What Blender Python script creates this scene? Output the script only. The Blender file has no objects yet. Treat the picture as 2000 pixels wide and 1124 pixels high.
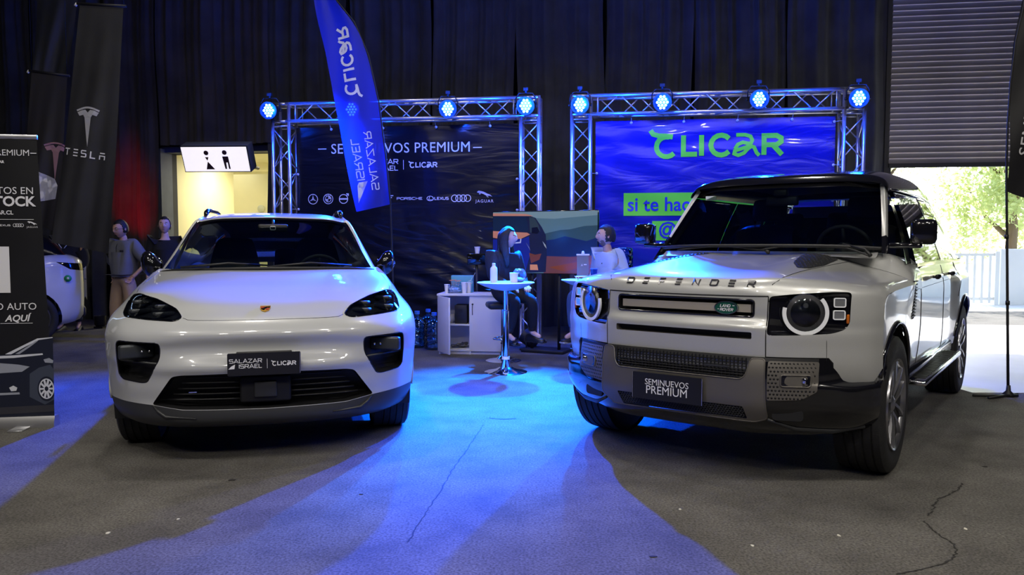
import bpy, bmesh, math, random
import numpy as np
from mathutils import Vector, Matrix, Quaternion
from mathutils.bvhtree import BVHTree
from mathutils.geometry import tessellate_polygon
R = math.radians
SC = bpy.context.scene
COL = SC.collection
random.seed(7)

# ------------------------------------------------------------------ camera
cam = bpy.data.cameras.new('camera')
cam.sensor_width = 36.0; cam.lens = 27.0; cam.clip_end = 400
cam_o = bpy.data.objects.new('camera', cam); COL.objects.link(cam_o)
cam_o.location = (0, 0, 1.35); cam_o.rotation_euler = (R(90 - 3.3), 0, 0)
SC.camera = cam_o

# ------------------------------------------------------------------ exposure, world, sun
SC.view_settings.view_transform = 'Standard'; SC.view_settings.look = 'None'
SC.view_settings.gamma = 1.0; SC.view_settings.exposure = 0.0
SC.view_settings.use_curve_mapping = False
W = bpy.data.worlds.new('sky'); SC.world = W; W.use_nodes = True
nt = W.node_tree; nt.nodes.clear()
sky = nt.nodes.new('ShaderNodeTexSky'); sky.sky_type = 'NISHITA'
sky.sun_disc = False; sky.sun_elevation = R(42); sky.sun_rotation = R(20)
bg = nt.nodes.new('ShaderNodeBackground'); bg.inputs[1].default_value = 1.15
wo = nt.nodes.new('ShaderNodeOutputWorld')
nt.links.new(sky.outputs[0], bg.inputs[0]); nt.links.new(bg.outputs[0], wo.inputs[0])

def light(name, kind, loc, power, color=(1, 1, 1), target=None, **kw):
    l = bpy.data.lights.new(name, kind); l.energy = power; l.color = color
    for k, v in kw.items(): setattr(l, k, v)
    o = bpy.data.objects.new(name, l); COL.objects.link(o); o.location = loc
    if target is not None:
        o.rotation_euler = (Vector(target) - Vector(loc)).to_track_quat('-Z', 'Y').to_euler()
    return o
light('sun', 'SUN', (20, 30, 30), 13.0, (1.0, .95, .86), (20 - 3.6, 30 - 9.8, 30 - 10.5), angle=R(.6))
# hall lighting: rows of round high-bay lamps under the roof
WARM = (1.0, .94, .85)
for x_, y_, p_ in [(-5.0, -4.5, 54), (-1.7, -4.5, 65), (1.7, -4.5, 65), (5.0, -4.5, 54), (-4.2, .2, 65), (-1.2, .2, 54), (2.0, .2, 54), (5.0, .2, 65), (-2.6, 6.6, 65), (1.6, 6.9, 55)]:
    light('high_bay_lamp', 'AREA', (x_, y_, 7.6), p_, WARM, (x_ * .55, y_ * .5 + 3.0, 0), shape='DISK', size=.42, spread=R(125))
# ------------------------------------------------------------------ materials
MATS = {}
def mat(name, col, rough=.5, metal=0., coat=0., emit=None, es=0., alpha=1., trans=0., ior=1.45, spec=.5, bump=None, noise=None, sheen=0., aniso=0.):
    """noise=(scale, amount) varies the colour; bump=(scale, strength)"""
    if name in MATS: return MATS[name]
    m = bpy.data.materials.new(name); m.use_nodes = True
    n = m.node_tree.nodes; b = n['Principled BSDF']; L = m.node_tree.links
    b.inputs['Base Color'].default_value = (*col, 1)
    b.inputs['Roughness'].default_value = rough; b.inputs['Metallic'].default_value = metal
    b.inputs['Coat Weight'].default_value = coat; b.inputs['Coat Roughness'].default_value = .04
    b.inputs['IOR'].default_value = ior; b.inputs['Transmission Weight'].default_value = trans
    b.inputs['Specular IOR Level'].default_value = spec
    b.inputs['Sheen Weight'].default_value = sheen
    if emit: b.inputs['Emission Color'].default_value = (*emit, 1); b.inputs['Emission Strength'].default_value = es
    if alpha < 1: b.inputs['Alpha'].default_value = alpha
    tc = n.new('ShaderNodeTexCoord')
    if noise:
        t = n.new('ShaderNodeTexNoise'); t.inputs['Scale'].default_value = noise[0]; t.inputs['Detail'].default_value = 6
        mr = n.new('ShaderNodeMapRange'); mr.inputs[1].default_value = .3; mr.inputs[2].default_value = .7
        mr.inputs[3].default_value = 1 - noise[1]; mr.inputs[4].default_value = 1 + noise[1]
        mx = n.new('ShaderNodeMix'); mx.data_type = 'RGBA'; mx.blend_type = 'MULTIPLY'; mx.inputs[0].default_value = 1
        mx.inputs[6].default_value = (*col, 1)
        L.new(tc.outputs['Object'], t.inputs[0]); L.new(t.outputs[0], mr.inputs[0]); L.new(mr.outputs[0], mx.inputs[7]); L.new(mx.outputs[2], b.inputs['Base Color'])
    if bump:
        t = n.new('ShaderNodeTexNoise'); t.inputs['Scale'].default_value = bump[0]; t.inputs['Detail'].default_value = 4
        bp = n.new('ShaderNodeBump'); bp.inputs['Strength'].default_value = bump[1]; bp.inputs['Distance'].default_value = .01
        L.new(tc.outputs['Object'], t.inputs[0]); L.new(t.outputs[0], bp.inputs['Height']); L.new(bp.outputs[0], b.inputs['Normal'])
    MATS[name] = m
    return m

def glass_mat(name, tint, refl=.12, rough=.02):
    """thin sheet: tinted see-through plus a mirror-like coat"""
    if name in MATS: return MATS[name]
    m = bpy.data.materials.new(name); m.use_nodes = True; n = m.node_tree.nodes; L = m.node_tree.links; n.clear()
    o = n.new('ShaderNodeOutputMaterial'); mx = n.new('ShaderNodeMixShader'); t = n.new('ShaderNodeBsdfTransparent'); g = n.new('ShaderNodeBsdfGlossy')
    t.inputs[0].default_value = (*tint, 1); g.inputs['Roughness'].default_value = rough; g.inputs[0].default_value = (1, 1, 1, 1)
    f = n.new('ShaderNodeFresnel'); f.inputs[0].default_value = 1.5
    mm = n.new('ShaderNodeMath'); mm.operation = 'MULTIPLY_ADD'; mm.inputs[1].default_value = 1.0; mm.inputs[2].default_value = refl - .04
    mm.use_clamp = True
    L.new(f.outputs[0], mm.inputs[0]); L.new(mm.outputs[0], mx.inputs[0]); L.new(t.outputs[0], mx.inputs[1]); L.new(g.outputs[0], mx.inputs[2]); L.new(mx.outputs[0], o.inputs[0])
    MATS[name] = m
    return m

def ramp_noise_mat(name, stops, scale, rough=.9, detail=8, bump=None, stretch=(1, 1, 1), wscale=None, coat=0.):
    if name in MATS: return MATS[name]
    m = bpy.data.materials.new(name); m.use_nodes = True; n = m.node_tree.nodes; L = m.node_tree.links; b = n['Principled BSDF']
    tc = n.new('ShaderNodeTexCoord'); mp = n.new('ShaderNodeMapping'); mp.inputs['Scale'].default_value = stretch
    t = n.new('ShaderNodeTexNoise'); t.inputs['Scale'].default_value = scale; t.inputs['Detail'].default_value = detail; t.inputs['Roughness'].default_value = .65
    r = n.new('ShaderNodeValToRGB'); r.color_ramp.elements[0].position = stops[0][0]; r.color_ramp.elements[0].color = (*stops[0][1], 1)
    r.color_ramp.elements[1].position = stops[-1][0]; r.color_ramp.elements[1].color = (*stops[-1][1], 1)
    for p, c in stops[1:-1]:
        e = r.color_ramp.elements.new(p); e.color = (*c, 1)
    L.new(tc.outputs['Object'], mp.inputs[0]); L.new(mp.outputs[0], t.inputs[0]); L.new(t.outputs[0], r.inputs[0]); L.new(r.outputs[0], b.inputs['Base Color'])
    b.inputs['Roughness'].default_value = rough; b.inputs['Coat Weight'].default_value = coat
    if bump:
        t2 = n.new('ShaderNodeTexNoise'); t2.inputs['Scale'].default_value = bump[0]; t2.inputs['Detail'].default_value = 3
        bp = n.new('ShaderNodeBump'); bp.inputs['Strength'].default_value = bump[1]; bp.inputs['Distance'].default_value = .01
        L.new(mp.outputs[0], t2.inputs[0]); L.new(t2.outputs[0], bp.inputs['Height']); L.new(bp.outputs[0], b.inputs['Normal'])
    MATS[name] = m
    return m

# ------------------------------------------------------------------ objects
def link(name, me, mats, parent=None, loc=None, rot=None):
    o = bpy.data.objects.new(name, me); COL.objects.link(o)
    for m in (mats if isinstance(mats, (list, tuple)) else [mats]):
        if m is not None: me.materials.append(m)
    if parent is not None: o.parent = parent
    if loc is not None: o.location = loc
    if rot is not None: o.rotation_euler = rot
    return o
def tag(o, label, cat, group=None):
    o['label'] = label; o['category'] = cat
    if group: o['group'] = group
    return o
def thing(name, label, cat, loc=(0, 0, 0), rz=0., group=None, rot=None):
    o = bpy.data.objects.new(name, None); COL.objects.link(o); o.location = loc
    o.rotation_euler = rot if rot is not None else (0, 0, rz); o.empty_display_size = .1
    return tag(o, label, cat, group)
def struct(o): o['kind'] = 'structure'; return o
def stuff(o): o['kind'] = 'stuff'; return o
def copy_tree(o, parent=None, loc=None, rot=None, label=None):
    c = o.copy(); COL.objects.link(c)
    if parent is not None: c.parent = parent
    if loc is not None: c.location = loc
    if rot is not None: c.rotation_euler = rot
    if label: c['label'] = label
    for ch in list(o.children): copy_tree(ch, c)
    return c

class MB:
    """collects shapes, builds one mesh object"""
    def __init__(s): s.v = []; s.f = []; s.m = []; s.s = []
    def add(s, vs, fs, mi=0, sm=False, T=None):
        k = len(s.v)
        if T is not None: vs = [T @ Vector(v) for v in vs]
        s.v += [tuple(v) for v in vs]; s.f += [[i + k for i in f] for f in fs]
        s.m += [mi] * len(fs); s.s += [sm] * len(fs); return s
    def box(s, c, d, mi=0, T=None, bev=0., rot=None):
        x, y, z = d[0] / 2, d[1] / 2, d[2] / 2
        M_ = Matrix.Translation(c)
        if rot is not None: M_ = M_ @ Matrix.Rotation(rot[1], 4, rot[0])
        if T is not None: M_ = T @ M_
        if bev <= 0:
            vs = [(a * x, b * y, e * z) for a in (-1, 1) for b in (-1, 1) for e in (-1, 1)]
            fs = [(0, 1, 3, 2), (4, 6, 7, 5), (0, 4, 5, 1), (2, 3, 7, 6), (0, 2, 6, 4), (1, 5, 7, 3)]
            return s.add(vs, fs, mi, False, M_)
        bm = bmesh.new(); bmesh.ops.create_cube(bm, size=1)
        for v in bm.verts: v.co = Vector((v.co.x * d[0], v.co.y * d[1], v.co.z * d[2]))
        bmesh.ops.bevel(bm, geom=bm.edges[:], offset=min(bev, min(d) * .49), segments=2, affect='EDGES', profile=.5)
        bm.verts.index_update(); s.add([v.co.copy() for v in bm.verts], [[v.index for v in f.verts] for f in bm.faces], mi, True, M_); bm.free(); return s
    def tube(s, pts, r, n=8, mi=0, closed=False, T=None, caps=True, sm=True):
        P = [Vector(p) for p in pts]; N = len(P); rs = r if isinstance(r, (list, tuple)) else [r] * N
        t0 = (P[1] - P[0]).normalized(); up = Vector((0, 0, 1)) if abs(t0.z) < .9 else Vector((1, 0, 0))
        nrm = t0.cross(up).normalized(); vs = []; pt = t0
        for i in range(N):
            if closed: t = (P[(i + 1) % N] - P[i - 1]).normalized()
            elif i == 0: t = t0
            elif i == N - 1: t = (P[i] - P[i - 1]).normalized()
            else: t = ((P[i + 1] - P[i]).normalized() + (P[i] - P[i - 1]).normalized()).normalized()
            nrm = pt.rotation_difference(t) @ nrm; pt = t; bn = t.cross(nrm)
            for k in range(n):
                a = 2 * math.pi * k / n; vs.append(P[i] + (nrm * math.cos(a) + bn * math.sin(a)) * rs[i])
        fs = []
        for i in range(N if closed else N - 1):
            j = (i + 1) % N
            for k in range(n): fs.append((i * n + k, i * n + (k + 1) % n, j * n + (k + 1) % n, j * n + k))
        if caps and not closed: fs.append(tuple(range(n - 1, -1, -1))); fs.append(tuple((N - 1) * n + k for k in range(n)))
        return s.add(vs, fs, mi, sm, T)
    def lathe(s, prof, n=24, mi=0, T=None, sm=True, closed=False, arc=None):
        vs = []; a1 = arc or 2 * math.pi; cols = n if arc is None else n + 1
        for k in range(cols):
            a = a1 * k / n
            for r, z in prof: vs.append((r * math.cos(a), r * math.sin(a), z))
        m = len(prof); fs = []
        for k in range(n):
            j = (k + 1) % cols
            for i in range(m if closed else m - 1):
                i2 = (i + 1) % m; fs.append((k * m + i, j * m + i, j * m + i2, k * m + i2))
        if not closed:
            if prof[0][0] > 1e-5 and arc is None: fs.append(tuple(k * m for k in range(n - 1, -1, -1)))
            if prof[-1][0] > 1e-5 and arc is None: fs.append(tuple(k * m + m - 1 for k in range(n)))
        return s.add(vs, fs, mi, sm, T)
    def prism(s, poly, z0, z1, mi=0, T=None, sm=False, holes=()):
        loops = [list(poly)] + [list(h) for h in holes]; flat = [p for l in loops for p in l]
        tr = tessellate_polygon([[Vector((p[0], p[1], 0)) for p in l] for l in loops]); n = len(flat)
        vs = [(p[0], p[1], z0) for p in flat] + [(p[0], p[1], z1) for p in flat]; fs = []
        for t in tr: fs.append(tuple(t)); fs.append(tuple(i + n for i in reversed(t)))
        k = 0
        for l in loops:
            m = len(l)
            for i in range(m):
                j = (i + 1) % m; fs.append((k + i, k + j, k + j + n, k + i + n))
            k += m
        return s.add(vs, fs, mi, sm, T)
    def grid(s, P, mi=0, sm=True, T=None, closed_u=False, closed_v=False):
        """P: array (rows, cols, 3)"""
        nv, nu = P.shape[:2]; fs = []
        for j in range(nv if closed_v else nv - 1):
            for i in range(nu if closed_u else nu - 1):
                a = j * nu + i; b = j * nu + (i + 1) % nu; c = ((j + 1) % nv) * nu + (i + 1) % nu; d = ((j + 1) % nv) * nu + i
                fs.append((a, b, c, d))
        return s.add([tuple(map(float, p)) for p in P.reshape(-1, 3)], fs, mi, sm, T)
    def mesh(s, name, recalc=True, merge=0.):
        me = bpy.data.meshes.new(name); me.from_pydata(s.v, [], s.f)
        me.polygons.foreach_set('material_index', s.m); me.polygons.foreach_set('use_smooth', s.s)
        if recalc or merge:
            bm = bmesh.new(); bm.from_mesh(me)
            if merge: bmesh.ops.remove_doubles(bm, verts=bm.verts, dist=merge)
            if recalc: bmesh.ops.recalc_face_normals(bm, faces=bm.faces)
            bm.to_mesh(me); bm.free()
        me.update(); return me
    def build(s, name, mats, parent=None, loc=None, rot=None, recalc=True, auto=None, merge=0.):
        me = s.mesh(name, recalc, merge); o = link(name, me, mats, parent, loc, rot)
        if auto is not None: auto_smooth(me, auto)
        return o
def auto_smooth(me, ang=35):
    """mark sharp edges by angle"""
    bm = bmesh.new(); bm.from_mesh(me)
    for e in bm.edges:
        if len(e.link_faces) == 2 and e.calc_face_angle(0) > R(ang): e.smooth = False
    for f in bm.faces: f.smooth = True
    bm.to_mesh(me); bm.free()

def TR(x, y, z, rz=0., ry=0., rx=0., s=1.):
    return Matrix.Translation((x, y, z)) @ Matrix.Rotation(rz, 4, 'Z') @ Matrix.Rotation(ry, 4, 'Y') @ Matrix.Rotation(rx, 4, 'X') @ Matrix.Scale(s, 4)
def rrect(w, h, r, n=5, cx=0, cy=0):
    out = []
    for sx, sy, a0 in ((1, 1, 0), (-1, 1, 90), (-1, -1, 180), (1, -1, 270)):
        for k in range(n + 1):
            a = R(a0 + 90 * k / n); out.append((cx + sx * (w / 2 - r) + r * math.cos(a), cy + sy * (h / 2 - r) + r * math.sin(a)))
    return out
def circ(r, n=24, cx=0, cy=0, a0=0, a1=360, ry=None):
    m = n if a1 - a0 >= 360 else n + 1
    return [(cx + r * math.cos(R(a0 + (a1 - a0) * k / n)), cy + (ry or r) * math.sin(R(a0 + (a1 - a0) * k / n))) for k in range(m)]

# ------------------------------------------------------------------ splines
def nspl(t, Y, tq):
    """natural cubic spline through Y (n, k) at t, evaluated at tq"""
    t = np.asarray(t, float); Y = np.asarray(Y, float); n = len(t); h = np.diff(t); A = np.zeros((n, n)); B = np.zeros((n,) + Y.shape[1:])
    A[0, 0] = A[-1, -1] = 1
    for i in range(1, n - 1):
        A[i, i - 1] = h[i - 1]; A[i, i] = 2 * (h[i - 1] + h[i]); A[i, i + 1] = h[i]
        B[i] = 6 * ((Y[i + 1] - Y[i]) / h[i] - (Y[i] - Y[i - 1]) / h[i - 1])
    M_ = np.linalg.solve(A, B.reshape(n, -1)).reshape(B.shape)
    tq = np.clip(np.asarray(tq, float), t[0], t[-1]); i = np.clip(np.searchsorted(t, tq, side='right') - 1, 0, n - 2)
    sh = (len(tq),) + (1,) * (Y.ndim - 1); hi = h[i].reshape(sh); a = ((t[i + 1] - tq)).reshape(sh); b = (tq - t[i]).reshape(sh)
    return M_[i] * a ** 3 / (6 * hi) + M_[i + 1] * b ** 3 / (6 * hi) + (Y[i] / hi - M_[i] * hi / 6) * a + (Y[i + 1] / hi - M_[i + 1] * hi / 6) * b
def chord(P):
    d = np.linalg.norm(np.diff(P, axis=0), axis=-1); d = d.reshape(d.shape[0], -1).mean(1); return np.concatenate([[0], np.cumsum(np.maximum(d, 1e-4))])
def surf(P, nu, nv):
    """tensor spline surface through control grid P (rows, cols, 3)"""
    P = np.asarray(P, float); tv = chord(P); tu = chord(P.transpose(1, 0, 2))
    Q = nspl(tv, P, np.linspace(0, tv[-1], nv)); Q = nspl(tu, Q.transpose(1, 0, 2), np.linspace(0, tu[-1], nu)).transpose(1, 0, 2)
    return Q
def curve(pts, n, closed=False):
    P = np.asarray(pts, float)
    if closed: P = np.vstack([P[-3:], P, P[:4]])
    t = chord(P)
    if closed: return nspl(t, P, np.linspace(t[3], t[-4], n + 1)[:-1])
    return nspl(t, P, np.linspace(0, t[-1], n))
def mirror_rows(P):
    """P half rows (cols from y=0 outwards) -> full width"""
    P = np.asarray(P, float); Q = P[:, :0:-1].copy(); Q[..., 1] *= -1; return np.concatenate([Q, P], 1)

class Skin:
    """a smooth reference surface: ray casts, normals, cutting outlines out of it"""
    def __init__(s, G):
        s.G = G; nv, nu = G.shape[:2]; V = G.reshape(-1, 3)
        tri = []
        for j in range(nv - 1):
            for i in range(nu - 1):
                a = j * nu + i; tri += [(a, a + 1, a + nu + 1), (a, a + nu + 1, a + nu)]
        s.tri = tri; s.V = V; s.bvh = BVHTree.FromPolygons([Vector(v) for v in V.tolist()], tri)
        du = np.gradient(G, axis=1); dv = np.gradient(G, axis=0); N = np.cross(du, dv); N /= np.maximum(np.linalg.norm(N, axis=-1, keepdims=True), 1e-9)
        s.N = N.reshape(-1, 3)
        bm = bmesh.new(); vs = [bm.verts.new(v) for v in V.tolist()]
        for j in range(nv - 1):
            for i in range(nu - 1):
                a = j * nu + i
                try: bm.faces.new((vs[a], vs[a + 1], vs[a + nu + 1], vs[a + nu]))
                except ValueError: pass
        s.bm = bm
    def flipto(s, d):
        """make the normals face direction d on average"""
        if (s.N @ np.array(d)).sum() < 0: s.N = -s.N
        return s
    def normal(s, co):
        p, n, i, d = s.bvh.find_nearest(co)
        a, b, c = s.tri[i]; A, B, C = (Vector(s.V[k]) for k in (a, b, c)); v0 = B - A; v1 = C - A; v2 = p - A
        d00 = v0.dot(v0); d01 = v0.dot(v1); d11 = v1.dot(v1); d20 = v2.dot(v0); d21 = v2.dot(v1); den = d00 * d11 - d01 * d01
        if abs(den) < 1e-14: return Vector(s.N[a])
        v = (d11 * d20 - d01 * d21) / den; w = (d00 * d21 - d01 * d20) / den
        return Vector(s.N[a] * (1 - v - w) + s.N[b] * v + s.N[c] * w).normalized()
    def hit(s, a, b, ax='x'):
        """project (a,b) along the axis on to the surface; ax='x': (y,z) seen from +x; 'y': (x,z) seen from +y; 'z': (x,y) from above"""
        if ax == 'x': o, d = Vector((3, a, b)), Vector((-1, 0, 0))
        elif ax == 'y': o, d = Vector((a, 3, b)), Vector((0, -1, 0))
        elif ax == '-y': o, d = Vector((a, -3, b)), Vector((0, 1, 0))
        else: o, d = Vector((a, b, 4)), Vector((0, 0, -1))
        p, n, i, t = s.bvh.ray_cast(o, d)
        if p is None: p, n, i, t = s.bvh.find_nearest(Vector((.6, a, b)) if ax == 'x' else (Vector((a, .97 if ax == 'y' else -.97, b)) if 'y' in ax else Vector((a, b, 1.1))))
        return p
    def line(s, pts, ax='x', step=.03):
        out = []
        for (a, b), (c, d) in zip(pts[:-1], pts[1:]):
            n = max(1, int(math.hypot(c - a, d - b) / step))
            for k in range(n): out.append(s.hit(a + (c - a) * k / n, b + (d - b) * k / n, ax))
        out.append(s.hit(*pts[-1], ax)); return out
    def cut(s, poly, ax='x', cond=None):
        """split faces along the outline and take the inside faces out; returns a bmesh of them"""
        bm = s.bm; I = {'x': (1, 2), 'y': (0, 2), 'z': (0, 1)}[ax]; n = len(poly)
        lo = [min(p[k] for p in poly) - .02 for k in (0, 1)]; hi = [max(p[k] for p in poly) + .02 for k in (0, 1)]
        def near(f):
            c = f.calc_center_median(); return lo[0] - .06 < c[I[0]] < hi[0] + .06 and lo[1] - .06 < c[I[1]] < hi[1] + .06 and (cond is None or cond(c))
        for k in range(n):
            a = poly[k]; b = poly[(k + 1) % n]; d = (b[0] - a[0], b[1] - a[1]); L_ = math.hypot(*d)
            if L_ < 1e-6: continue
            no = Vector((0, 0, 0)); no[I[0]] = -d[1] / L_; no[I[1]] = d[0] / L_; co = Vector((0, 0, 0)); co[I[0]] = a[0]; co[I[1]] = a[1]
            fs = []
            for f in bm.faces:
                c = f.calc_center_median()
                if cond is not None and not cond(c): continue
                t = ((c[I[0]] - a[0]) * d[0] + (c[I[1]] - a[1]) * d[1]) / L_; q = abs((c[I[0]] - a[0]) * no[I[0]] + (c[I[1]] - a[1]) * no[I[1]])
                if -.05 < t < L_ + .05 and q < .08: fs.append(f)
            if not fs: continue
            g = set(fs)
            for f in fs: g.update(f.edges); g.update(f.verts)
            bmesh.ops.bisect_plane(bm, geom=list(g), dist=1e-5, plane_co=co, plane_no=no)
        def inside(x, y):
            r = False; j = n - 1
            for i in range(n):
                if (poly[i][1] > y) != (poly[j][1] > y) and x < (poly[j][0] - poly[i][0]) * (y - poly[i][1]) / (poly[j][1] - poly[i][1]) + poly[i][0]: r = not r
                j = i
            return r
        ins = [f for f in bm.faces if near(f) and inside(f.calc_center_median()[I[0]], f.calc_center_median()[I[1]])]
        out = bmesh.new(); mp = {}
        for f in ins:
            for v in f.verts:
                if v not in mp: mp[v] = out.verts.new(v.co)
            out.faces.new([mp[v] for v in f.verts])
        bmesh.ops.delete(bm, geom=ins, context='FACES')
        return out
    def finish(s, bm, name, m, parent=None, offset=0., thick=None):
        """bmesh -> object with the normals of the smooth surface"""
        bm.normal_update(); ns = {}
        for v in bm.verts: ns[v] = s.normal(v.co)
        # face winding to agree
        fl = [f for f in bm.faces if sum((ns[v].dot(f.normal) for v in f.verts)) < 0]
        if fl: bmesh.ops.reverse_faces(bm, faces=fl)
        bm.verts.index_update(); N = [tuple(ns[v]) for v in bm.verts]
        if offset:
            for v in bm.verts: v.co += ns[v] * offset
        me = bpy.data.meshes.new(name); bm.to_mesh(me)
        for p in me.polygons: p.use_smooth = True
        me.normals_split_custom_set_from_vertices(N)
        return link(name, me, m, parent)

def wall_band(s_pts, inward, name, m, parent, shrink=1., cen=None, mb=None):
    """band from a closed loop of 3D points, pushed by vector 'inward' (recess wall)"""
    P = [Vector(p) for p in s_pts]; c = sum(P, Vector()) / len(P) if cen is None else Vector(cen); inw = Vector(inward)
    Q = [c + (p - c) * shrink + inw for p in P]; n = len(P); mb = mb or MB()
    mb.add(P + Q, [(i, (i + 1) % n, (i + 1) % n + n, i + n) for i in range(n)], 0, False)
    if name is None: return Q
    o = mb.build(name, m, parent, auto=50); return o, Q
def fill(mb, P, mi=0, sm=False):
    """fill loop of 3D points with triangles (projected on y,z)"""
    tr = tessellate_polygon([[Vector(p) for p in P]]); mb.add(P, [tuple(t) for t in tr], mi, sm)
def densify(poly, step=.02, closed=True):
    out = []; n = len(poly)
    for k in range(n if closed else n - 1):
        a = poly[k]; b = poly[(k + 1) % n]; m = max(1, int(math.hypot(b[0] - a[0], b[1] - a[1]) / step))
        out += [(a[0] + (b[0] - a[0]) * i / m, a[1] + (b[1] - a[1]) * i / m) for i in range(m)]
    if not closed: out.append(poly[-1])
    return out
def round_poly(poly, r=.02, n=4):
    """round the corners of a polygon"""
    out = []; N = len(poly)
    for i in range(N):
        p = Vector(poly[i]); a = Vector(poly[i - 1]); b = Vector(poly[(i + 1) % N]); d = min(r, (a - p).length * .45, (b - p).length * .45)
        A = p + (a - p).normalized() * d; B = p + (b - p).normalized() * d
        for k in range(n + 1):
            t = k / n; q = A * (1 - t) ** 2 + p * 2 * t * (1 - t) + B * t * t; out.append((q.x, q.y))
    return out
def mir(poly): return [(-a, b) for a, b in reversed(poly)]

# ------------------------------------------------------------------ lettering
def text_mesh(txt, size, depth=.0, align='CENTER', shear=0., space=1., bold=0., xs=1.):
    c = bpy.data.curves.new('lettering', 'FONT'); c.body = txt; c.size = size; c.extrude = depth / 2; c.align_x = align; c.align_y = 'CENTER'
    c.shear = shear; c.space_character = space; c.offset = bold; c.resolution_u = 3
    o = bpy.data.objects.new('lettering', c); COL.objects.link(o)
    dg = bpy.context.evaluated_depsgraph_get(); me = bpy.data.meshes.new_from_object(o.evaluated_get(dg)); me.name = 'lettering'
    bpy.data.objects.remove(o); bpy.data.curves.remove(c)
    if xs != 1:
        for v in me.vertices: v.co.x *= xs
    me.materials.clear(); return me
def text(name, txt, size, m, parent, T, depth=.0, **kw):
    me = text_mesh(txt, size, depth, **kw); me.transform(T); return link(name, me, m, parent)

# stroke letters on a unit box (width w, height 1)
def arcp(cx, cy, rx, ry, a0, a1, n=8): return [(cx + rx * math.cos(R(a0 + (a1 - a0) * k / n)), cy + ry * math.sin(R(a0 + (a1 - a0) * k / n))) for k in range(n + 1)]
GL = {
 'S': (.8, [[(.78, .95), (.12, .95), (.02, .88), (.02, .6), (.1, .52), (.7, .52), (.78, .45), (.78, .12), (.7, .05), (0, .05)]]),
 'A': (.9, [[(0, 0), (.45, 1), (.9, 0)], [(.2, .3), (.62, .3)]]),
 'L': (.65, [[(.03, 1), (.03, .05), (.65, .05)]]), 'Z': (.8, [[(0, .95), (.78, .95), (.02, .05), (.8, .05)]]),
 'R': (.8, [[(.03, 0), (.03, .95), (.68, .95), (.78, .87), (.78, .55), (.68, .47), (.05, .47)], [(.45, .45), (.8, 0)]]),
 'I': (.06, [[(.03, 0), (.03, 1)]]), 'E': (.7, [[(.7, .95), (.03, .95), (.03, .05), (.7, .05)], [(.03, .5), (.6, .5)]]),
 'e': (.7, [[(.7, .95), (.0, .95)], [(.7, .5), (0, .5)], [(.7, .05), (0, .05)]]),
 'T': (.8, [[(0, .95), (.8, .95)], [(.4, .9), (.4, 0)]]), 'Λ': (.9, [[(.05, .95), (.85, .95)], [(.05, 0), (.05, .55), (.85, .55), (.85, 0)]]),
 'D': (.85, [[(0, .05), (0, .95), (.68, .95), (.85, .8), (.85, .2), (.68, .05), (0, .05)]]),
 'F': (.7, [[(.7, .95), (.03, .95), (.03, 0)], [(.03, .5), (.6, .5)]]), 'N': (.8, [[(.03, 0), (.03, .98), (.77, .02), (.77, 1)]]),
 'P': (.8, [[(.03, 0), (.03, .95), (.68, .95), (.78, .85), (.78, .52), (.68, .44), (.05, .44)]]),
 'O': (.9, [[(.15, .95), (.75, .95), (.9, .8), (.9, .2), (.75, .05), (.15, .05), (0, .2), (0, .8), (.15, .95)]]),
 'C': (.8, [[(.8, .95), (.15, .95), (0, .8), (0, .2), (.15, .05), (.8, .05)]]),
 'H': (.8, [[(.03, 0), (.03, 1)], [(.77, 0), (.77, 1)], [(.03, .5), (.77, .5)]]), 'X': (.8, [[(0, 0), (.8, 1)], [(0, 1), (.8, 0)]]),
 'U': (.8, [[(0, 1), (0, .2), (.15, .05), (.65, .05), (.8, .2), (.8, 1)]]), 'V': (.9, [[(0, 1), (.45, 0), (.9, 1)]]), ' ': (.5, []),
 # the rounded letters of the green name
 'c': (.95, [[(-.22, 1.27), (-.1, 1.08), (.15, 1.0), (.5, .98), (.8, .93)], arcp(.52, .46, .46, .48, 75, 318, 12)]), 'l': (.62, [[(.0, 1), (.0, .08), (.62, .08)]]),
 'i': (.05, [[(0, 0), (0, 1)]]), 'o': (.9, [arcp(.5, .5, .46, .48, 40, 320, 12)]),
 'a': (1.2, [[(.1, .98), (.5, .98), (.74, .9), (.82, .72), (.74, .52), (.55, .38), (.3, .3), (.05, .22), (.02, .08), (.2, 0), (.45, .1), (.62, .3), (.78, .42), (.9, .38), (1.02, .1), (1.14, -.02)], [(.78, .42), (.66, .56), (.4, .62), (.18, .52), (.05, .3)]]),
 'r': (.85, [[(0, 0), (0, .92), (.55, .92), (.75, .8), (.75, .62), (.55, .48), (.1, .48)], [(.4, .46), (.8, 0)]]),
}
def strokes(mb, txt, h, w=.16, gap=.22, z=.0, depth=.004, mi=0, T=None, center=True, xs=1., shear=0.):
    """flat lettering made of thick strokes"""
    tot = sum(GL[c][0] * h * xs + gap * h for c in txt) - gap * h; x = -tot / 2 if center else 0
    for c in txt:
        wd, ls = GL[c]
        for l in ls:
            pts = [Vector((x + p[0] * h * xs + shear * (p[1] - .5) * h, (p[1] - .5) * h)) for p in l]
            ribbon(mb, pts, w * h, z, depth, mi, T)
        x += wd * h * xs + gap * h
    return tot
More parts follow.
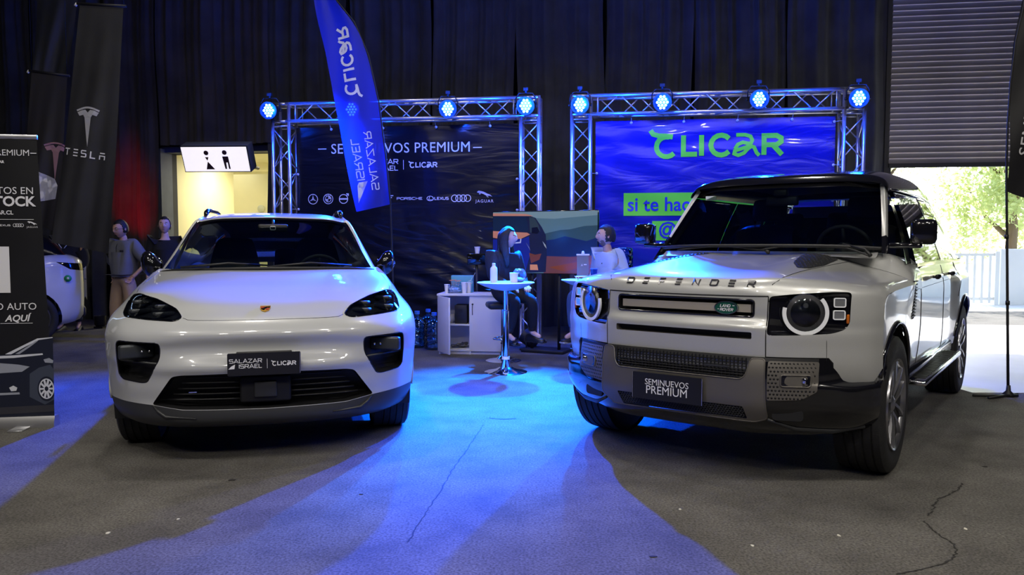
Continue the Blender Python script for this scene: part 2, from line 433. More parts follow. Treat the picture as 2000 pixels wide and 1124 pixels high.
def ribbon(mb, pts, w, z=0., depth=.004, mi=0, T=None, closed=False):
    pts = [Vector(p[:2]) for p in pts]; n = len(pts); Lf = []; Rt = []
    for i in range(n):
        if closed: d0 = (pts[i] - pts[i - 1]).normalized(); d1 = (pts[(i + 1) % n] - pts[i]).normalized()
        else:
            d0 = (pts[i] - pts[i - 1]).normalized() if i else (pts[1] - pts[0]).normalized(); d1 = (pts[i + 1] - pts[i]).normalized() if i < n - 1 else d0
        t = (d0 + d1); t = t.normalized() if t.length > 1e-6 else d0; nn = Vector((-t.y, t.x)); k = max(.5, nn.dot(Vector((-d0.y, d0.x)))); o = nn * (w / 2 / k)
        Lf.append(pts[i] + o); Rt.append(pts[i] - o)
    m = n if closed else n - 1
    if depth > 0:
        vs = [(p.x, p.y, z + depth) for p in Lf] + [(p.x, p.y, z + depth) for p in Rt] + [(p.x, p.y, z) for p in Lf] + [(p.x, p.y, z) for p in Rt]; fs = []
        for i in range(m):
            j = (i + 1) % n; fs += [(i, j, n + j, n + i), (i, i + 2 * n, j + 2 * n, j), (n + i, n + j, 3 * n + j, 3 * n + i)]
        if not closed: fs += [(0, n, 3 * n, 2 * n), (n - 1, 3 * n - 1, 4 * n - 1, 2 * n - 1)]
    else:
        vs = [(p.x, p.y, z) for p in Lf] + [(p.x, p.y, z) for p in Rt]; fs = [(i, (i + 1) % n, n + (i + 1) % n, n + i) for i in range(m)]
    mb.add(vs, fs, mi, False, T)
def shear_T(shear): return Matrix(((1, shear, 0, 0), (0, 1, 0, 0), (0, 0, 1, 0), (0, 0, 0, 1)))
# frame whose x runs right, y up, z out of a vertical surface facing the viewer
def face_T(loc, yaw=0., tilt=0., roll=0.):
    """plane facing -Y (towards the camera), turned by yaw about z, tilted back"""
    return Matrix.Translation(loc) @ Matrix.Rotation(yaw, 4, 'Z') @ Matrix.Rotation(R(90) - tilt, 4, 'X') @ Matrix.Rotation(roll, 4, 'Z')
# ------------------------------------------------------------------ shared frames
def px(u, v, Y):
    """the point at depth Y that the camera sees at pixel (u, v)"""
    a = (u - 1000) / 1500; b = (562 - v) / 1500; c, s = math.cos(R(3.3)), math.sin(R(3.3)); t = Y / (c + b * s)
    return Vector((a * t, Y, 1.35 + t * (b * c - s)))
BA = R(-8.1); BO = Vector((.91, 10.2, 0)); BT = Matrix.Translation(BO) @ Matrix.Rotation(BA, 4, 'Z')
def bt(u, v, n):
    """pixel -> (t, z) on the plane n metres behind the booth line"""
    a = (u - 1000) / 1500; ca, sa = math.cos(BA), math.sin(BA)
    # P = BO + t*(ca,sa) + n*(-sa,ca)
    t = (a * (BO.y + n * ca) - BO.x + n * sa) / (ca - a * sa); Y = BO.y + t * sa + n * ca
    return t, px(u, v, Y).z
def bworld(t, n, z=0): return BT @ Vector((t, n, z))

# ------------------------------------------------------------------ materials of the place
m_carpet = ramp_noise_mat('grey_event_carpet', [(.28, (.050, .046, .041)), (.5, (.088, .082, .073)), (.74, (.125, .117, .106))], 2.2, rough=.95, detail=12, bump=(160, .35))
nt_ = m_carpet.node_tree; n_ = nt_.nodes; b_ = n_['Principled BSDF']
# fine fibre speckle on top of the blotches
t3 = n_.new('ShaderNodeTexNoise'); t3.inputs['Scale'].default_value = 85; t3.inputs['Detail'].default_value = 3
mr3 = n_.new('ShaderNodeMapRange'); mr3.inputs[1].default_value = .3; mr3.inputs[2].default_value = .7; mr3.inputs[3].default_value = .45; mr3.inputs[4].default_value = 1.55
mx3 = n_.new('ShaderNodeMix'); mx3.data_type = 'RGBA'; mx3.blend_type = 'MULTIPLY'; mx3.inputs[0].default_value = 1
src = b_.inputs['Base Color'].links[0].from_socket; tc3 = n_.new('ShaderNodeTexCoord')
nt_.links.new(tc3.outputs['Object'], t3.inputs[0]); nt_.links.new(t3.outputs[0], mr3.inputs[0]); nt_.links.new(src, mx3.inputs[6]); nt_.links.new(mr3.outputs[0], mx3.inputs[7]); nt_.links.new(mx3.outputs[2], b_.inputs['Base Color'])
m_conc = mat('smooth_concrete', (.42, .43, .45), .45, noise=(1.2, .12), bump=(30, .1))
m_out = mat('sunlit_paving', (.62, .60, .56), .8, noise=(1.5, .1))
m_wall = mat('dark_hall_wall', (.05, .05, .055), .9, noise=(2, .2))
m_ceil = mat('hall_ceiling', (.04, .04, .045), .9, noise=(2, .2))
m_drape = mat('black_drape_cloth', (.050, .052, .057), .9, noise=(3, .25), bump=(220, .2), sheen=.12)
m_drape2 = mat('worn_black_drape_cloth', (.055, .049, .049), .9, noise=(2, .3), bump=(220, .2), sheen=.12)
m_yel = mat('cream_painted_wall', (.80, .74, .46), .7, noise=(2, .04))
m_pillar = mat('blue_grey_painted_pillar', (.10, .115, .16), .7, noise=(4, .1))
m_slat = mat('beige_steel_slat', (.27, .25, .22), .45, metal=.2, noise=(2, .12))
m_alu = mat('truss_aluminium', (.62, .62, .64), .28, metal=.85, noise=(12, .12))
m_blk = mat('matt_black_plastic', (.012, .012, .013), .5)
m_gblk = mat('gloss_black', (.006, .006, .007), .08, coat=.6)
m_white = mat('white_painted', (.8, .8, .8), .5)
m_whitep = mat('white_print', (.78, .78, .80), .5)
m_fence = mat('white_painted_steel', (.85, .85, .82), .5)
m_steel = mat('chrome', (.8, .8, .82), .08, metal=1.)
m_rope = mat('white_elastic', (.7, .7, .7), .6)

# ------------------------------------------------------------------ floor, walls, ceiling
def quad(name, pts, m, kind=True):
    me = bpy.data.meshes.new(name); me.from_pydata(pts, [], [tuple(range(len(pts)))]); o = link(name, me, m)
    return struct(o) if kind else o
floor = quad('floor', [(-13, -14, 0), (15, -14, 0), (15, 6.72, 0), (15, 15.2, 0), (-13, 15.2, 0)], m_carpet)
fl2 = MB(); fl2.prism([(4.15, 6.86), (12.0, 6.6), (12.0, 12.0), (2.2, 13.4), (2.2, 9.4), (3.9, 9.2)], .0, .006); struct(fl2.build('floor', m_conc))
og = quad('ground', [(-40, 12.9, -.02), (60, 12.9, -.02), (60, 90, -.02), (-40, 90, -.02)], m_out)
WN = 2.75    # wall line behind the curtains
dL, _ = bt(338, 400, WN); dR = dL + 2.35; dT = bt(400, 300, WN)[1]
sL, sB = bt(1737, 328, 2.2); sR = sL + 4.2
def bquad_box(name, t0, t1, z0, z1, n0, n1, m):
    mb = MB(); mb.box(((t0 + t1) / 2, (n0 + n1) / 2, (z0 + z1) / 2), (t1 - t0, n1 - n0, z1 - z0)); o = mb.build(name, m); o.matrix_world = BT; return struct(o)
bquad_box('wall_back', -14.5, dL, 0, 8.5, WN, WN + .2, m_wall)
bquad_box('wall_back', dL, dR, dT, 8.5, WN, WN + .2, m_wall)
bquad_box('wall_back', dR, sL - .02, 0, 8.5, WN, WN + .2, m_wall)
bquad_box('trim_jamb', sL - .22, sL - .10, 0, 8.5, 2.25, WN + .2, m_wall)
bquad_box('wall_back', sR + .05, 14.5, 0, 8.5, WN - .2, WN + .2, m_wall)
bquad_box('wall_back', sL - .02, sR + .05, 5.35, 8.5, WN - .2, WN + .2, m_wall)
mb = MB(); mb.box((-13.1, .3, 4.25), (.2, 29, 8.5)); struct(mb.build('wall_left', m_wall))
mb = MB(); mb.box((15.1, -1.7, 4.25), (.2, 25, 8.5)); struct(mb.build('wall_right', m_wall))
mb = MB(); mb.box((1, -14.1, 4.25), (28.4, .2, 8.5)); struct(mb.build('wall_front', m_wall))
mb = MB(); mb.box((1, .5, 8.6), (28.4, 29.4, .2)); struct(mb.build('ceiling', m_ceil))

# marks on the carpet: a joint line, an old crack-like stain and scuffs
def ground_pt(u, v, z=.0015):
    p0 = px(u, v, 1.0) - Vector((0, 0, 1.35)); t = (z - 1.35) / p0.z; return Vector((p0.x * t, p0.y * t, z))
m_scuff = mat('dark_scuff', (.022, .02, .018), .95); m_scrap = mat('pale_scrap', (.6, .58, .5), .8)
def floor_line(name, pts, w, m, n=30, jit=.006):
    P = curve([ground_pt(*p)[:] for p in pts], n); mb = MB(); rg = random.Random(len(pts)); L_ = []
    for i in range(n):
        a = P[max(0, i - 1)]; b = P[min(n - 1, i + 1)]; d = Vector((b[0] - a[0], b[1] - a[1])).normalized(); o = Vector((-d.y, d.x)) * w * rg.uniform(.35, 1) * .5; j = rg.uniform(-jit, jit)
        L_ += [(P[i][0] + o.x + j, P[i][1] + o.y, .0018), (P[i][0] - o.x + j, P[i][1] - o.y, .0018)]
    mb.add(L_, [(2 * i, 2 * i + 1, 2 * i + 3, 2 * i + 2) for i in range(n - 1)]); o = mb.build(name, m, floor); return o
floor_line('carpet_seam', [(944, 830), (905, 888), (880, 925), (850, 975), (820, 1020), (797, 1060)], .008, m_scuff, 60)
floor_line('carpet_seam', [(1876, 944), (1874, 955), (1835, 975), (1822, 995), (1810, 1008)], .014, m_scuff, 40, .01)
floor_line('carpet_seam', [(1804, 1018), (1830, 1042), (1865, 1068), (1862, 1090), (1820, 1108), (1752, 1122)], .011, m_scuff, 60, .008)
for (u, v, w) in [(452, 938, .03), (1275, 1088, .02), (705, 966, .012), (1925, 912, .02)]:
    p = ground_pt(u, v); mb = MB(); mb.prism([(p.x + w * math.cos(a) * random.uniform(.5, 1.3), p.y + .6 * w * math.sin(a) * random.uniform(.6, 1.2)) for a in [k * .7 for k in range(9)]], .0012, .003); mb.build('scuff_mark', m_scuff, floor)
for k, (u, v) in enumerate([(1469, 1066), (1886, 1033), (348, 1014), (211, 1041), (1328, 995), (1638, 1046)]):
    p = ground_pt(u, v, .004); mb = MB(); mb.prism([(p.x + .011 * math.cos(a) * random.uniform(.5, 1.1), p.y + .014 * math.sin(a) * random.uniform(.5, 1.1)) for a in [j * 1.05 for j in range(6)]], .001, .004)
    o = mb.build('paper_scrap', m_scrap); tag(o, ['largest pale scrap on the carpet before the silver off-roader', 'tiny pale scrap on the carpet right of the front tyre', 'small pale speck on the carpet before the white car', 'small pale speck at the left end of the carpet', 'pale speck on the carpet near the edge of the blue light', 'pale speck below the front tyre of the silver off-roader'][k], 'scrap')
p = ground_pt(980, 818); floor_line('carpet_seam', [(955, 817), (975, 819), (1008, 818)], .022, m_scuff, 12, .0)

# ------------------------------------------------------------------ curtains
def drape(t0, t1, z0, z1, n0, seed, m, label, amp=.07, den=3.6, group='black drapes along the back wall', name='drape_curtain'):
    rg = random.Random(seed); nx = max(24, int((t1 - t0) * 42)); nz = 14; ph = [(rg.uniform(0, 6.28), rg.uniform(.7, 1.4) * den * 2 * math.pi / 1.0 * f, rg.uniform(.5, 1) * a) for f, a in ((.42, 1.), (.8, .8), (1.6, .4), (2.9, .2))]
    G = np.zeros((nz + 1, nx + 1, 3))
    for j in range(nz + 1):
        q = j / nz; z = z0 + (z1 - z0) * q
        for i in range(nx + 1):
            s = i / nx; t = t0 + (t1 - t0) * s; d = 0
            for k, (p, w, a) in enumerate(ph): d += a * math.sin(w * t + p + .35 * math.sin(1.3 * z + p * 3) * (1 - .5 * q))
            fold = abs(math.sin(ph[0][1] * .5 * t + ph[1][0])) ** .6
            G[j, i] = (t + .02 * math.sin(2 * z + p), n0 - amp * d * (.75 + .35 * (1 - q)) - amp * 1.0 * fold, z)
    mb = MB(); mb.grid(G); o = mb.build(name, m); o.matrix_world = BT; tag(o, label, 'curtain', group)
    return o
def bx(u, n=2.2): return bt(u, 300, n)[0]
zC = 7.6
lab = 'floor-length black pleated drape hanging on the back wall'
drape(bx(-160), bx(70), 0, zC, 2.25, 1, m_drape, 'black pleated drape at the far left, behind the hanging banners', group=None)
drape(bx(72), bx(212), 0, zC, 2.2, 2, m_drape, 'black pleated drape behind the large hanging dark banner', group=None)
drape(bx(215), bx(313), 0, zC, 2.3, 3, m_drape2, 'narrow drape with a red glow, left of the lit toilet sign', group=None, den=2.6)
drape(bx(316), bx(536), bt(420, 282, 2.2)[1], zC, 2.25, 4, m_drape2, 'shortened drape ending just above the lit toilet sign', group=None, den=2.8)
us = [528, 690, 850, 1010, 1180, 1350, 1530, 1738]
wh_ = ['behind the left post of the left truss', 'behind the blue feather flag', 'above the middle of the black banner', 'in the gap between the two trusses', 'above the left half of the green lettering', 'above the right half of the green lettering', 'next to the beige roller shutter']
for k in range(7): drape(bx(us[k]), bx(us[k + 1]) - (.03 if k < 6 else .16), 0, zC, 2.22, 10 + k, m_drape, 'black pleated drape ' + wh_[k], den=3.2 + .5 * (k % 3))

# ------------------------------------------------------------------ roller shutter over the exit
sh = thing('roller_shutter', 'half-raised beige steel roller shutter above the bright exit', 'shutter', (0, 0, 0)); sh.matrix_world = BT
pitch = .0845; prof = [(-.004, 0), (.004, .012), (.010, .034), (.008, .056), (.000, .069)]; bead = [(.000, .069), (-.010, .0705), (-.015, .075), (-.014, .080), (-.008, .0835), (-.004, .0845)]
sm_ = None
for k in range(37):
    if sm_ is None:
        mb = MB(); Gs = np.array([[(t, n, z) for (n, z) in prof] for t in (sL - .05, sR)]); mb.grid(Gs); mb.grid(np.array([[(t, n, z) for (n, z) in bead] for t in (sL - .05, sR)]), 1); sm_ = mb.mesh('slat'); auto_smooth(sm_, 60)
        sm_.materials.append(m_slat); sm_.materials.append(mat('slat_bead_painted_light', (.85, .76, .66), .4, metal=.1))  # bead colour made paler than the slat to paint in the light it catches
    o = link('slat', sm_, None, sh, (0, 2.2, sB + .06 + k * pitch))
mb = MB(); mb.box(((sL + sR) / 2, 2.2, sB + .03), (sR - sL + .1, .05, .065)); mb.build('bottom_bar', mat('dark_steel', (.05, .05, .05), .5, metal=.5), sh)
mb = MB(); mb.box((sR + .03, 2.2, 2.7), (.09, .12, 5.4)); mb.build('guide_rail', mat('dark_steel', (0, 0, 0)), sh)
mb = MB(); mb.box((sL - .06, 2.28, 2.7), (.10, .12, 5.4)); mb.build('guide_rail', mat('dark_steel', (0, 0, 0)), sh)

# ------------------------------------------------------------------ corridor to the toilets
def corr(name, pts, m): o = quad(name, [bworld(*p) for p in pts], m); return o
cz = dT; c0 = WN + .2; c1 = WN + 3.4; xs_, _z = bt(396, 400, c1)
corr('wall_corridor', [(dL, c0 - .2, 0), (dL, c0 - .2, 3.2), (dL - .12, c1 - .9, 3.2), (dL - .12, c1 - .9, 0)], m_yel)
corr('wall_corridor', [(dL - .12, c1 - .9, 0), (xs_ + .0, c1 - .9, 0), (xs_ + .0, c1 - .9, 3.2), (dL - .12, c1 - .9, 3.2)], m_yel)
corr('wall_corridor', [(xs_, c1 - .9, 0), (xs_, c1 + .6, 0), (xs_, c1 + .6, 3.2), (xs_, c1 - .9, 3.2)], m_yel)
corr('wall_corridor', [(xs_, c1 + .6, 0), (dR + .6, c1 + .6, 0), (dR + .6, c1 + .6, 3.2), (xs_, c1 + .6, 3.2)], m_yel)
corr('wall_corridor', [(dR + .6, c0, 0), (dR + .6, c1 + .6, 0), (dR + .6, c1 + .6, 3.2), (dR + .6, c0, 3.2)], m_yel)
corr('ceiling_corridor', [(dL - .3, c0 - .1, 3.1), (dR + .6, c0 - .1, 3.1), (dR + .6, c1 + .6, 3.1), (dL - .3, c1 + .6, 3.1)], m_yel)
corr('floor_corridor', [(dL - .3, c0, .004), (dR + .6, c0, .004), (dR + .6, c1 + .6, .004), (dL - .3, c1 + .6, .004)], m_conc)
_t, zs = bt(460, 341, c1 + .1)
bquad_box('trim_soffit', xs_, dR + .6, zs, 3.1, c1 - .5, c1 + .1, m_yel)
bquad_box('trim_pillar', bt(309, 400, 2.5)[0], dL + .02, 0, dT + .06, 2.42, WN + .02, m_pillar)
bquad_box('trim_lintel', dL - .05, dR + .1, dT, dT + .10, WN - .2, WN, m_pillar)
o = light('corridor_lamp', 'AREA', bworld(dL + 1.1, c0 + 1.3, 3.02), 95, (1.0, .95, .72), bworld(dL + 1.1, c0 + 1.3, 0), shape='RECTANGLE', size=1.4, size_y=.4)
mb = MB(); mb.lathe([(.0, 0), (.07, 0), (.085, .015), (.085, .04), (.06, .055), (0, .06)], 20, T=face_T(bworld(*(bt(510, 408, c1 + .5)[0], c1 + .58, bt(510, 408, c1 + .58)[1])), BA))
o = mb.build('alarm_bell', mat('cream_plastic', (.55, .55, .42), .4), auto=40); tag(o, 'round cream alarm bell on the corridor wall', 'alarm')

# toilet sign: lit box tilted forwards
P = px(421.5, 311, 11.6)
sg = thing('toilet_sign', 'lit white box sign with black woman and man symbols', 'sign', P, rot=(R(24), 0, R(-3)))
m_signlit = mat('lit_sign_face', (.9, .88, .85), .5, emit=(1.0, .93, .88), es=.85)
sw, shh = .99, .375
mb = MB(); mb.box((0, .12, 0), (sw + .03, .22, shh + .03), bev=.006); mb.build('housing', mat('grey_sign_case', (.2, .22, .22), .4, metal=.3), sg)
mb = MB(); mb.box((0, .004, 0), (sw + .03, .012, shh + .03)); mb.build('frame', m_blk, sg)
mb = MB(); mb.box((0, -.006, 0), (sw, .012, shh)); mb.build('lit_face', m_signlit, sg)
m_sym = mat('brown_black_vinyl', (.035, .012, .012), .5)
FT = face_T((0, -.0125, 0))
mb = MB(); mb.prism(circ(.036, 20, -.125, .10), 0, .002, T=FT); mb.prism([(-.155, .035), (-.10, .035), (-.125, -.02)], 0, .002, T=FT); mb.prism([(-.125, -.035), (-.165, -.155), (-.035, -.155), (-.115, -.045)], 0, .002, T=FT); mb.build('woman_symbol', m_sym, sg)
mb = MB(); mb.prism(circ(.036, 20, .155, .105), 0, .002, T=FT); mb.prism([(.11, .045), (.20, .045), (.205, -.15), (.18, -.15), (.178, -.05), (.155, -.05), (.150, -.15), (.125, -.15)], 0, .002, T=FT); mb.build('man_symbol', m_sym, sg)
mb = MB(); mb.tube([(0, .2, -.06), (0, .2 + 1.45 * .9135, -.06 - 1.45 * .4067)], .03, 8); mb.build('wall_bracket', m_blk, sg)

# red uplight washing the drape behind the hanging banners
P = bworld(bx(290), .9, .12); T_ = bworld(bx(262), 2.3, 2.15)
li = light('red_uplight_beam', 'SPOT', P + Vector((0, 0, .12)), 260, (1, .0, .03), T_, spot_size=R(27), spot_blend=.9, shadow_soft_size=.05)
ul = thing('red_uplight', 'small black floor uplight shining red up the drape', 'lamp', (P.x, P.y, 0))
mb = MB(); mb.lathe([(0, .03), (.06, .03), (.085, .06), (.09, .2), (.08, .2), (.075, .18), (0, .18)], 18); mb.build('housing', m_blk, ul, auto=40)
mb = MB(); mb.box((0, 0, .015), (.14, .14, .03)); mb.build('base', m_blk, ul)

# ------------------------------------------------------------------ outside: fence, wall, trees
fn = thing('picket_fence', 'white steel picket fence in the sun outside the exit', 'fence')
mpk = None
for k in range(34):
    p = px(1888 + k * 15.1 - 150, 500, 17.0); 
    if p.x > px(1945, 500, 17).x: break
    if mpk is None:
        mb = MB(); mb.box((0, 0, .55), (.055, .03, 1.05)); mpk = mb.mesh('picket'); mpk.materials.append(m_fence)
    link('picket', mpk, None, fn, (p.x, 17.0, 0))
xa = px(1735, 500, 17).x; xb = px(1948, 500, 17).x
for z in (.12, 1.1): mb = MB(); mb.box(((xa + xb) / 2, 17.02, z), (xb - xa, .05, .06)); mb.build('rail', m_fence, fn)
mb = MB(); mb.box((xb, 17.02, .57), (.09, .09, 1.2)); mb.build('post', m_fence, fn)
mb = MB(); mb.box(((xb + 18) / 2 + .1, 17.1, .6), (18 - xb, .15, 1.25), bev=.01); o = mb.build('boundary_wall', mat('whitewashed_wall', (.9, .9, .88), .7, noise=(1, .03))); tag(o, 'low white boundary wall right of the picket fence', 'wall')
m_leaf = mat('sunlit_leaves', (.40, .46, .16), .5, noise=(1.2, .35)); m_leaf2 = mat('pale_sunlit_leaves', (.55, .57, .32), .5, noise=(1.5, .3)); m_bark = mat('tree_bark', (.16, .11, .07), .9, bump=(20, .5))
for m__ in (m_leaf, m_leaf2):
    m__.node_tree.nodes['Principled BSDF'].inputs['Transmission Weight'].default_value = .0
    ntl = m__.node_tree; tb = ntl.nodes.new('ShaderNodeBsdfTranslucent'); tb.inputs[0].default_value = (.62, .68, .34, 1); ms = ntl.nodes.new('ShaderNodeMixShader'); ms.inputs[0].default_value = .55
    out = ntl.nodes['Material Output']; ntl.links.new(ntl.nodes['Principled BSDF'].outputs[0], ms.inputs[1]); ntl.links.new(tb.outputs[0], ms.inputs[2]); ntl.links.new(ms.outputs[0], out.inputs[0])
def tree(loc, h, r, seed, label, m, n=9000):
    rg = np.random.RandomState(seed); t = thing('leafy_tree', label, 'tree', loc, 0, 'trees beyond the fence')
    mb = MB(); mb.tube([(0, 0, 0), (.1, 0, h * .25), (-.05, .05, h * .5), (.1, 0, h * .8)], [.16, .13, .10, .04], 8)
    tips = []
    for k in range(7):
        a = k * 2.4 + seed; z0 = h * (.22 + .07 * k); q = (r * .7 * math.cos(a), r * .7 * math.sin(a), z0 + h * .22); mb.tube([(0, 0, z0), (q[0] * .5, q[1] * .5, z0 + h * .08), q], [.07, .05, .02], 6); tips.append(q)
    mb.build('trunk', m_bark, t)
    V = []; F = []
    cl = [(rg.uniform(-1, 1) * r * .75, rg.uniform(-1, 1) * r * .75, h * (.12 + .85 * rg.rand())) for _ in range(46)]
    for k in range(n):
        c = cl[k % 46]; d = rg.normal(size=3); d /= np.linalg.norm(d); p = np.array(c) + d * r * .36 * rg.rand() ** .4; u = rg.normal(size=3); u /= np.linalg.norm(u); w = np.cross(u, rg.normal(size=3)); w /= np.linalg.norm(w); s = .075 * (.6 + .8 * rg.rand())
        i = len(V); V += [tuple(p - u * s), tuple(p + w * s * .45), tuple(p + u * s), tuple(p - w * s * .45)]; F.append((i, i + 1, i + 2, i + 3))
    mb = MB(); mb.add(V, F); stuff(mb.build('foliage', m, t, recalc=False))
tree((8.9, 20, 0), 6.4, 1.75, 1, 'left of the sunlit trees beyond the picket fence', m_leaf2)
tree((12.9, 20, 0), 6.8, 1.75, 2, 'middle sunlit tree beyond the end of the picket fence', m_leaf)
tree((16.9, 20, 0), 6.0, 1.75, 3, 'rightmost sunlit tree above the white boundary wall', m_leaf)
tree((10.9, 25, 0), 9.5, 2.6, 4, 'taller tree standing behind the fence-side trees', m_leaf2, 9000)
tree((16.9, 25, 0), 9.0, 2.6, 5, 'tall tree at the back, right of the others', m_leaf, 9000)
# ------------------------------------------------------------------ trusses
ZT = 3.31; C_ = .0245; HW = .12     # top, chord radius, half spacing of chords
def zigzag(mb_list, a0, a1, fixed, across, axis, step=.30, start=1, r=.009):
    """braces between two chords from a0 to a1 along axis"""
    n = max(1, int(round((a1 - a0) / step))); st = (a1 - a0) / n; s = start
    for k in range(n):
        A = [0, 0, 0]; B = [0, 0, 0]; A[axis] = a0 + k * st + .012; B[axis] = a0 + (k + 1) * st - .012
        for i, v in fixed.items(): A[i] = B[i] = v
        A[across] = FB[across] - s * HW; B[across] = FB[across] + s * HW
        mb_list.append((tuple(A), tuple(B), r)); s = -s
def truss_arch(t0, t1, label):
    global FB
    root = thing('lighting_truss', label, 'truss'); root.matrix_world = BT
    cy = .145
    for tc, nm in ((t0 + .145, 1), (t1 - .145, -1)):
        mb = MB(); mb.box((tc, cy, .008), (.42, .42, .016), bev=.003); tw = mb.build('tower', m_alu, root); RG_ = []
        for z in (.06, ZT - .33):
            for a, b in (((-1, -1), (1, -1)), ((1, -1), (1, 1)), ((1, 1), (-1, 1)), ((-1, 1), (-1, -1))): RG_.append(((tc + a[0] * HW, cy + a[1] * HW, z), (tc + b[0] * HW, cy + b[1] * HW, z), .012))
        # corner cube
        for z in (ZT - .29 + C_, ZT - C_):
            for a, b in (((-1, -1), (1, -1)), ((1, -1), (1, 1)), ((1, 1), (-1, 1)), ((-1, 1), (-1, -1))): RG_.append(((tc + a[0] * HW, cy + a[1] * HW, z), (tc + b[0] * HW, cy + b[1] * HW, z), C_ * .95))
        for A, B, r in RG_: mb = MB(); mb.tube([A, B], r, 8); mb.build('rung', m_alu, tw)
        for a in (-1, 1):
            for b in (-1, 1): mb = MB(); mb.tube([(tc + a * HW, cy + b * HW, .016), (tc + a * HW, cy + b * HW, ZT - .005)], C_, 12); mb.build('chord', m_alu, tw)
        L_ = []; FB = (tc, cy, 0)
        zigzag(L_, .08, ZT - .35, {1: cy - HW}, 0, 2, start=nm); zigzag(L_, .08, ZT - .35, {1: cy + HW}, 0, 2, start=-nm)
        zigzag(L_, .08, ZT - .35, {0: tc - HW}, 1, 2, start=nm); zigzag(L_, .08, ZT - .35, {0: tc + HW}, 1, 2, start=-nm)
        for A, B, r in L_: mb = MB(); mb.tube([A, B], r, 6); mb.build('brace', m_alu, tw)
    a0, a1 = t0 + .30, t1 - .30; zc = ZT - .145
    bm_ = None
    for t in (a0 + .06, a1 - .06):
        for A, B in [((t, cy + b * HW, zc - HW), (t, cy + b * HW, zc + HW)) for b in (-1, 1)] + [((t, cy - HW, zc + b * HW), (t, cy + HW, zc + b * HW)) for b in (-1, 1)]:
            mb = MB(); mb.tube([A, B], .010, 8); o_ = mb.build('rung' if bm_ else 'beam', m_alu, bm_ or root); bm_ = bm_ or o_
    for a in (-1, 1):
        for b in (-1, 1): mb = MB(); mb.tube([(a0 - .08, cy + a * HW, zc + b * HW), (a1 + .08, cy + a * HW, zc + b * HW)], C_, 12); mb.build('chord', m_alu, bm_)
    L_ = []; FB = (0, cy, zc)
    zigzag(L_, a0 + .07, a1 - .07, {1: cy - HW}, 2, 0, step=.27, start=1); zigzag(L_, a0 + .07, a1 - .07, {1: cy + HW}, 2, 0, step=.27, start=-1)
    zigzag(L_, a0 + .07, a1 - .07, {2: zc - HW}, 1, 0, step=.3); zigzag(L_, a0 + .07, a1 - .07, {2: zc + HW}, 1, 0, step=.3)
    for A, B, r in L_: mb = MB(); mb.tube([A, B], r, 6); mb.build('brace', m_alu, bm_)
    return root
TL0, TL1, TR0, TR1 = -4.32, -.54, -.148, 3.56
truss_arch(TL0, TL1, 'aluminium box truss around the black banner, left of the two')
truss_arch(TR0, TR1, 'aluminium box truss around the blue and green banner, right of the two')

# ------------------------------------------------------------------ banners tied into the trusses
def wr_left(t, z):
    d = .008 * math.sin(1.2 * t + .9 * z + 1) + .002 * math.sin(5 * t - 7 * z)
    d += .004 * math.exp(-((z - .8) / .7) ** 2) * math.sin(16 * z + 8 * t + 1.5 * math.sin(3 * t)) + .003 * math.exp(-((z - 1.0) / .6) ** 2) * math.sin(34 * z + 12 * t + 2 * math.sin(4 * t))
    d += .003 * math.exp(-((t + 1.0) / .5) ** 2) * math.sin(14 * (z - .4 * t)) + .006 * math.exp(-((z - 2.9) / .15) ** 2) * math.sin(9 * t)
    return d
def wr_right(t, z):
    d = .006 * math.sin(1.3 * t + 1.4 * z) + .0018 * math.sin(17 * z + 1.2 * math.sin(1.5 * t))
    d += .004 * math.exp(-((z - 2.75) / .35) ** 2) * math.sin(24 * z + 1.5 * math.sin(2 * t)) + .005 * math.exp(-((t - .7) / .9) ** 2) * math.sin(15 * (z + .45 * t)) + .003 * math.exp(-((z - 1.) / .5) ** 2) * math.sin(17 * z + 5 * t)
    return d
BN = .16
def banner(t0, t1, z0, z1, wr, m, label, seamt):
    root = thing('vinyl_banner', label, 'banner'); root.matrix_world = BT; nx, nz = 150, 170
    G = np.array([[(t0 + (t1 - t0) * i / nx, BN + wr(t0 + (t1 - t0) * i / nx, z0 + (z1 - z0) * j / nz), z0 + (z1 - z0) * j / nz) for i in range(nx + 1)] for j in range(nz + 1)])
    mb = MB(); mb.grid(G); mb.build('sheet', m, root)
    for tS in seamt:
        Q = np.array([[(tS + d, BN + wr(tS, z0 + (z1 - z0) * j / nz) - .002, z0 + (z1 - z0) * j / nz) for d in (-.006, .006)] for j in range(nz + 1)]); mb = MB(); mb.grid(Q); mb.build('welded_seam', m, root)
    return root
def eyelets(root, pts):
    for (t, z, dt, dz) in pts:
        mb = MB(); T_ = face_T((t, BN - .012, z)); mb.lathe([(.010, 0), (.018, 0), (.018, .004), (.010, .004)], 12, T=T_, closed=True); mb.tube([(t, BN - .014, z), (t + dt, .05, z + dz)], .003, 5)
        mb.lathe([(0, 0), (.011, .003), (.013, .010), (.008, .018), (0, .021)], 10, T=face_T((t, BN - .014, z))); mb.build('elastic_tie', m_rope, root)
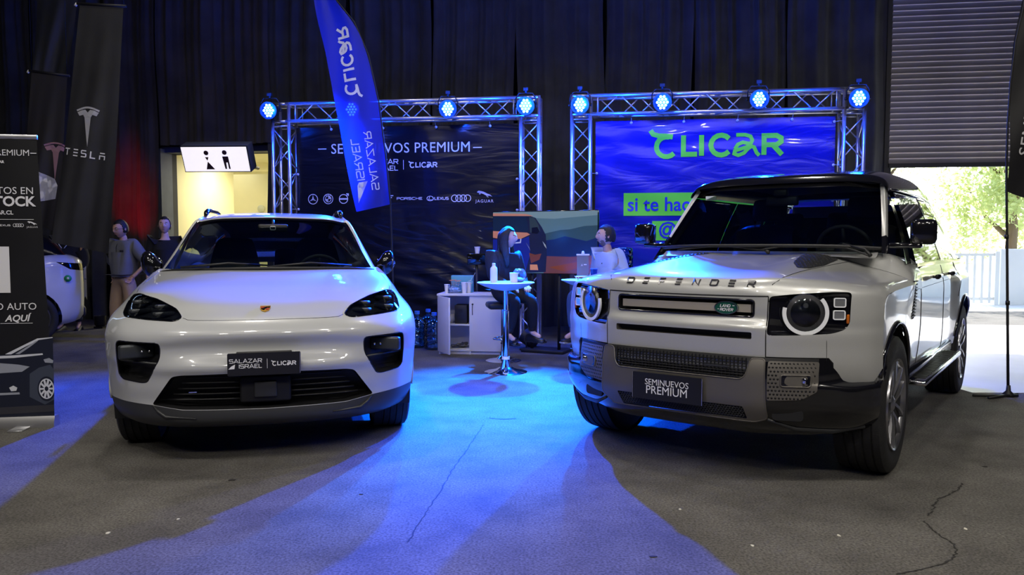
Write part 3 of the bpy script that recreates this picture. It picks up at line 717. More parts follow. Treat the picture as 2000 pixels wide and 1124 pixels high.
def vinyl(name, c, rough=.30, coat=.25):
    m = mat(name, c, rough, coat=coat, noise=(3, .05)); n = m.node_tree.nodes; L = m.node_tree.links
    tc = n.new('ShaderNodeTexCoord'); mp = n.new('ShaderNodeMapping'); mp.inputs['Rotation'].default_value = (0, R(-24), 0); mp.inputs['Scale'].default_value = (1.0, 1, 4.5)
    t = n.new('ShaderNodeTexNoise'); t.inputs['Scale'].default_value = 1.1; t.inputs['Detail'].default_value = 2.5; t.inputs['Roughness'].default_value = .45; t.inputs['Distortion'].default_value = 1.6
    bp = n.new('ShaderNodeBump'); bp.inputs['Strength'].default_value = .6; bp.inputs['Distance'].default_value = .02
    L.new(tc.outputs['Object'], mp.inputs[0]); L.new(mp.outputs[0], t.inputs[0]); L.new(t.outputs[0], bp.inputs['Height']); L.new(bp.outputs[0], n['Principled BSDF'].inputs['Normal']); return m
m_vblk = vinyl('black_vinyl', (.003, .0035, .006)); m_vblu = vinyl('blue_vinyl', (.004, .010, .30)); m_grn = mat('green_print', (.16, .85, .04), .35)
def on_wr(me, wr, off=-.004):
    for v in me.vertices: v.co.y = BN + wr(v.co.x, v.co.z) + off
    me.update(); return me
def subdiv(me, L_=.06):
    bm = bmesh.new(); bm.from_mesh(me)
    for _ in range(5):
        es = [e for e in bm.edges if e.calc_length() > L_]
        if not es: break
        bmesh.ops.subdivide_edges(bm, edges=es, cuts=1)
        bmesh.ops.triangulate(bm, faces=[f for f in bm.faces if len(f.verts) > 4])
    bm.to_mesh(me); bm.free(); return me
def btext(root, name, txt, u, v, h, m, wr, **kw):
    t, z = bt(u, v, BN); me = text_mesh(txt, h / .72, **kw); me.transform(face_T((t, BN, z))); subdiv(me); on_wr(me, wr); return link(name, me, m, root)
def bstroke(root, name, fn_, u, v, m, wr, s=1.):
    t, z = bt(u, v, BN); mb = MB(); fn_(mb, face_T((t, BN, z)) @ Matrix.Scale(s, 4)); me = mb.mesh(name); subdiv(me); on_wr(me, wr); return link(name, me, m, root)

bl = banner(TL0 + .31, TL1 - .31, .03, ZT - .34, wr_left, m_vblk, 'black vinyl banner with white used-car lettering and maker emblems', [bt(812, 300, BN)[0], bt(757, 300, BN)[0] + .02])
S1 = 10.35 / 1500    # metres per pixel on the left banner
btext(bl, 'lettering', 'SEMINUEVOS PREMIUM', 783, 290, 20.5 * S1, m_whitep, wr_left, xs=.955, space=1.04)
bstroke(bl, 'dash', lambda mb, T: (ribbon(mb, [(-.06, 0), (.06, 0)], .012, T=T, depth=0)), 633, 291.5, m_whitep, wr_left)
bstroke(bl, 'dash', lambda mb, T: (ribbon(mb, [(-.06, 0), (.06, 0)], .012, T=T, depth=0)), 933, 288, m_whitep, wr_left)
def f_salazar(mb, T, h=.062, xs=1.15):
    for k, w_ in enumerate(('SALAZAR', 'ISRAEL')):
        mbx = sum(GL[c][0] * h * xs + .2 * h for c in w_) - .2 * h
        strokes(mb, w_, h, .15, .2, 0, 0, T=T @ Matrix.Translation((-mbx, h * .72 - k * h * 1.36, 0)), center=False, xs=xs)
    mb.prism([(-.50 * h / .062, -1.3 * h), (-.455 * h / .062, -.55 * h), (-.40 * h / .062, -.1 * h), (-.41 * h / .062, -1.25 * h)], 0, 0.0005, T=T)
def f_clicar(mb, T, h=.06):
    x = 0
    for c, g in (('c', .3), ('l', .25), ('i', .28), ('o', .18), ('a', .12), ('r', 0)):
        wd, ls = GL[c]
        for l in ls: ribbon(mb, [((x + p[0]) * h, (p[1] - .5) * h) for p in l], .21 * h, 0, 0, T=T)
        x += wd + g
    return x * h
bstroke(bl, 'dealer_lettering', lambda mb, T: f_salazar(mb, T, .066), 779, 322.5, m_whitep, wr_left)
bstroke(bl, 'divider', lambda mb, T: ribbon(mb, [(0, -.065), (0, .065)], .007, T=T, depth=0), 789.5, 322, m_whitep, wr_left)
bstroke(bl, 'website_lettering', lambda mb, T: f_clicar(mb, T, .068), 802, 322.5, m_whitep, wr_left)
# maker emblems
def ring(mb, r, w, T, n=28, cx=0, cy=0, ry=None): ribbon(mb, circ(r, n, cx, cy, ry=ry), w, 0, 0, T=T, closed=True)
def e_star(mb, T):
    ring(mb, .068, .009, T)
    for a in (90, 210, 330): mb.prism([(.062 * math.cos(R(a)), .062 * math.sin(R(a))), (.012 * math.cos(R(a - 90)), .012 * math.sin(R(a - 90))), (.012 * math.cos(R(a + 90)), .012 * math.sin(R(a + 90)))], 0, .0005, T=T)
def e_round(mb, T):
    ring(mb, .068, .008, T); ring(mb, .042, .007, T)
    for a in (0, 180): mb.prism([(0, 0)] + [(.04 * math.cos(R(a + k * 15)), .04 * math.sin(R(a + k * 15))) for k in range(7)], 0, .0005, T=T)
    for a in (60, 90, 120): ribbon(mb, [(.048 * math.cos(R(a)), .048 * math.sin(R(a))), (.064 * math.cos(R(a)), .064 * math.sin(R(a)))], .008, 0, 0, T=T)
def e_arrow(mb, T):
    ring(mb, .062, .010, T); ribbon(mb, [(-.062, 0), (.062, 0)], .020, 0, 0, T=T); ribbon(mb, [(.045, .045), (.07, .07)], .01, 0, 0, T=T); ribbon(mb, [(.04, .072), (.072, .072), (.072, .04)], .01, 0, 0, T=T)
def e_word(word, h, xs=1.6, w=.2): return lambda mb, T: strokes(mb, word, h, w, .32, 0, 0, T=T, xs=xs)
def e_L(mb, T): ring(mb, .036, .008, T @ Matrix.Diagonal((1.25, .9, 1, 1))); ribbon(mb, [(-.005, .03), (-.022, -.018), (.03, -.018)], .008, 0, 0, T=T); strokes(mb, 'LEXUS', .036, .22, .28, 0, 0, T=T @ Matrix.Translation((.062, 0, 0)), center=False, xs=1.15)
def e_rings(mb, T):
    for k in range(4): ring(mb, .045, .010, T, cx=-.09 + .06 * k)
def e_cat(mb, T):
    me = text_mesh('JAGUAR', .058, space=1.25); mb.add([v.co.copy() for v in me.vertices], [list(p.vertices) for p in me.polygons], T=T @ Matrix.Translation((0, -.05, 0)))
    mb.prism([(-.105, .075), (-.085, .092), (-.05, .088), (-.01, .078), (.04, .052), (.075, .04), (.11, .01), (.07, .022), (.045, .02), (.06, -.002), (.035, .006), (.02, .03), (-.02, .05), (-.05, .058), (-.06, .04), (-.075, .045), (-.07, .062), (-.095, .066)], 0, .0005, T=T)
for u, v, f, nm in [(614, 389.5, e_star, 'three_pointed_star_emblem'), (643.5, 389, e_round, 'roundel_emblem'), (673, 389, e_arrow, 'arrow_ring_emblem'), (716, 388.5, e_word('Seat'.upper().replace('S', 'S'), .05, 1.2), 'maker_lettering'), (765, 386.5, lambda mb, T: [ribbon(mb, [(-.05 + .01 * k, .028 - .026 * k), (.035 - .02 * k, .028 - .026 * k)], .012, 0, 0, T=T) for k in range(3)], 'maker_lettering'),
                    (801, 388, e_word('PORSCHE', .033), 'maker_lettering'), (841, 388, e_L, 'maker_lettering'), (901, 387.5, e_rings, 'four_rings_emblem'), (946.5, 386, e_cat, 'leaping_cat_emblem')]:
    bstroke(bl, nm, f, u, v, m_whitep, wr_left)
ll, lr = TL0 + .33, TL1 - .33
eyelets(bl, [(ll, z, -.1, .0) for z in (.7, 1.3, 1.83, 2.32)] + [(lr, z, .1, .0) for z in (.7, 1.3, 1.80, 2.22)] + [(ll + .5 + k * .75, ZT - .37, .0, .1) for k in range(4)])

br = banner(TR0 + .33, TR1 - .33, .03, ZT - .34, wr_right, m_vblu, 'blue vinyl banner with large green website name, behind the silver off-roader', [bt(1424, 300, BN)[0]])
S2 = 10.0 / 1500
def f_big(mb, T):
    x = 0; h = .283
    for c, g in (('c', .34), ('l', .20), ('i', .33), ('o', .17), ('a', .14), ('r', 0)):
        wd, ls = GL[c]
        for l in ls: ribbon(mb, [((x + p[0]) * h, (p[1] - .5) * h * .95) for p in l], (.165 if c == 'a' else .225) * h, 0, 0, T=T)
        x += wd + g
bstroke(br, 'website_lettering', f_big, 1277, 286, m_grn, wr_right)
def panel(u0, v0, u1, v1, nm):
    t0, z0 = bt(u0, v1, BN); t1, z1 = bt(u1, v0, BN); mb = MB(); mb.grid(np.array([[(t0 + (t1 - t0) * i / 30, 0, z0 + (z1 - z0) * j / 12) for i in range(31)] for j in range(13)])); me = mb.mesh(nm); on_wr(me, wr_right, -.003); return link(nm, me, m_grn, br)
panel(1217, 375, 1500, 422, 'green_strip'); panel(1273, 431, 1560, 470, 'green_strip')
m_bluep = mat('blue_print', (.01, .03, .45), .35)
o = btext(br, 'lettering', 'si te hace', 1224, 401, .185, m_bluep, wr_right, bold=.004, align='LEFT', xs=.95)
o = btext(br, 'lettering', '@CLICAR', 1285, 449, .17, m_bluep, wr_right, bold=.006, align='LEFT')
for o in list(br.children):
    if o.name.startswith('lettering'):
        for v in o.data.vertices: v.co.y -= .003
rl, rr_ = TR0 + .35, TR1 - .35
eyelets(br, [(rl, z, -.1, .0) for z in (.7, 1.3, 1.72, 2.28)] + [(rr_, z, .1, .0) for z in (.7, 1.3, 1.9, 2.35, 2.9)] + [(rl + .45 + k * .68, ZT - .37, .0, .1) for k in range(4)])

# ------------------------------------------------------------------ LED par lamps
BLUE = (.002, .062, 1.0)
m_led = mat('lit_led', (.8, .9, 1), .3, emit=(.42, .90, 1.0), es=5.0)
m_ledrim = mat('blue_lens_plate', (.004, .006, .03), .25, emit=(0, .03, 1.0), es=.25)
def par_proto():
    root = thing('led_par_lamp', 'x', 'lamp')
    mb = MB(); mb.lathe([(0, .20), (.05, .20), (.085, .17), (.105, .10), (.11, .0), (.118, -.012), (.118, -.02), (.098, -.02), (.095, .0), (0, .0)], 28, T=Matrix.Rotation(R(90), 4, 'X') @ Matrix.Scale(-1, 4, (0, 0, 1))); mb.build('housing', m_blk, root, auto=40)
    mb = MB(); mb.lathe([(0, 0), (.094, 0), (.094, .004), (0, .004)], 28, T=Matrix.Rotation(R(90), 4, 'X')); mb.build('lens_plate', m_ledrim, root, auto=40)
    md = None
    pts = [(0, 0), ] + [(.032 * math.cos(R(60 * k + 30)), .032 * math.sin(R(60 * k + 30))) for k in range(3)] + [(.064 * math.cos(R(40 * k)), .064 * math.sin(R(40 * k))) for k in range(9)]
    pts = [(x, y) for y in (-.036, .036) for x in (-.042, 0, .042)] + [(x, 0) for x in (-.063, -.021, .021, .063)] + [(x, y) for y in (-.071, .071) for x in (-.021, .021)]
    for p in pts:
        if md is None: mb = MB(); mb.lathe([(0, .012), (.010, .011), (.0155, .006), (.0165, 0)], 12, T=Matrix.Rotation(R(90), 4, 'X')); md = mb.mesh('led'); md.materials.append(m_led)
        link('led', md, None, root, (p[0], -.004, p[1]))
    mb = MB(); Y = [(-.13, .08, 0), (-.13, .08, .10), (-.09, .08, .165), (.09, .08, .165), (.13, .08, .10), (.13, .08, 0)]
    mb.tube(Y, .009, 6); mb.tube([(0, .08, .165), (0, .08, .21)], .015, 8); mb.box((0, .08, .215), (.06, .05, .04)); mb.tube([(-.12, .08, 0), (-.15, .08, 0)], .018, 8); mb.tube([(.12, .08, 0), (.15, .08, 0)], .018, 8)
    mb.build('yoke', m_blk, root)
    return root
lamps = [(530, 216, 'at the outer left end of the left truss'), (690, 214, 'seen through the blue feather flag'), (876, 213, 'right of centre on the left truss'), (1026, 207, 'at the right end of the left truss'),
         (1131, 205, 'at the left end of the right truss'), (1290, 200, 'left of centre on the right truss'), (1477, 194, 'right of centre on the right truss'), (1669, 192, 'at the right end of the right truss')]
PAR = par_proto()
aims = [(-4.3, 4.6, 0), (-3.2, 4.2, 0), (-.3, 3.6, 0), (-.30, 6.9, 0), (-.15, 6.6, 0), (-.1, 3.4, 0), (2.2, 6.4, 1.0), (3.9, 6.6, .5)]
pws = [5200, 5200, 9000, 14000, 14000, 9000, 1500, 700]
szs = [52, 58, 58, 40, 40, 58, 60, 50]
for k, (u, v, wh) in enumerate(lamps):
    t, z = bt(u, v, -.16); P = bworld(t, -.16, z)
    o = PAR if k == 0 else copy_tree(PAR)
    d = Vector(aims[k]) - P; yaw = math.atan2(d.x, -d.y); pit = math.atan2(-d.z, math.hypot(d.x, d.y))
    o.location = P; o.rotation_euler = (R(9), 0, yaw * .5 + R([0, 0, 0, 0, 0, 0, 0, -10][k])); tag(o, 'lit blue LED par lamp ' + wh, 'lamp')
    tgt = aims[k]
    light('par_beam', 'SPOT', P + d.normalized() * .06, pws[k], (.001, .135, 1.0) if k in (3, 4) else BLUE, tgt, spot_size=R(szs[k]), spot_blend=.9, shadow_soft_size=.05)
    light('par_spill', 'POINT', P + Vector((0, -.10, 0)), 170 if k in (3, 4) else 85, BLUE, shadow_soft_size=.09)
# ------------------------------------------------------------------ car materials and shared parts
m_wpaint = mat('chalk_white_car_paint', (.44, .45, .455), .32, coat=.9, noise=(2.5, .01))
m_spaint = mat('silver_car_paint', (.50, .505, .49), .33, metal=.35, coat=.9, noise=(600, .06))
m_gpaint = mat('gloss_black_car_paint', (.006, .006, .008), .12, coat=.9)
m_satin = mat('satin_dark_grey_trim', (.030, .031, .033), .42)
m_rubber = mat('tyre_rubber', (.014, .014, .015), .72, noise=(30, .2), bump=(90, .2))
m_dark = mat('black_grille_plastic', (.008, .008, .009), .55)
m_gap = mat('shut_line_black', (.010, .010, .011), .8)
m_rim = mat('machined_alloy', (.36, .36, .38), .25, metal=.9)
m_rimd = mat('dark_alloy', (.03, .03, .033), .3, metal=.7)
m_wind = glass_mat('windscreen_glass', (.42, .50, .50), .05)
m_side = glass_mat('side_window_glass', (.20, .23, .23), .08)
m_lens = glass_mat('headlamp_glass', (.62, .66, .70), .06)
m_seat = mat('dark_seat_leather', (.035, .035, .04), .55, bump=(200, .1))
m_seatw = mat('grey_seat_leather', (.10, .10, .11), .5, bump=(200, .1))
m_cab = mat('dark_cabin_trim', (.02, .02, .022), .7)
m_mirror = mat('mirror_glass', (.8, .8, .8), .02, metal=1.)
m_silt = mat('silver_bumper_trim', (.16, .148, .132), .40, metal=.55)
m_chromel = mat('bright_trim', (.75, .75, .76), .15, metal=1.)
m_amber = mat('amber_lens', (.5, .12, .01), .2)
m_red = mat('red_lens', (.35, .01, .01), .15, coat=.5)
m_drl = mat('white_lamp_diffuser', (.82, .84, .86), .3)

def seam(sk, pts, ax, parent, r=.0028, name='shut_line', m=None, step=.03, sink=.0012, both=True):
    for sg_ in ((1, -1) if both else (1,)):
        q = [((-a if sg_ < 0 else a), b) for a, b in pts] if ax == 'x' else pts
        P = sk.line(q, ax if not (ax == 'y' and sg_ < 0) else '-y', step)
        P = [p - sk.normal(p) * sink for p in P]; mb = MB(); mb.tube(P, r, 5); mb.build(name, m or m_gap, parent)
def tyre(mb, R_, w, rr, mi=0):
    """tyre about the y axis; R_ outer radius, w width, rr rim radius; with grooves"""
    h = w / 2; g = .007
    p = [(rr, -h * .80), (rr + .012, -h * .92), ((rr + R_) / 2, -h * 1.0), (R_ - .025, -h * .95), (R_ - .006, -h * .84)]
    for k in range(4):
        c = (-.54 + .36 * k) * h; p += [(R_, c - .012 - .05), (R_, c - .006), (R_ - g, c - .004), (R_ - g, c + .004), (R_, c + .006)] if k == 0 else [(R_, c - .006), (R_ - g, c - .004), (R_ - g, c + .004), (R_, c + .006)]
    p += [(R_ - .006, h * .84), (R_ - .025, h * .95), ((rr + R_) / 2, h * 1.0), (rr + .012, h * .92), (rr, h * .80)]
    mb.lathe(p, 64, mi, T=Matrix.Rotation(R(-90), 4, 'X'), closed=False)
def wheel(parent, loc, R_, w, rr, side, spokes=5, steer=0., style='double', label=None, double=True):
    """one wheel: tyre mesh with rim, spokes, hub and disc below it. side=+1: outer face towards +y"""
    mb = MB(); tyre(mb, R_, w, rr); T_ = Matrix.Translation(loc) @ Matrix.Rotation(steer, 4, 'Z') @ (Matrix.Identity(4) if side > 0 else Matrix.Rotation(math.pi, 4, 'Z'))
    ty = mb.build('wheel', m_rubber, parent, auto=40); ty.matrix_local = T_
    # sidewall lettering rib
    RX = Matrix.Rotation(R(-90), 4, 'X'); h = w / 2
    mb = MB(); mb.lathe([(rr + .002, -h * .80), (rr - .012, -h * .7), (rr - .02, 0), (rr - .02, h * .6), (rr - .010, h * .93), (rr + .006, h * 1.0), (rr + .010, h * .92)], 48, T=RX, closed=True); mb.build('rim', m_rim, ty, auto=50)
    mb = MB(); mb.lathe([(0, h * .1), (rr * .72, h * .1), (rr * .72, h * .0), (0, 0)], 40, T=RX); mb.build('brake_disc', mat('brake_disc_steel', (.25, .25, .26), .35, metal=.9), ty, auto=40)
    mb = MB(); mb.box((rr * .45, h * .08, .1), (.16, .1, .12), bev=.02); mb.build('brake_caliper', m_gpaint, ty)
    for k in range(spokes):
        a = 2 * math.pi * k / spokes + .3; A = Matrix.Rotation(a, 4, 'Y'); mb = MB()
        for s in ((-1, 1) if double else (0,)):
            w0, w1 = (.030, .030) if double else (.05, .075); o0, o1 = s * .028, s * rr * .22
            P = []
            for (r_, o, ww, yy) in ((.045, o0, w0, h * .80), (rr * .5, (o0 + o1) / 2, (w0 + w1) / 2 * .85, h * .93), (rr - .012, o1, w1, h * .96)):
                P.append([(o - ww / 2, yy - .045, r_), (o - ww / 2 * .7, yy, r_), (o + ww / 2 * .7, yy, r_), (o + ww / 2, yy - .045, r_)])
            mb.grid(np.array(P), 0, False, T=A, closed_u=True)
        mb.build('spoke', m_rim if k % 1 == 0 else m_rimd, ty)
    mb = MB(); mb.lathe([(0, h * .88), (.03, h * .88), (.05, h * .8), (.06, h * .1), (0, h * .1)], 20, T=RX); mb.build('hub', m_rim, ty, auto=40)
    return ty
def seat(parent, x, y, zb, m, w=.52, tall=.66, head=True, lean=14, taper=.12):
    """backrest + headrest + cushion; faces +x"""
    T_ = Matrix.Translation((x, y, zb)) @ Matrix.Rotation(R(-lean), 4, 'Y')
    prof = curve([(-.07, 0), (-.09, .3), (-.08, tall - .05), (-.04, tall), (.02, tall - .03), (.045, tall * .6), (.06, .2), (.07, 0)], 22); G = []
    for k in range(15):
        s = -1 + 2 * k / 14; sc = 1 - .18 * abs(s) ** 3; bol = .05 * abs(s) ** 2.5
        G.append([(p[0] + (bol if p[0] > 0 else 0), s * w / 2 * (1 - taper * (p[1] / tall) ** 2), p[1] * (1 - .06 * abs(s) ** 4)) for p in prof])
    mb = MB(); mb.grid(np.array(G), T=T_)
    o = mb.build('seat_back', m, parent)
    mb = MB(); mb.box((x + .27, y, zb - .02), (.52, w * .96, .16), bev=.06); mb.build('seat_cushion', m, parent)
    if head:
        mb = MB(); mb.box((-.01, 0, tall + .12), (.10, w * .56, .20), bev=.045, T=T_); mb.tube([(-.01, -.06, tall - .05), (-.01, -.06, tall + .05)], .006, 6, T=T_); mb.tube([(-.01, .06, tall - .05), (-.01, .06, tall + .05)], .006, 6, T=T_); mb.build('headrest', m, parent)
def steering(parent, x, y, z, r=.18):
    T_ = Matrix.Translation((x, y, z)) @ Matrix.Rotation(R(-66), 4, 'Y'); mb = MB()
    mb.tube([(r * math.cos(a), r * math.sin(a), 0) for a in [2 * math.pi * k / 28 for k in range(28)]], .016, 8, closed=True, T=T_)
    mb.lathe([(0, .02), (.06, .015), (.07, -.02), (0, -.05)], 16, T=T_)
    for a in (0, 180, -90): mb.tube([(.05 * math.cos(R(a + 90)), .05 * math.sin(R(a + 90)), 0), (r * math.cos(R(a + 90)), r * math.sin(R(a + 90)), 0)], .014, 6, T=T_)
    mb.build('steering_wheel', m_cab, parent)
def put_on(me, sk, ax='x', off=.003):
    """drape lettering: its x,y coords become (y,z) seen from the front (mirrored to read), on the surface"""
    for v in me.vertices:
        p = sk.hit(v.co.x, v.co.y, ax); v.co = p + sk.normal(p) * (off + v.co.z)
    me.update(); return me
def sub_grid(G, j0, j1, i0, i1): return G[j0:j1 + 1, i0:i1 + 1]
def part_grid(G, name, m, parent, thick=0.):
    mb = MB(); mb.grid(G); o = mb.build(name, m, parent, recalc=False)
    return o
def ensure_out(o, ref=(0, 0, .8)):
    """flip so that normals look away from the reference line"""
    me = o.data; s = 0
    for p in me.polygons: s += p.normal.dot(p.center - Vector((p.center.x * .5 + ref[0], 0, ref[2])))
    if s < 0: me.flip_normals()
    return o
# ------------------------------------------------------------------ white electric SUV
mc = thing('electric_suv', 'chalk white electric SUV with black number plate and dark grey chin, facing the camera', 'car', (-1.731, 5.472, 0), R(15.3) - R(90))
F9 = [0, .25, .45, .62, .75, .86, .94, .985, 1]
ROWS = [(.225, .84, [.78, .77, .75, .71, .65, .57, .48, .42, .38]), (.262, .90, [.848, .84, .818, .77, .70, .61, .50, .43, .39]), (.31, .935, [.862, .853, .828, .778, .708, .617, .51, .43, .39]),
 (.385, .955, [.852, .843, .818, .768, .70, .612, .505, .43, .39]), (.47, .965, [.865, .856, .832, .782, .712, .622, .51, .435, .39]), (.56, .972, [.885, .876, .85, .795, .722, .63, .52, .44, .39]),
 (.605, .977, [.905, .896, .868, .808, .735, .64, .525, .44, .385]), (.635, .981, [.893, .884, .857, .802, .737, .645, .53, .44, .38]), (.67, .984, [.862, .855, .835, .795, .737, .647, .53, .44, .38]),
 (.72, .988, [.85, .843, .825, .793, .738, .65, .528, .43, .365]), (.765, .993, [.868, .861, .842, .808, .745, .65, .52, .42, .34]), (.79, .994, [.878, .870, .848, .806, .74, .642, .505, .398, .315]),
 (.83, .994, [.862, .853, .83, .785, .71, .605, .46, .35, .26]), (.88, .985, [.805, .797, .775, .72, .635, .52, .38, .27, .16]), (.92, .965, [.72, .715, .695, .645, .56, .44, .30, .18, .06]),
 (.97, .93, [.60, .60, .595, .555, .475, .37, .225, .10, -.04]), (1.02, .905, [.43, .435, .445, .43, .39, .31, .15, .0, -.14]), (1.06, .885, [.27, .28, .29, .27, .22, .12, -.02, -.14, -.25]),
 (1.10, .868, [.08, .09, .08, .03, -.05, -.16, -.28, -.36, -.42]), (1.135, .845, [-.08, -.08, -.11, -.17, -.25, -.34, -.44, -.50, -.55]), (1.158, .82, [-.25, -.26, -.29, -.34, -.40, -.46, -.52, -.56, -.60])]
CT = np.array([[(x, W_ * f, z) for x, f in zip(xs, F9)] for z, W_, xs in ROWS])
A = surf(mirror_rows(CT), 149, 120); sk = Skin(A); sk.flipto((1, 0, .6))
# outlines in (y, z)
HL = round_poly([(.478, .897), (.525, .945), (.595, .973), (.665, .997), (.79, 1.024), (.852, 1.012), (.878, .965), (.872, .908), (.845, .893), (.70, .886), (.52, .879)], .02, 3)
IN = round_poly([(.598, .757), (.868, .762), (.874, .70), (.866, .55), (.838, .522), (.715, .510), (.680, .515), (.600, .66)], .028, 4)
GR = round_poly([(.660, .376), (.535, .553), (.48, .563), (0, .572), (-.48, .563), (-.535, .553), (-.660, .376), (-.48, .350), (0, .343), (.48, .350)], .02, 3)
m_in = m_dark
for s in (1, -1):
    P = HL if s > 0 else mir(HL)
    lens = sk.cut(P)
    sk.finish(lens, 'headlight_lens', m_lens, mc, offset=.001)
    D = [sk.hit(a, b) for a, b in densify(P, .025)]; c = sum(D, Vector()) / len(D)
    hb, Q = wall_band(D, (-.07, 0, 0), 'headlight', m_gblk, mc, shrink=.93)
    mb = MB(); fill(mb, Q); mb.build('reflector_bowl', mat('smoked_lamp_interior', (.03, .032, .036), .35, metal=.3), hb)
    mb = MB(); mb.tube([p + Vector((.001, 0, 0)) for p in D], .0035, 5, closed=True); mb.build('lamp_rim', m_gblk, hb)
    # four-point lamp blocks with light strips
    for (yy, zz) in ((.60, .955), (.60, .915), (.76, .975), (.76, .925)):
        p = sk.hit(s * yy, zz); mb = MB(); mb.box((p.x - .045, s * yy, zz), (.05, .125, .024), bev=.008, rot=('Z', s * R(-32))); mb.build('lamp_module', mat('lamp_module_glass', (.05, .055, .06), .35, metal=.4), hb)
    p = sk.hit(s * .68, .945); mb = MB(); mb.box((p.x - .035, s * .68, .945), (.03, .035, .012), bev=.004, rot=('Z', s * R(-32))); mb.build('lamp_bridge', m_chromel, hb)
    # air intake
    P = IN if s > 0 else mir(IN); b_ = sk.cut(P); b_.free()
    D = [sk.hit(a, b) for a, b in densify(P, .025)]
    iw, Q = wall_band(D, (-.10, 0, 0), 'air_intake', m_dark, mc, shrink=.9)
    mb = MB(); fill(mb, Q); mb.build('intake_back', m_dark, iw)
    p = sk.hit(s * .74, .70); mb = MB(); mb.box((p.x - .035, s * .745, .70), (.05, .20, .085), bev=.012, rot=('Z', s * R(-30))); mb.build('main_lamp', mat('lamp_module_glass', (0, 0, 0)), iw)
    for dy in (-.03, 0.01): mb = MB(); mb.lathe([(0, .003), (.007, .0015), (.008, 0)], 12, T=Matrix.Translation((p.x - .012 - s * (dy) * .3, s * (.70 + dy), .70)) @ Matrix.Rotation(R(90), 4, 'Y')); mb.build('lamp_lens', m_chromel, iw)
    mb = MB(); q1 = sk.hit(s * .615, .625); q2 = sk.hit(s * .86, .635); mb.tube([q1 - Vector((.04, 0, 0)), q2 - Vector((.04, 0, 0))], .008, 6); mb.build('intake_blade', m_satin, iw)
    mb = MB(); mb.tube([p_ - Vector((.002, 0, 0)) for p_ in D], .004, 5, closed=True); mb.build('intake_edge', m_gpaint, iw)
gr = sk.cut(GR); gr.free()
D = [sk.hit(a, b) for a, b in densify(GR, .03)]; gw, Q = wall_band(D, (-.12, 0, 0), 'lower_grille', m_dark, mc, shrink=.97)
mb = MB(); fill(mb, Q); mb.build('grille_back', m_dark, gw)
for z in (.40, .435, .47, .505, .54):
    wv = .62 - (z - .376) * .75
    for a, b in ((-wv + .04, -.14), (.14, wv - .04)):
        P = [sk.hit(a + (b - a) * k / 8, z) - Vector((.055, 0, 0)) for k in range(9)]; mb = MB(); mb.tube(P, [.006] * 9, 5); mb.build('grille_bar', m_dark, gw)
p = sk.hit(0, .46); mb = MB(); mb.box((p.x - .045, 0, .458), (.03, .30, .165), bev=.02); mb.build('centre_frame', m_dark, gw)
mb = MB(); mb.box((p.x - .022, 0, .458), (.02, .135, .10), bev=.01); mb.build('radar_cover', mat('satin_dark_grey_trim', (0, 0, 0)), gw)
p = sk.hit(-.40, .455); mb = MB(); mb.box((p.x - .03, -.42, .452), (.004, .045, .006)); mb.build('trim_mark', m_chromel, gw)
# dark chin below the paint line
CH = [(-1.1, .1), (1.1, .1), (1.1, .398), (.96, .388), (.80, .382), (.660, .374), (.48, .347), (0, .340), (-.48, .347), (-.660, .374), (-.80, .382), (-.96, .388), (-1.1, .398)]
chin = sk.cut(CH); sk.finish(chin, 'chin_spoiler', mat('satin_dark_grey_trim', (0, 0, 0)), mc)
# crease fins at the chin corners
for s in (1, -1):
    P = [sk.hit(s * a, b) + Vector((.004, 0, 0)) for a, b in ((.655, .372), (.62, .335), (.575, .305), (.40, .295))]; mb = MB(); mb.tube(P, [.004, .009, .010, .003], 6); mb.build('chin_crease', mat('satin_dark_grey_trim', (0, 0, 0)), mc)
body = sk.finish(sk.bm, 'front_body', m_wpaint, mc)
seam(sk, [(0, .881), (.25, .882), (.40, .884), (.445, .887), (.475, .897)], 'x', mc)
seam(sk, [(.828, 1.024), (.838, 1.04), (.838, 1.08), (.825, 1.11), (.80, 1.135)], 'x', mc)
seam(sk, [(.875, .925), (.905, .93), (.955, .92)], 'x', mc, r=.0016)
# crest
p = sk.hit(0, .936); n = sk.normal(p); T_ = Matrix.Translation(p + n * .003) @ n.to_track_quat('Z', 'Y').to_matrix().to_4x4()
q = Matrix(((0, 0, 1, 0), (1, 0, 0, 0), (0, 1, 0, 0), (0, 0, 0, 1)))
tl = Vector((0, 0, 1)) - n * n.z; tl.normalize(); rt = tl.cross(n); T_ = Matrix(((rt.x, tl.x, n.x, p.x), (rt.y, tl.y, n.y, p.y), (rt.z, tl.z, n.z, p.z), (0, 0, 0, 1))) @ Matrix.Translation((0, 0, .002))
shd = [(-.031, .036), (.031, .036), (.031, 0), (.024, -.024), (0, -.042), (-.024, -.024), (-.031, 0)]
mb = MB(); mb.prism(shd, 0, .004, T=T_); cr = mb.build('bonnet_crest', mat('gold_enamel', (.75, .42, .08), .25, metal=.8), mc)
mb = MB(); mb.prism([(-.028, .008), (-.004, .008), (-.004, .022), (-.028, .022)], .004, .0055, T=T_); mb.prism([(.004, -.022), (.022, -.014), (.026, .002), (.004, .002)], .004, .0055, T=T_); mb.build('crest_red_stripe', mat('red_enamel', (.35, .02, .01), .3), cr)
mb = MB(); mb.prism([(.004, .008), (.028, .008), (.028, .022), (.004, .022)], .004, .0055, T=T_); mb.prism([(-.004, -.022), (-.022, -.014), (-.026, .002), (-.004, .002)], .004, .0055, T=T_); mb.prism(circ(.009, 12, 0, .004), .004, .007, T=T_); mb.build('crest_black_field', m_gblk, cr)
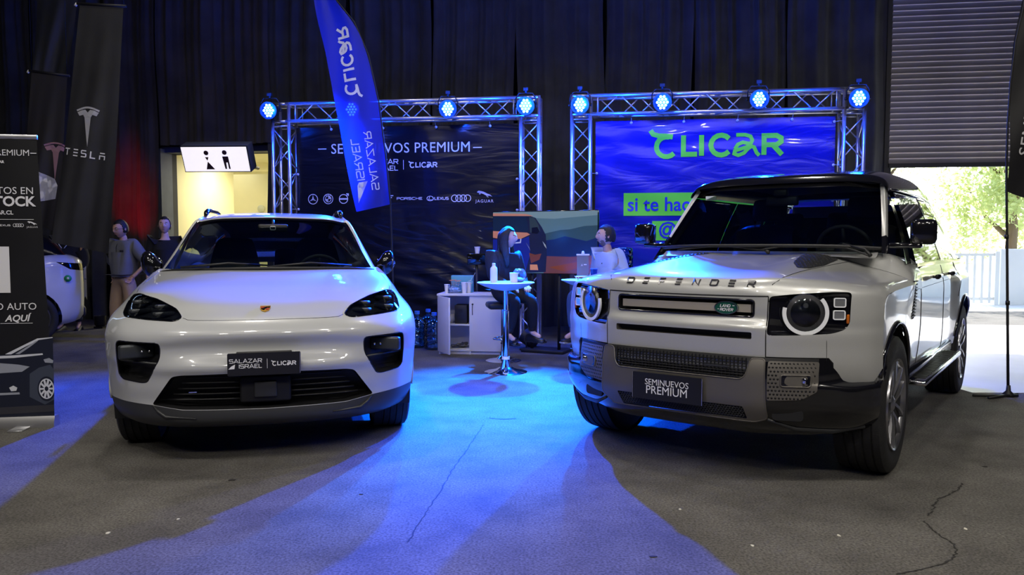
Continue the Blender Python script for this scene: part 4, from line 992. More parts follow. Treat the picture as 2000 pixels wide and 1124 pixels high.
# number plate with holder
TP = Matrix.Translation((.928, 0, .628)) @ Matrix.Rotation(R(90), 4, 'Z') @ Matrix.Rotation(R(90), 4, 'X')
mb = MB(); mb.prism(rrect(.42, .135, .008), -.004, .004, T=TP); npl = mb.build('number_plate', mat('black_plate', (.010, .010, .012), .4), mc)
mb = MB(); mb.box((.915, 0, .652), (.02, .32, .10), bev=.006); mb.build('plate_holder', m_blk, mc)
mb = MB(); ribbon(mb, [(.206, .062), (.206, -.062)], .003, .004, .002, T=TP); mb.build('plate_edge', m_chromel, npl)
mb = MB(); f_salazar(mb, TP @ Matrix.Translation((-.015, .004, .0045)), .0235, 1.15); mb.build('plate_lettering', m_whitep, npl)
mb = MB(); ribbon(mb, [(.016, .03), (.016, -.028)], .002, .0045, 0, T=TP); f_clicar(mb, TP @ Matrix.Translation((  .046, 0, .0045)), .024); mb.build('plate_lettering', m_whitep, npl)

# sides
edge = [(CT[k, 8, 0], CT[k, 8, 1], CT[k, 8, 2]) for k in range(len(ROWS))]
top = [(.39, .972, .56), (.385, .977, .605), (.365, .988, .72), (.34, .993, .765), (.26, .994, .83), (.16, .985, .88), (.06, .965, .92), (-.04, .93, .97), (-.14, .905, 1.02), (-.25, .885, 1.06), (-.42, .868, 1.10), (-.55, .845, 1.135), (-.75, .86, 1.115), (-1.2, .875, 1.10), (-2.0, .88, 1.12), (-2.6, .875, 1.14), (-3.1, .88, 1.15), (-3.5, .84, 1.14), (-3.75, .76, 1.10), (-3.88, .64, 1.0)]
tp = np.array(top); ts = np.interp(np.linspace(0, 1, 90), np.linspace(0, 1, len(tp)), np.arange(len(tp)))
Tc = nspl(np.arange(len(tp)), tp, ts)
G = []
for (x, y, z) in Tc:
    col = []; zb = .255 if x > -3.4 else .255 + (-3.4 - x) * .25
    for k in range(22):
        q = k / 21; zz = z + (zb - z) * q
        wy = .955 + .012 * math.sin(min(1, max(0, (1.05 - zz) / .5)) * math.pi) - (.05 * max(0, (.45 - zz) / .2) ** 2 if zz < .45 else 0)
        fl = .022 * math.exp(-((x) / .42) ** 2) + .035 * math.exp(-((x + 2.893) / .45) ** 2); wy += fl
        if x < -3.3: wy -= (-3.3 - x) ** 2 * .75
        bl_ = min(1, q * 4.5); bl_ = bl_ * bl_ * (3 - 2 * bl_); col.append((x, y * (1 - bl_) + wy * bl_, zz))
    G.append(col)
G = np.array(G)
def arch_poly(cx, cz, r): return [(cx + r * math.cos(R(a)), cz + r * math.sin(R(a))) for a in range(-60, 241, 12)] + [(cx - r * .55, .1), (cx + r * .55, .1)]
for s in (1, -1):
    Gs = G.copy(); Gs[..., 1] *= s; sd = Skin(Gs); sd.flipto((0, s, 0))
    for cx in (0, -2.893): sd.cut(arch_poly(cx, .37, .405), 'y').free()
    d = Skin.cut(sd, [(-3.6, .2), (-3.6, .30), (-2.4, .33), (-.5, .33), (.5, .33), (.5, .2)], 'y'); sd.finish(d, 'sill', m_satin, mc)
    sb = sd.finish(sd.bm, 'side_body', m_wpaint, mc)
    for cx in (0, -2.893):
        mb = MB(); D = [Vector((cx + .402 * math.cos(R(a)), s * (.965 + (.022 if cx == 0 else .03)), .37 + .402 * math.sin(R(a)))) for a in range(-25, 206, 8)]
        D = [sd.hit(p.x, p.z, 'y' if s > 0 else '-y') for p in D[1:-1] if .34 < p.z]; mb.tube(D, .007, 6); mb.build('arch_trim', m_wpaint, mc)
        mb = MB(); mb.grid(np.array([[(cx + .41 * math.cos(R(a)), s * yy, .37 + .41 * math.sin(R(a))) for a in range(-20, 201, 10)] for yy in (.62, .94)])); mb.build('wheel_arch', m_dark, mc)
    for xx in (-.62, -1.75, -2.55):
        pts = [(xx, .36), (xx - .02, .7), (xx - .03, 1.08)]; P = [sd.hit(a, b, 'y' if s > 0 else '-y') for a, b in densify(pts, .05, False)]; mb = MB(); mb.tube(P, .003, 5); mb.build('shut_line', m_gap, mc)
    for xx in (-1.55, -2.45): mb = MB(); mb.box((xx, s * .972, .98), (.20, .02, .035), bev=.008); mb.build('door_handle', m_wpaint, mc)
# tail
G = []
for k in range(22):
    q = k / 21; z = 1.0 - .72 * q; xr = -3.88 - .06 * math.sin(q * math.pi) + (.16 * max(0, q - .6)); G.append([(xr - .10 * (1 - (abs(i - 12) / 12) ** 2.2), (i - 12) / 12 * (.64 + .26 * min(1, q * 2) - .0), z) for i in range(25)])
mb = MB(); mb.grid(np.array(G)); mb.build('tail_panel', m_wpaint, mc)
mb = MB(); mb.box((-3.97, 0, .93), (.04, 1.35, .04), bev=.01); mb.build('tail_light', m_red, mc)
mb = MB(); mb.box((-1.75, 0, .30), (4.2, 1.5, .06)); mb.build('underbody', m_dark, mc)
# greenhouse: sections from the cowl back
SG = [[(-.22, 0, 1.160), (-.25, .30, 1.157), (-.36, .62, 1.148), (-.47, .775, 1.130), (-.52, .815, 1.115), (-.56, .86, 1.09)],
      [(-.52, 0, 1.305), (-.545, .28, 1.300), (-.63, .57, 1.287), (-.715, .715, 1.265), (-.78, .765, 1.245), (-.95, .875, 1.085)],
      [(-.80, 0, 1.440), (-.82, .26, 1.435), (-.885, .53, 1.420), (-.95, .665, 1.400), (-1.02, .715, 1.375), (-1.3, .885, 1.085)],
      [(-1.04, 0, 1.548), (-1.05, .25, 1.543), (-1.10, .49, 1.532), (-1.15, .615, 1.515), (-1.22, .665, 1.49), (-1.6, .885, 1.09)],
      [(-1.12, 0, 1.582), (-1.13, .245, 1.578), (-1.17, .47, 1.566), (-1.22, .585, 1.550), (-1.32, .640, 1.515), (-1.75, .885, 1.09)],
      [(-1.55, 0, 1.622), (-1.55, .24, 1.618), (-1.56, .46, 1.605), (-1.58, .57, 1.585), (-1.62, .632, 1.545), (-2.0, .885, 1.10)],
      [(-2.2, 0, 1.615), (-2.2, .24, 1.61), (-2.2, .45, 1.597), (-2.2, .56, 1.575), (-2.22, .62, 1.535), (-2.5, .88, 1.12)],
      [(-2.9, 0, 1.545), (-2.9, .23, 1.54), (-2.9, .43, 1.527), (-2.9, .53, 1.508), (-2.92, .59, 1.47), (-3.05, .87, 1.14)],
      [(-3.3, 0, 1.45), (-3.29, .22, 1.447), (-3.27, .42, 1.432), (-3.25, .52, 1.41), (-3.25, .57, 1.38), (-3.3, .85, 1.14)],
      [(-3.75, 0, 1.13), (-3.74, .22, 1.13), (-3.72, .42, 1.125), (-3.68, .55, 1.12), (-3.66, .62, 1.115), (-3.62, .80, 1.11)]]
SG = np.array(SG); nb = 10
GG = mirror_rows(SG)     # 11 columns
# fine sampling by control index so that parts can be taken out along the control lines
def fine(Gc, n):
    R_, C2 = Gc.shape[:2]; q = nspl(np.arange(R_), Gc, np.linspace(0, R_ - 1, (R_ - 1) * n + 1)); return nspl(np.arange(C2), q.transpose(1, 0, 2), np.linspace(0, C2 - 1, (C2 - 1) * n + 1)).transpose(1, 0, 2)
n_ = 6; FG = fine(GG, n_)
def gp(name, m, j0, j1, i0, i1, par=None):
    G_ = FG[int(j0 * n_):int(j1 * n_) + 1, int(i0 * n_):int(i1 * n_) + 1]; mb = MB(); mb.grid(G_); me = mb.mesh(name, recalc=False); o = link(name, me, m, par or mc); return ensure_out(o, (0, 0, 1.2))
def gp2(name, m, j0, j1, i0, i1): gp(name, m, j0, j1, i0, i1); 
# columns: 0 belt, 1 pillar outer, 2 pillar inner, 5 centre, 8, 9, 10
gp('windscreen', m_wind, 0, 3, 1.85, 8.15)
for a, b in ((1, 1.85), (8.15, 9)): gp('windscreen_pillar', m_wpaint, 0, 4, a, b)
gp('windscreen_edge', m_gblk, 3, 3.34, 1.85, 8.15)
gp('roof', m_wpaint, 3.3333, 8, 1.85, 8.15)
for a, b in ((1, 1.85), (8.15, 9)): gp('roof_rail_side', m_wpaint, 4, 8, a, b); gp('rear_pillar', m_wpaint, 8, 9, a, b)
gp('rear_window', m_side, 8, 8.84, 2, 8); gp('tailgate_top', m_wpaint, 8.8333, 9, 1.8333, 8.1666)
for a, b in ((0, 1), (9, 10)):
    gp('side_window', m_side, 1, 5.5, a, b); gp('side_window', m_side, 5.6666, 8, a, b); gp('door_pillar', m_gblk, 5.5, 5.6666, a, b); gp('front_quarter_trim', m_gblk, 0, 1, a, b); gp('rear_quarter', m_wpaint, 8, 9, a, b)
# A-pillar bright blue-edge gasket, wiper cowl and wipers
P = FG[0, int(1.85 * n_):int(8.15 * n_) + 1]; mb = MB(); mb.tube([Vector(p) + Vector((.015, 0, .004)) for p in P], .014, 6); mb.build('cowl_strip', m_dark, mc)
for a, b in (((-.14, -.62, 1.172), (-.30, .02, 1.175)), ((-.12, -.02, 1.172), (-.36, .60, 1.172))):
    mb = MB(); A_ = Vector(a); B_ = Vector(b); mb.tube([A_ + Vector((-.10, .0, .004)), (A_ + B_) / 2 + Vector((-.06, 0, .028)), B_ + Vector((-.05, 0, .006))], [.008, .010, .006], 6); mb.build('wiper', m_blk, mc)
# roof rails (black ends show over the roof)
for s in (1, -1):
    mb = MB(); mb.tube([(-1.42, s * .575, 1.585), (-1.50, s * .575, 1.618), (-1.62, s * .572, 1.640), (-2.2, s * .56, 1.648), (-2.8, s * .535, 1.585), (-2.95, s * .52, 1.535)], [.012, .022, .022, .018, .018, .012], 10); mb.build('roof_rail', m_gpaint, mc)
    # mirrors
    P0 = Vector((-.74, s * .835, 1.095)); rings = [(0, .03, .04), (.025, .045, .06), (.05, .06, .088), (.08, .066, .098), (.115, .06, .09), (.14, .04, .06), (.15, .008, .010)]
    G_ = []
    for d, ry, rz in rings:
        G_.append([(P0.x + .02 + ry * 1.15 * math.cos(a) - d * .25, P0.y + s * (d - .01), P0.z + .062 + d * .35 + rz * math.sin(a) * (1.0)) for a in [2 * math.pi * k / 20 for k in range(20)]])
    G_ = np.array(G_); qs = nspl(chord(G_), G_, np.linspace(0, chord(G_)[-1], 24)); mb = MB(); mb.grid(qs, closed_u=True)
    mo = mb.build('door_mirror', m_gpaint, mc)
    mb = MB(); mb.tube([(P0.x + .02, P0.y - s * .04, 1.09), (P0.x + .02, P0.y + s * .02, 1.12), (P0.x, P0.y + s * .07, 1.15)], [.03, .025, .022], 8); mb.build('mirror_foot', m_gpaint, mo)
    mb = MB(); mb.lathe([(0, 0), (.062, 0), (.062, .004), (0, .004)], 20, T=Matrix.Translation((P0.x - .08, P0.y + s * .075, P0.z + .09)) @ Matrix.Rotation(R(-90), 4, 'Y') @ Matrix.Diagonal((1.1, 1.3, 1, 1))); mb.build('mirror_face', m_mirror, mo)
# cabin
mb = MB(); mb.box((-.60, 0, 1.02), (.55, 1.50, .18), bev=.07); mb.build('dashboard', m_cab, mc)
mb = MB(); mb.box((-2.0, 0, .62), (3.0, 1.5, .08)); mb.build('cabin_floor', m_cab, mc)
for s, mm in ((-1, m_seatw), (1, m_seat)): seat(mc, -1.65, s * .36, .78, mm, tall=.66, head=False, lean=16, w=.50, taper=.42)
for y in (-.42, .42): seat(mc, -2.5, y, .66, m_seat, w=.44, tall=.44, lean=18, head=False)
seat(mc, -1.95, .08, .92, m_seat, w=.22, tall=.40, lean=10, head=False)
steering(mc, -1.05, .37, 1.08)
mb = MB(); mb.box((-.93, 0, 1.475), (.04, .24, .065), bev=.015); mb.tube([(-.93, 0, 1.50), (-.98, 0, 1.54)], .012, 6); im = mb.build('interior_mirror', m_blk, mc)
mb = MB(); ribbon(mb, rrect(.04, .028, .008), .006, 0, .001, T=Matrix.Translation((-.908, 0, 1.475)) @ Matrix.Rotation(R(90), 4, 'Z') @ Matrix.Rotation(R(90), 4, 'X'), closed=True); mb.build('mirror_sensor', m_whitep, im)
mb = MB(); mb.grid(FG[int(3.4 * n_):8 * n_ + 1, 2 * n_:8 * n_ + 1] - np.array([0, 0, .035])); mb.build('headliner', m_cab, mc)
for (x, s) in ((0, 1), (0, -1), (-2.893, 1), (-2.893, -1)): wheel(mc, (x, s * .835, .368), .368, .245, .27, s, spokes=5, double=False)
# ------------------------------------------------------------------ silver off-roader
dc = thing('off_road_wagon', 'silver boxy off-roader with black roof and round white-ringed headlamps', 'car', (1.455, 5.055, 0), R(-36.6) - R(90))
db = dc     # parts hang directly on the thing
# columns of y
YC = [0, .25, .47, .54, .68, .80, .90, .965, .995]
XP = [.825, .820, .80, .775, .705, .625, .545, .465, .405]     # plan curve of the nose
def rowz(z, dx, ys=None, zs=None, xs=None):
    return [((XP[k] + (dx[k] if hasattr(dx, '__len__') else dx)) if xs is None else xs[k], (ys or YC)[k], z if zs is None else zs[k]) for k in range(9)]
RW = [rowz(.60, -.035), rowz(.66, -.012), rowz(.72, 0), rowz(.80, .004), rowz(.87, .006),
      rowz(.895, [.004, .004, .003, 0, 0, 0, 0, 0, 0]), rowz(.925, [-.014, -.014, -.014, -.008, -.002, 0, 0, 0, 0]), rowz(.985, [-.022, -.022, -.022, -.014, -.006, -.004, -.006, -.008, -.008]),
      rowz(1.04, [-.026, -.026, -.026, -.02, -.012, -.012, -.018, -.025, -.03]),
      rowz(0, 0, zs=[1.060, 1.060, 1.062, 1.066, 1.078, 1.085, 1.078, 1.068, 1.055], xs=[.797, .792, .772, .750, .688, .600, .512, .425, .360]),
      rowz(0, 0, zs=[1.085, 1.086, 1.09, 1.097, 1.112, 1.112, 1.098, 1.082, 1.064], xs=[.792, .787, .765, .738, .668, .575, .482, .395, .330]),
      rowz(0, 0, zs=[1.130, 1.131, 1.136, 1.142, 1.142, 1.130, 1.110, 1.090, 1.070], xs=[.765, .76, .735, .70, .62, .52, .43, .345, .285]),
      rowz(0, 0, zs=[1.165, 1.166, 1.168, 1.165, 1.155, 1.138, 1.116, 1.095, 1.074], xs=[.68, .675, .655, .625, .54, .45, .36, .28, .22]),
      rowz(0, 0, zs=[1.192, 1.193, 1.196, 1.186, 1.165, 1.145, 1.122, 1.100, 1.078], xs=[.47, .47, .45, .43, .37, .30, .22, .15, .10]),
      rowz(0, 0, zs=[1.222, 1.224, 1.228, 1.210, 1.178, 1.154, 1.128, 1.105, 1.082], xs=[.12, .12, .11, .10, .07, .04, -.0, -.04, -.07]),
      rowz(0, 0, zs=[1.254, 1.256, 1.258, 1.235, 1.192, 1.164, 1.135, 1.110, 1.086], xs=[-.25, -.25, -.255, -.26, -.27, -.28, -.29, -.30, -.31]),
      rowz(0, 0, zs=[1.272, 1.274, 1.274, 1.252, 1.204, 1.172, 1.140, 1.113, 1.088], xs=[-.56] * 9)]
CD = np.array(RW); AD = surf(mirror_rows(CD), 171, 130); dk = Skin(AD); dk.flipto((1, 0, .6))
# openings
HLp = round_poly([(.492, .852), (.492, 1.062), (.62, 1.078), (.78, 1.090), (.862, 1.088), (.862, .925), (.842, .888), (.79, .868), (.66, .858)], .022, 4)
S1p = round_poly([(-.415, .948), (.415, .948), (.415, 1.040), (-.415, 1.040)], .018, 3)
S2p = round_poly([(-.43, .826), (.40, .826), (.40, .866), (-.43, .866)], .008, 2)
S2p = round_poly([(-.415, .828), (.415, .828), (.415, .866), (-.415, .866)], .008, 2)
m_ring = m_drl
for s in (1, -1):
    P = HLp if s > 0 else mir(HLp); dk.cut(P).free()
    D = [dk.hit(a, b) for a, b in densify(P, .03)]
    hb, Q = wall_band(D, (-.018, 0, 0), 'headlight', m_gpaint, dc, shrink=.985)
    mb = MB(); fill(mb, Q); mb.build('black_panel', m_gpaint, hb)
    c = dk.hit(s * .668, .975); n = Vector((.875, s * .48, 0)).normalized(); c = c - n * .008
    rt = Vector((-n.y, n.x, 0)); T_ = Matrix(((rt.x, 0, n.x, c.x), (rt.y, 0, n.y, c.y), (0, 1, 0, c.z + .002), (0, 0, 0, 1)))
    # ring, open at the upper outer side
    a0, a1 = (165, 402) if s > 0 else (138, 375)
    arc = [(.110 * math.cos(R(a0 + (a1 - a0) * k / 40)), .110 * math.sin(R(a0 + (a1 - a0) * k / 40))) for k in range(41)]
    mb = MB(); ribbon(mb, arc, .020, -.006, .014, T=T_); mb.build('light_ring', m_ring, hb)
    mb = MB(); mb.lathe([(.100, .002), (.097, -.008), (.080, -.013), (0, -.014)], 36, T=T_); mb.build('lamp_bowl', mat('lamp_bowl_grey', (.06, .06, .065), .25, metal=.3), hb)
    mb = MB(); mb.lathe([(0, .006), (.02, .004), (.038, -.004), (.044, -.012)], 24, T=T_ @ Matrix.Translation((0, .036, 0))); mb.build('projector_lens', mat('projector_lens_glass', (.10, .11, .12), .06, metal=.6), hb)
    mb = MB(); mb.prism([(-.070, -.012), (.070, -.012), (.055, -.042), (0, -.055), (-.055, -.042)], -.014, -.006, T=T_); mb.prism([(-.09, -.004), (.09, -.004), (.09, .003), (-.09, .003)], -.014, -.004, T=T_); mb.build('reflector_step', mat('lamp_step_grey', (.42, .43, .45), .25, metal=.2), hb)
    mb = MB(); mb.lathe([(0, .006), (.06, .004), (.104, -.001)], 36, T=T_); mb.build('lamp_glass', m_lens, hb)
    for dz in (.048, -.018):
        c2 = dk.hit(s * .815, .985 + dz); T2 = Matrix(((rt.x, 0, n.x, c2.x), (rt.y, 0, n.y, c2.y), (0, 1, 0, c2.z), (0, 0, 0, 1)))
        mb = MB(); mb.prism(rrect(.064, .052, .008), -.014, -.002, T=T2); lb = mb.build('square_lamp', mat('square_lamp_glass', (.35, .36, .37), .12, metal=.6), hb)
        mb = MB(); ribbon(mb, rrect(.058, .046, .008), .006, -.002, .003, T=T2, closed=True); mb.build('square_lamp_frame', m_drl, lb)
    c3 = dk.hit(s * .852, .955); mb = MB(); mb.box((c3.x - .008, s * .851, .945), (.02, .014, .05), bev=.005); mb.build('amber_reflector', m_amber, hb)
# black surround of the fog lamps is taken out of the body skin
for s in (1, -1):
    P = [(s * .487, .737), (s * .775, .737), (s * .795, .71), (s * .795, .59), (s * .487, .59)]; P = P if s > 0 else list(reversed(P)); q_ = dk.cut(P); dk.finish(q_, 'fog_lamp_surround', m_gpaint, dc, offset=-.004)
# upper slot with bar and oval badge
dk.cut(S1p).free(); D = [dk.hit(a, b) for a, b in densify(S1p, .03)]
sl, Q = wall_band(D, (-.045, 0, 0), 'upper_grille_slot', m_dark, dc, shrink=.98); mb = MB(); fill(mb, Q); mb.build('slot_back', m_dark, sl)
mb = MB(); mb.tube([p + Vector((.001, 0, 0)) for p in D], .006, 6, closed=True); mb.build('slot_frame', m_gpaint, sl)
P = [dk.hit(-.395 + .79 * k / 14, .992) for k in range(15)]
def bar(P, z0, z1, x0, x1):
    return np.array([[(p.x + x, p.y, z) for p in P] for x, z in ((x0, z0), (x1, z0), (x1, z1), (x0, z1))])
mb = MB(); mb.grid(bar(P, .970, 1.014, -.04, -.014), 0, False, closed_v=True); mb.build('slot_bar', mat('pale_bronze_bar', (.42, .38, .31), .4, metal=.3), sl)
c = dk.hit(.265, .993); TB = Matrix.Translation((c.x + .004, .265, .993)) @ Matrix.Rotation(R(90 + 3), 4, 'Z') @ Matrix.Rotation(R(90), 4, 'X')
mb = MB(); mb.prism(circ(.066, 32, ry=.037), -.03, .004, T=TB, sm=False); bd = mb.build('oval_badge', mat('green_enamel', (.01, .075, .05), .25, coat=.6), sl)
mb = MB(); ribbon(mb, circ(.064, 32, ry=.035), .0045, .004, .003, T=TB, closed=True); mb.build('badge_rim', m_chromel, bd)
mb = MB(); strokes(mb, 'LAND', .0145, .2, .24, .005, .0005, T=TB @ Matrix.Translation((-.004, .0105, 0)), xs=.95, shear=.25); strokes(mb, 'ROVER', .0145, .2, .24, .005, .0005, T=TB @ Matrix.Translation((.004, -.0105, 0)), xs=.95, shear=.25)
ribbon(mb, [(.036, .0125), (.048, .0125)], .003, .005, 0, T=TB); ribbon(mb, [(-.048, -.0085), (-.038, -.0085)], .003, .005, 0, T=TB); mb.build('badge_lettering', m_whitep, bd)
dk.cut(S2p).free(); D = [dk.hit(a, b) for a, b in densify(S2p, .03)]
sl2, Q = wall_band(D, (-.04, 0, 0), 'lower_grille_slot', m_silt, dc, shrink=.97); mb = MB(); fill(mb, Q); mb.build('slot_back', m_dark, sl2)
# panel boundaries: take the bonnet out as its own part, the grille panel, the cowl grips
GPp = [(-.487, .725), (.487, .725), (.487, 1.060), (.30, 1.058), (0, 1.057), (-.30, 1.058), (-.487, 1.060)]
gpn = dk.cut(GPp, 'x', lambda c: c.x > .68); dk.finish(gpn, 'grille_panel', m_spaint, dc)
BNp = [(.90, -.492), (.90, .492), (.735, .497), (.70, .52), (.60, .535), (.2, .56), (-.50, .60), (-.50, -.60), (.2, -.56), (.60, -.535), (.70, -.52), (.735, -.497)]
bon = dk.cut(BNp, 'z', lambda c: c.z > 1.055)
# dark tread plates on the bonnet
bonsk = dk
tp_ = round_poly([(-.44, .33), (-.44, .55), (-.05, .565), (.22, .545), (.30, .50), (.14, .43)], .02, 3)
dk2 = Skin(AD); dk2.flipto((1, 0, .6))
dk2.bm.free(); dk2.bm = bon
m_tread = mat('black_tread_plate', (.012, .012, .013), .45)
for s in (1, -1):
    P = tp_ if s > 0 else [(a, -b) for a, b in reversed(tp_)]
    t_ = dk2.cut(P, 'z'); pl = dk2.finish(t_, 'tread_plate', m_tread, dc, offset=.003)
    mb = MB()
    for i in range(22):
        for j in range(8):
            x, y = -.42 + i * .032, s * (.35 + j * .027 + (i % 2) * .013)
            ok = False; jn = len(P) - 1
            for k in range(len(P)):
                if (P[k][1] > y) != (P[jn][1] > y) and x < (P[jn][0] - P[k][0]) * (y - P[k][1]) / (P[jn][1] - P[k][1]) + P[k][0]: ok = not ok
                jn = k
            if ok: p = dk.hit(x, y, 'z'); mb.lathe([(.008, 0), (.006, .003), (0, .0035)], 6, T=Matrix.Translation(p + Vector((0, 0, .003))))
    stuff(mb.build('tread_studs', m_tread, pl))
dk2.finish(dk2.bm, 'bonnet', m_spaint, dc)
fb = dk.finish(dk.bm, 'front_body', m_spaint, dc)
rv = Skin(AD)
for s in (1, -1):
    P = [rv.hit(s * .487, z) for z in np.linspace(.725, 1.06, 12)]; mb = MB(); mb.tube([p - Vector((.001, 0, 0)) for p in P], .0032, 5); mb.build('shut_line', m_gap, dc)
P = [rv.hit(y, 1.0575 + .004 * (abs(y) / .487) ** 2) for y in np.linspace(-.487, .487, 40)]; mb = MB(); mb.tube([p - Vector((.0015, 0, 0)) for p in P], .0045, 5); mb.build('shut_line', m_gap, dc)
for s in (1, -1):
    pts = [(.77, .49), (.735, .497), (.70, .52), (.60, .535), (.2, .56), (-.50, .60)]; P = [rv.hit(a, s * b, 'z') for a, b in densify(pts, .04, False)]; P.insert(0, rv.hit(s * .487, 1.062)); mb = MB(); mb.tube([p - rv.normal(p) * .001 for p in P], .0032, 5); mb.build('shut_line', m_gap, dc)
    pts = [(s * .765, .612), (s * .765, .70), (s * .765, .868)]; P = [rv.hit(a, b) for a, b in densify(pts, .04, False)]; mb = MB(); mb.tube([p - rv.normal(p) * .001 for p in P], .0018, 5); mb.build('shut_line', m_gap, dc)
# bonnet lettering: each raised letter is a part
tot = .775; step = tot / 7.35; m_let = mat('dark_chrome_lettering', (.16, .16, .17), .2, metal=.9)
for k, c in enumerate('DEFENDER'):
    mb = MB()
    for l in GL['e' if c == 'E' else c][1]: ribbon(mb, [(-tot / 2 + k * step + .02 + p[0] * .036 * 1.35, (p[1] - .5) * .036) for p in l], .008, 0, .004)
    me = mb.mesh('bonnet_letter')
    for v in me.vertices:
        z0 = v.co.z; p = rv.hit(v.co.x, 1.125 + v.co.y * .85); nn = rv.normal(p); nn = nn if nn.z > 0 else -nn; v.co = p + nn * (.001 + z0)
    link('bonnet_letter', me, m_let, dc)

# lower bumper ------------------------------------------------------
def bump_surf(rows, nu=80, nv=30):
    Cn = np.array([[(XP[k] + dx + (ex[k] if ex else 0), YC[k] * w, z) for k in range(9)] for z, dx, w, ex in rows]); return surf(mirror_rows(Cn), nu * 2 + 1, nv)
m_bump = m_gpaint
BR = [(.735, .012, 1.0, [0, 0, 0, 0, -.004, -.03, -.12, -.13, -.13]), (.70, .022, 1.0, [0, 0, 0, 0, -.006, -.035, -.13, -.14, -.14]), (.64, .033, 1.0, [0, 0, 0, 0, -.006, -.035, -.13, -.14, -.14]), (.60, .035, 1.0, [0, 0, 0, 0, -.004, -.03, -.08, -.06, -.05]), (.585, .035, 1.0, [0, 0, 0, 0, 0, -.0, -.01, -.0, -.0]), (.55, .035, 1.0, None), (.47, .03, 1.0, None), (.40, .0, .985, None), (.34, -.035, .95, None), (.29, -.10, .90, None)]
BG = bump_surf(BR); bk = Skin(BG); bk.flipto((1, 0, 0))
SK = round_poly([(-.47, .725), (-.40, .725), (-.40, .640), (-.37, .610), (.37, .610), (.40, .640), (.40, .725), (.492, .725), (.492, .40), (.43, .382), (-.43, .382), (-.492, .43), (-.492, .725)], .008, 2)
# silver skid panel, slightly proud
S_ = [(-.492, .728), (-.42, .728), (-.40, .64), (-.375, .612), (.375, .612), (.40, .64), (.42, .728), (.492, .728), (.505, .40), (.44, .375), (-.44, .375), (-.44, .385), (-.505, .44)]
skp = bk.cut(round_poly(S_, .02, 3), 'x', lambda c: c.x > .6)
bk3 = Skin(BG); bk3.flipto((1, 0, 0)); bk3.bm.free(); bk3.bm = skp
HX = round_poly([(-.385, .465), (.385, .465), (.40, .395), (-.36, .385)], .008, 2)
hx = bk3.cut(HX); bk3.finish(hx, 'lower_mesh_back', m_dark, dc, offset=-.012)
bk3.finish(skp, 'skid_panel', m_silt, dc, offset=.010)
bk4 = Skin(BG)
mb = MB()
D = [bk4.hit(a, b) + Vector((.010, 0, 0)) for a, b in densify(round_poly(S_, .02, 3), .03)]; mb.tube(D, .004, 5, closed=True); mb.build('skid_panel_edge', m_silt, dc)
# honeycomb of the lower mesh and grid of the upper one
mb = MB()
for j in range(7):
    z = .395 + j * .0118
    for i in range(-23, 24):
        y = i * .0168 + (j % 2) * .0084
        if abs(y) > .385: continue
        p = bk4.hit(y, z); mb.tube([(p.x + .006, y + .0078 * math.cos(a), z + .0068 * math.sin(a)) for a in [math.pi / 3 * k + math.pi / 6 for k in range(6)]], .0018, 3, closed=True)
stuff(mb.build('honeycomb', m_satin, dc))
MGp = [(-.405, .622), (.405, .622), (.43, .728), (-.43, .728)]
mg = bk.cut(MGp); bk.finish(mg, 'mesh_back', m_dark, dc, offset=-.045)
mb = MB()
for k in range(8):
    z = .622 + k * .0145; P = [bk4.hit(y, z) + Vector((.0, 0, 0)) for y in np.linspace(-.40, .40, 20)]; mb.tube(P, .0028, 4)
for k in range(37):
    y = -.396 + k * .022; p = bk4.hit(y, .67); mb.box((p.x - .004, y, .674), (.012, .0045, .105))
stuff(mb.build('grille_mesh', m_dark, dc))
mb = MB(); p = bk4.hit(.20, .675); mb.box((p.x + .002, .235, .672), (.006, .15, .009)); mb.build('grille_badge', m_satin, dc)
G_ = np.array([[tuple(bk4.hit(y, z) + Vector((.004, 0, 0))) for y in np.linspace(-.735, .735, 60)] for z in (.712, .722, .734)]); mb = MB(); mb.grid(G_); mb.build('upper_grille_lip', m_dark, dc)
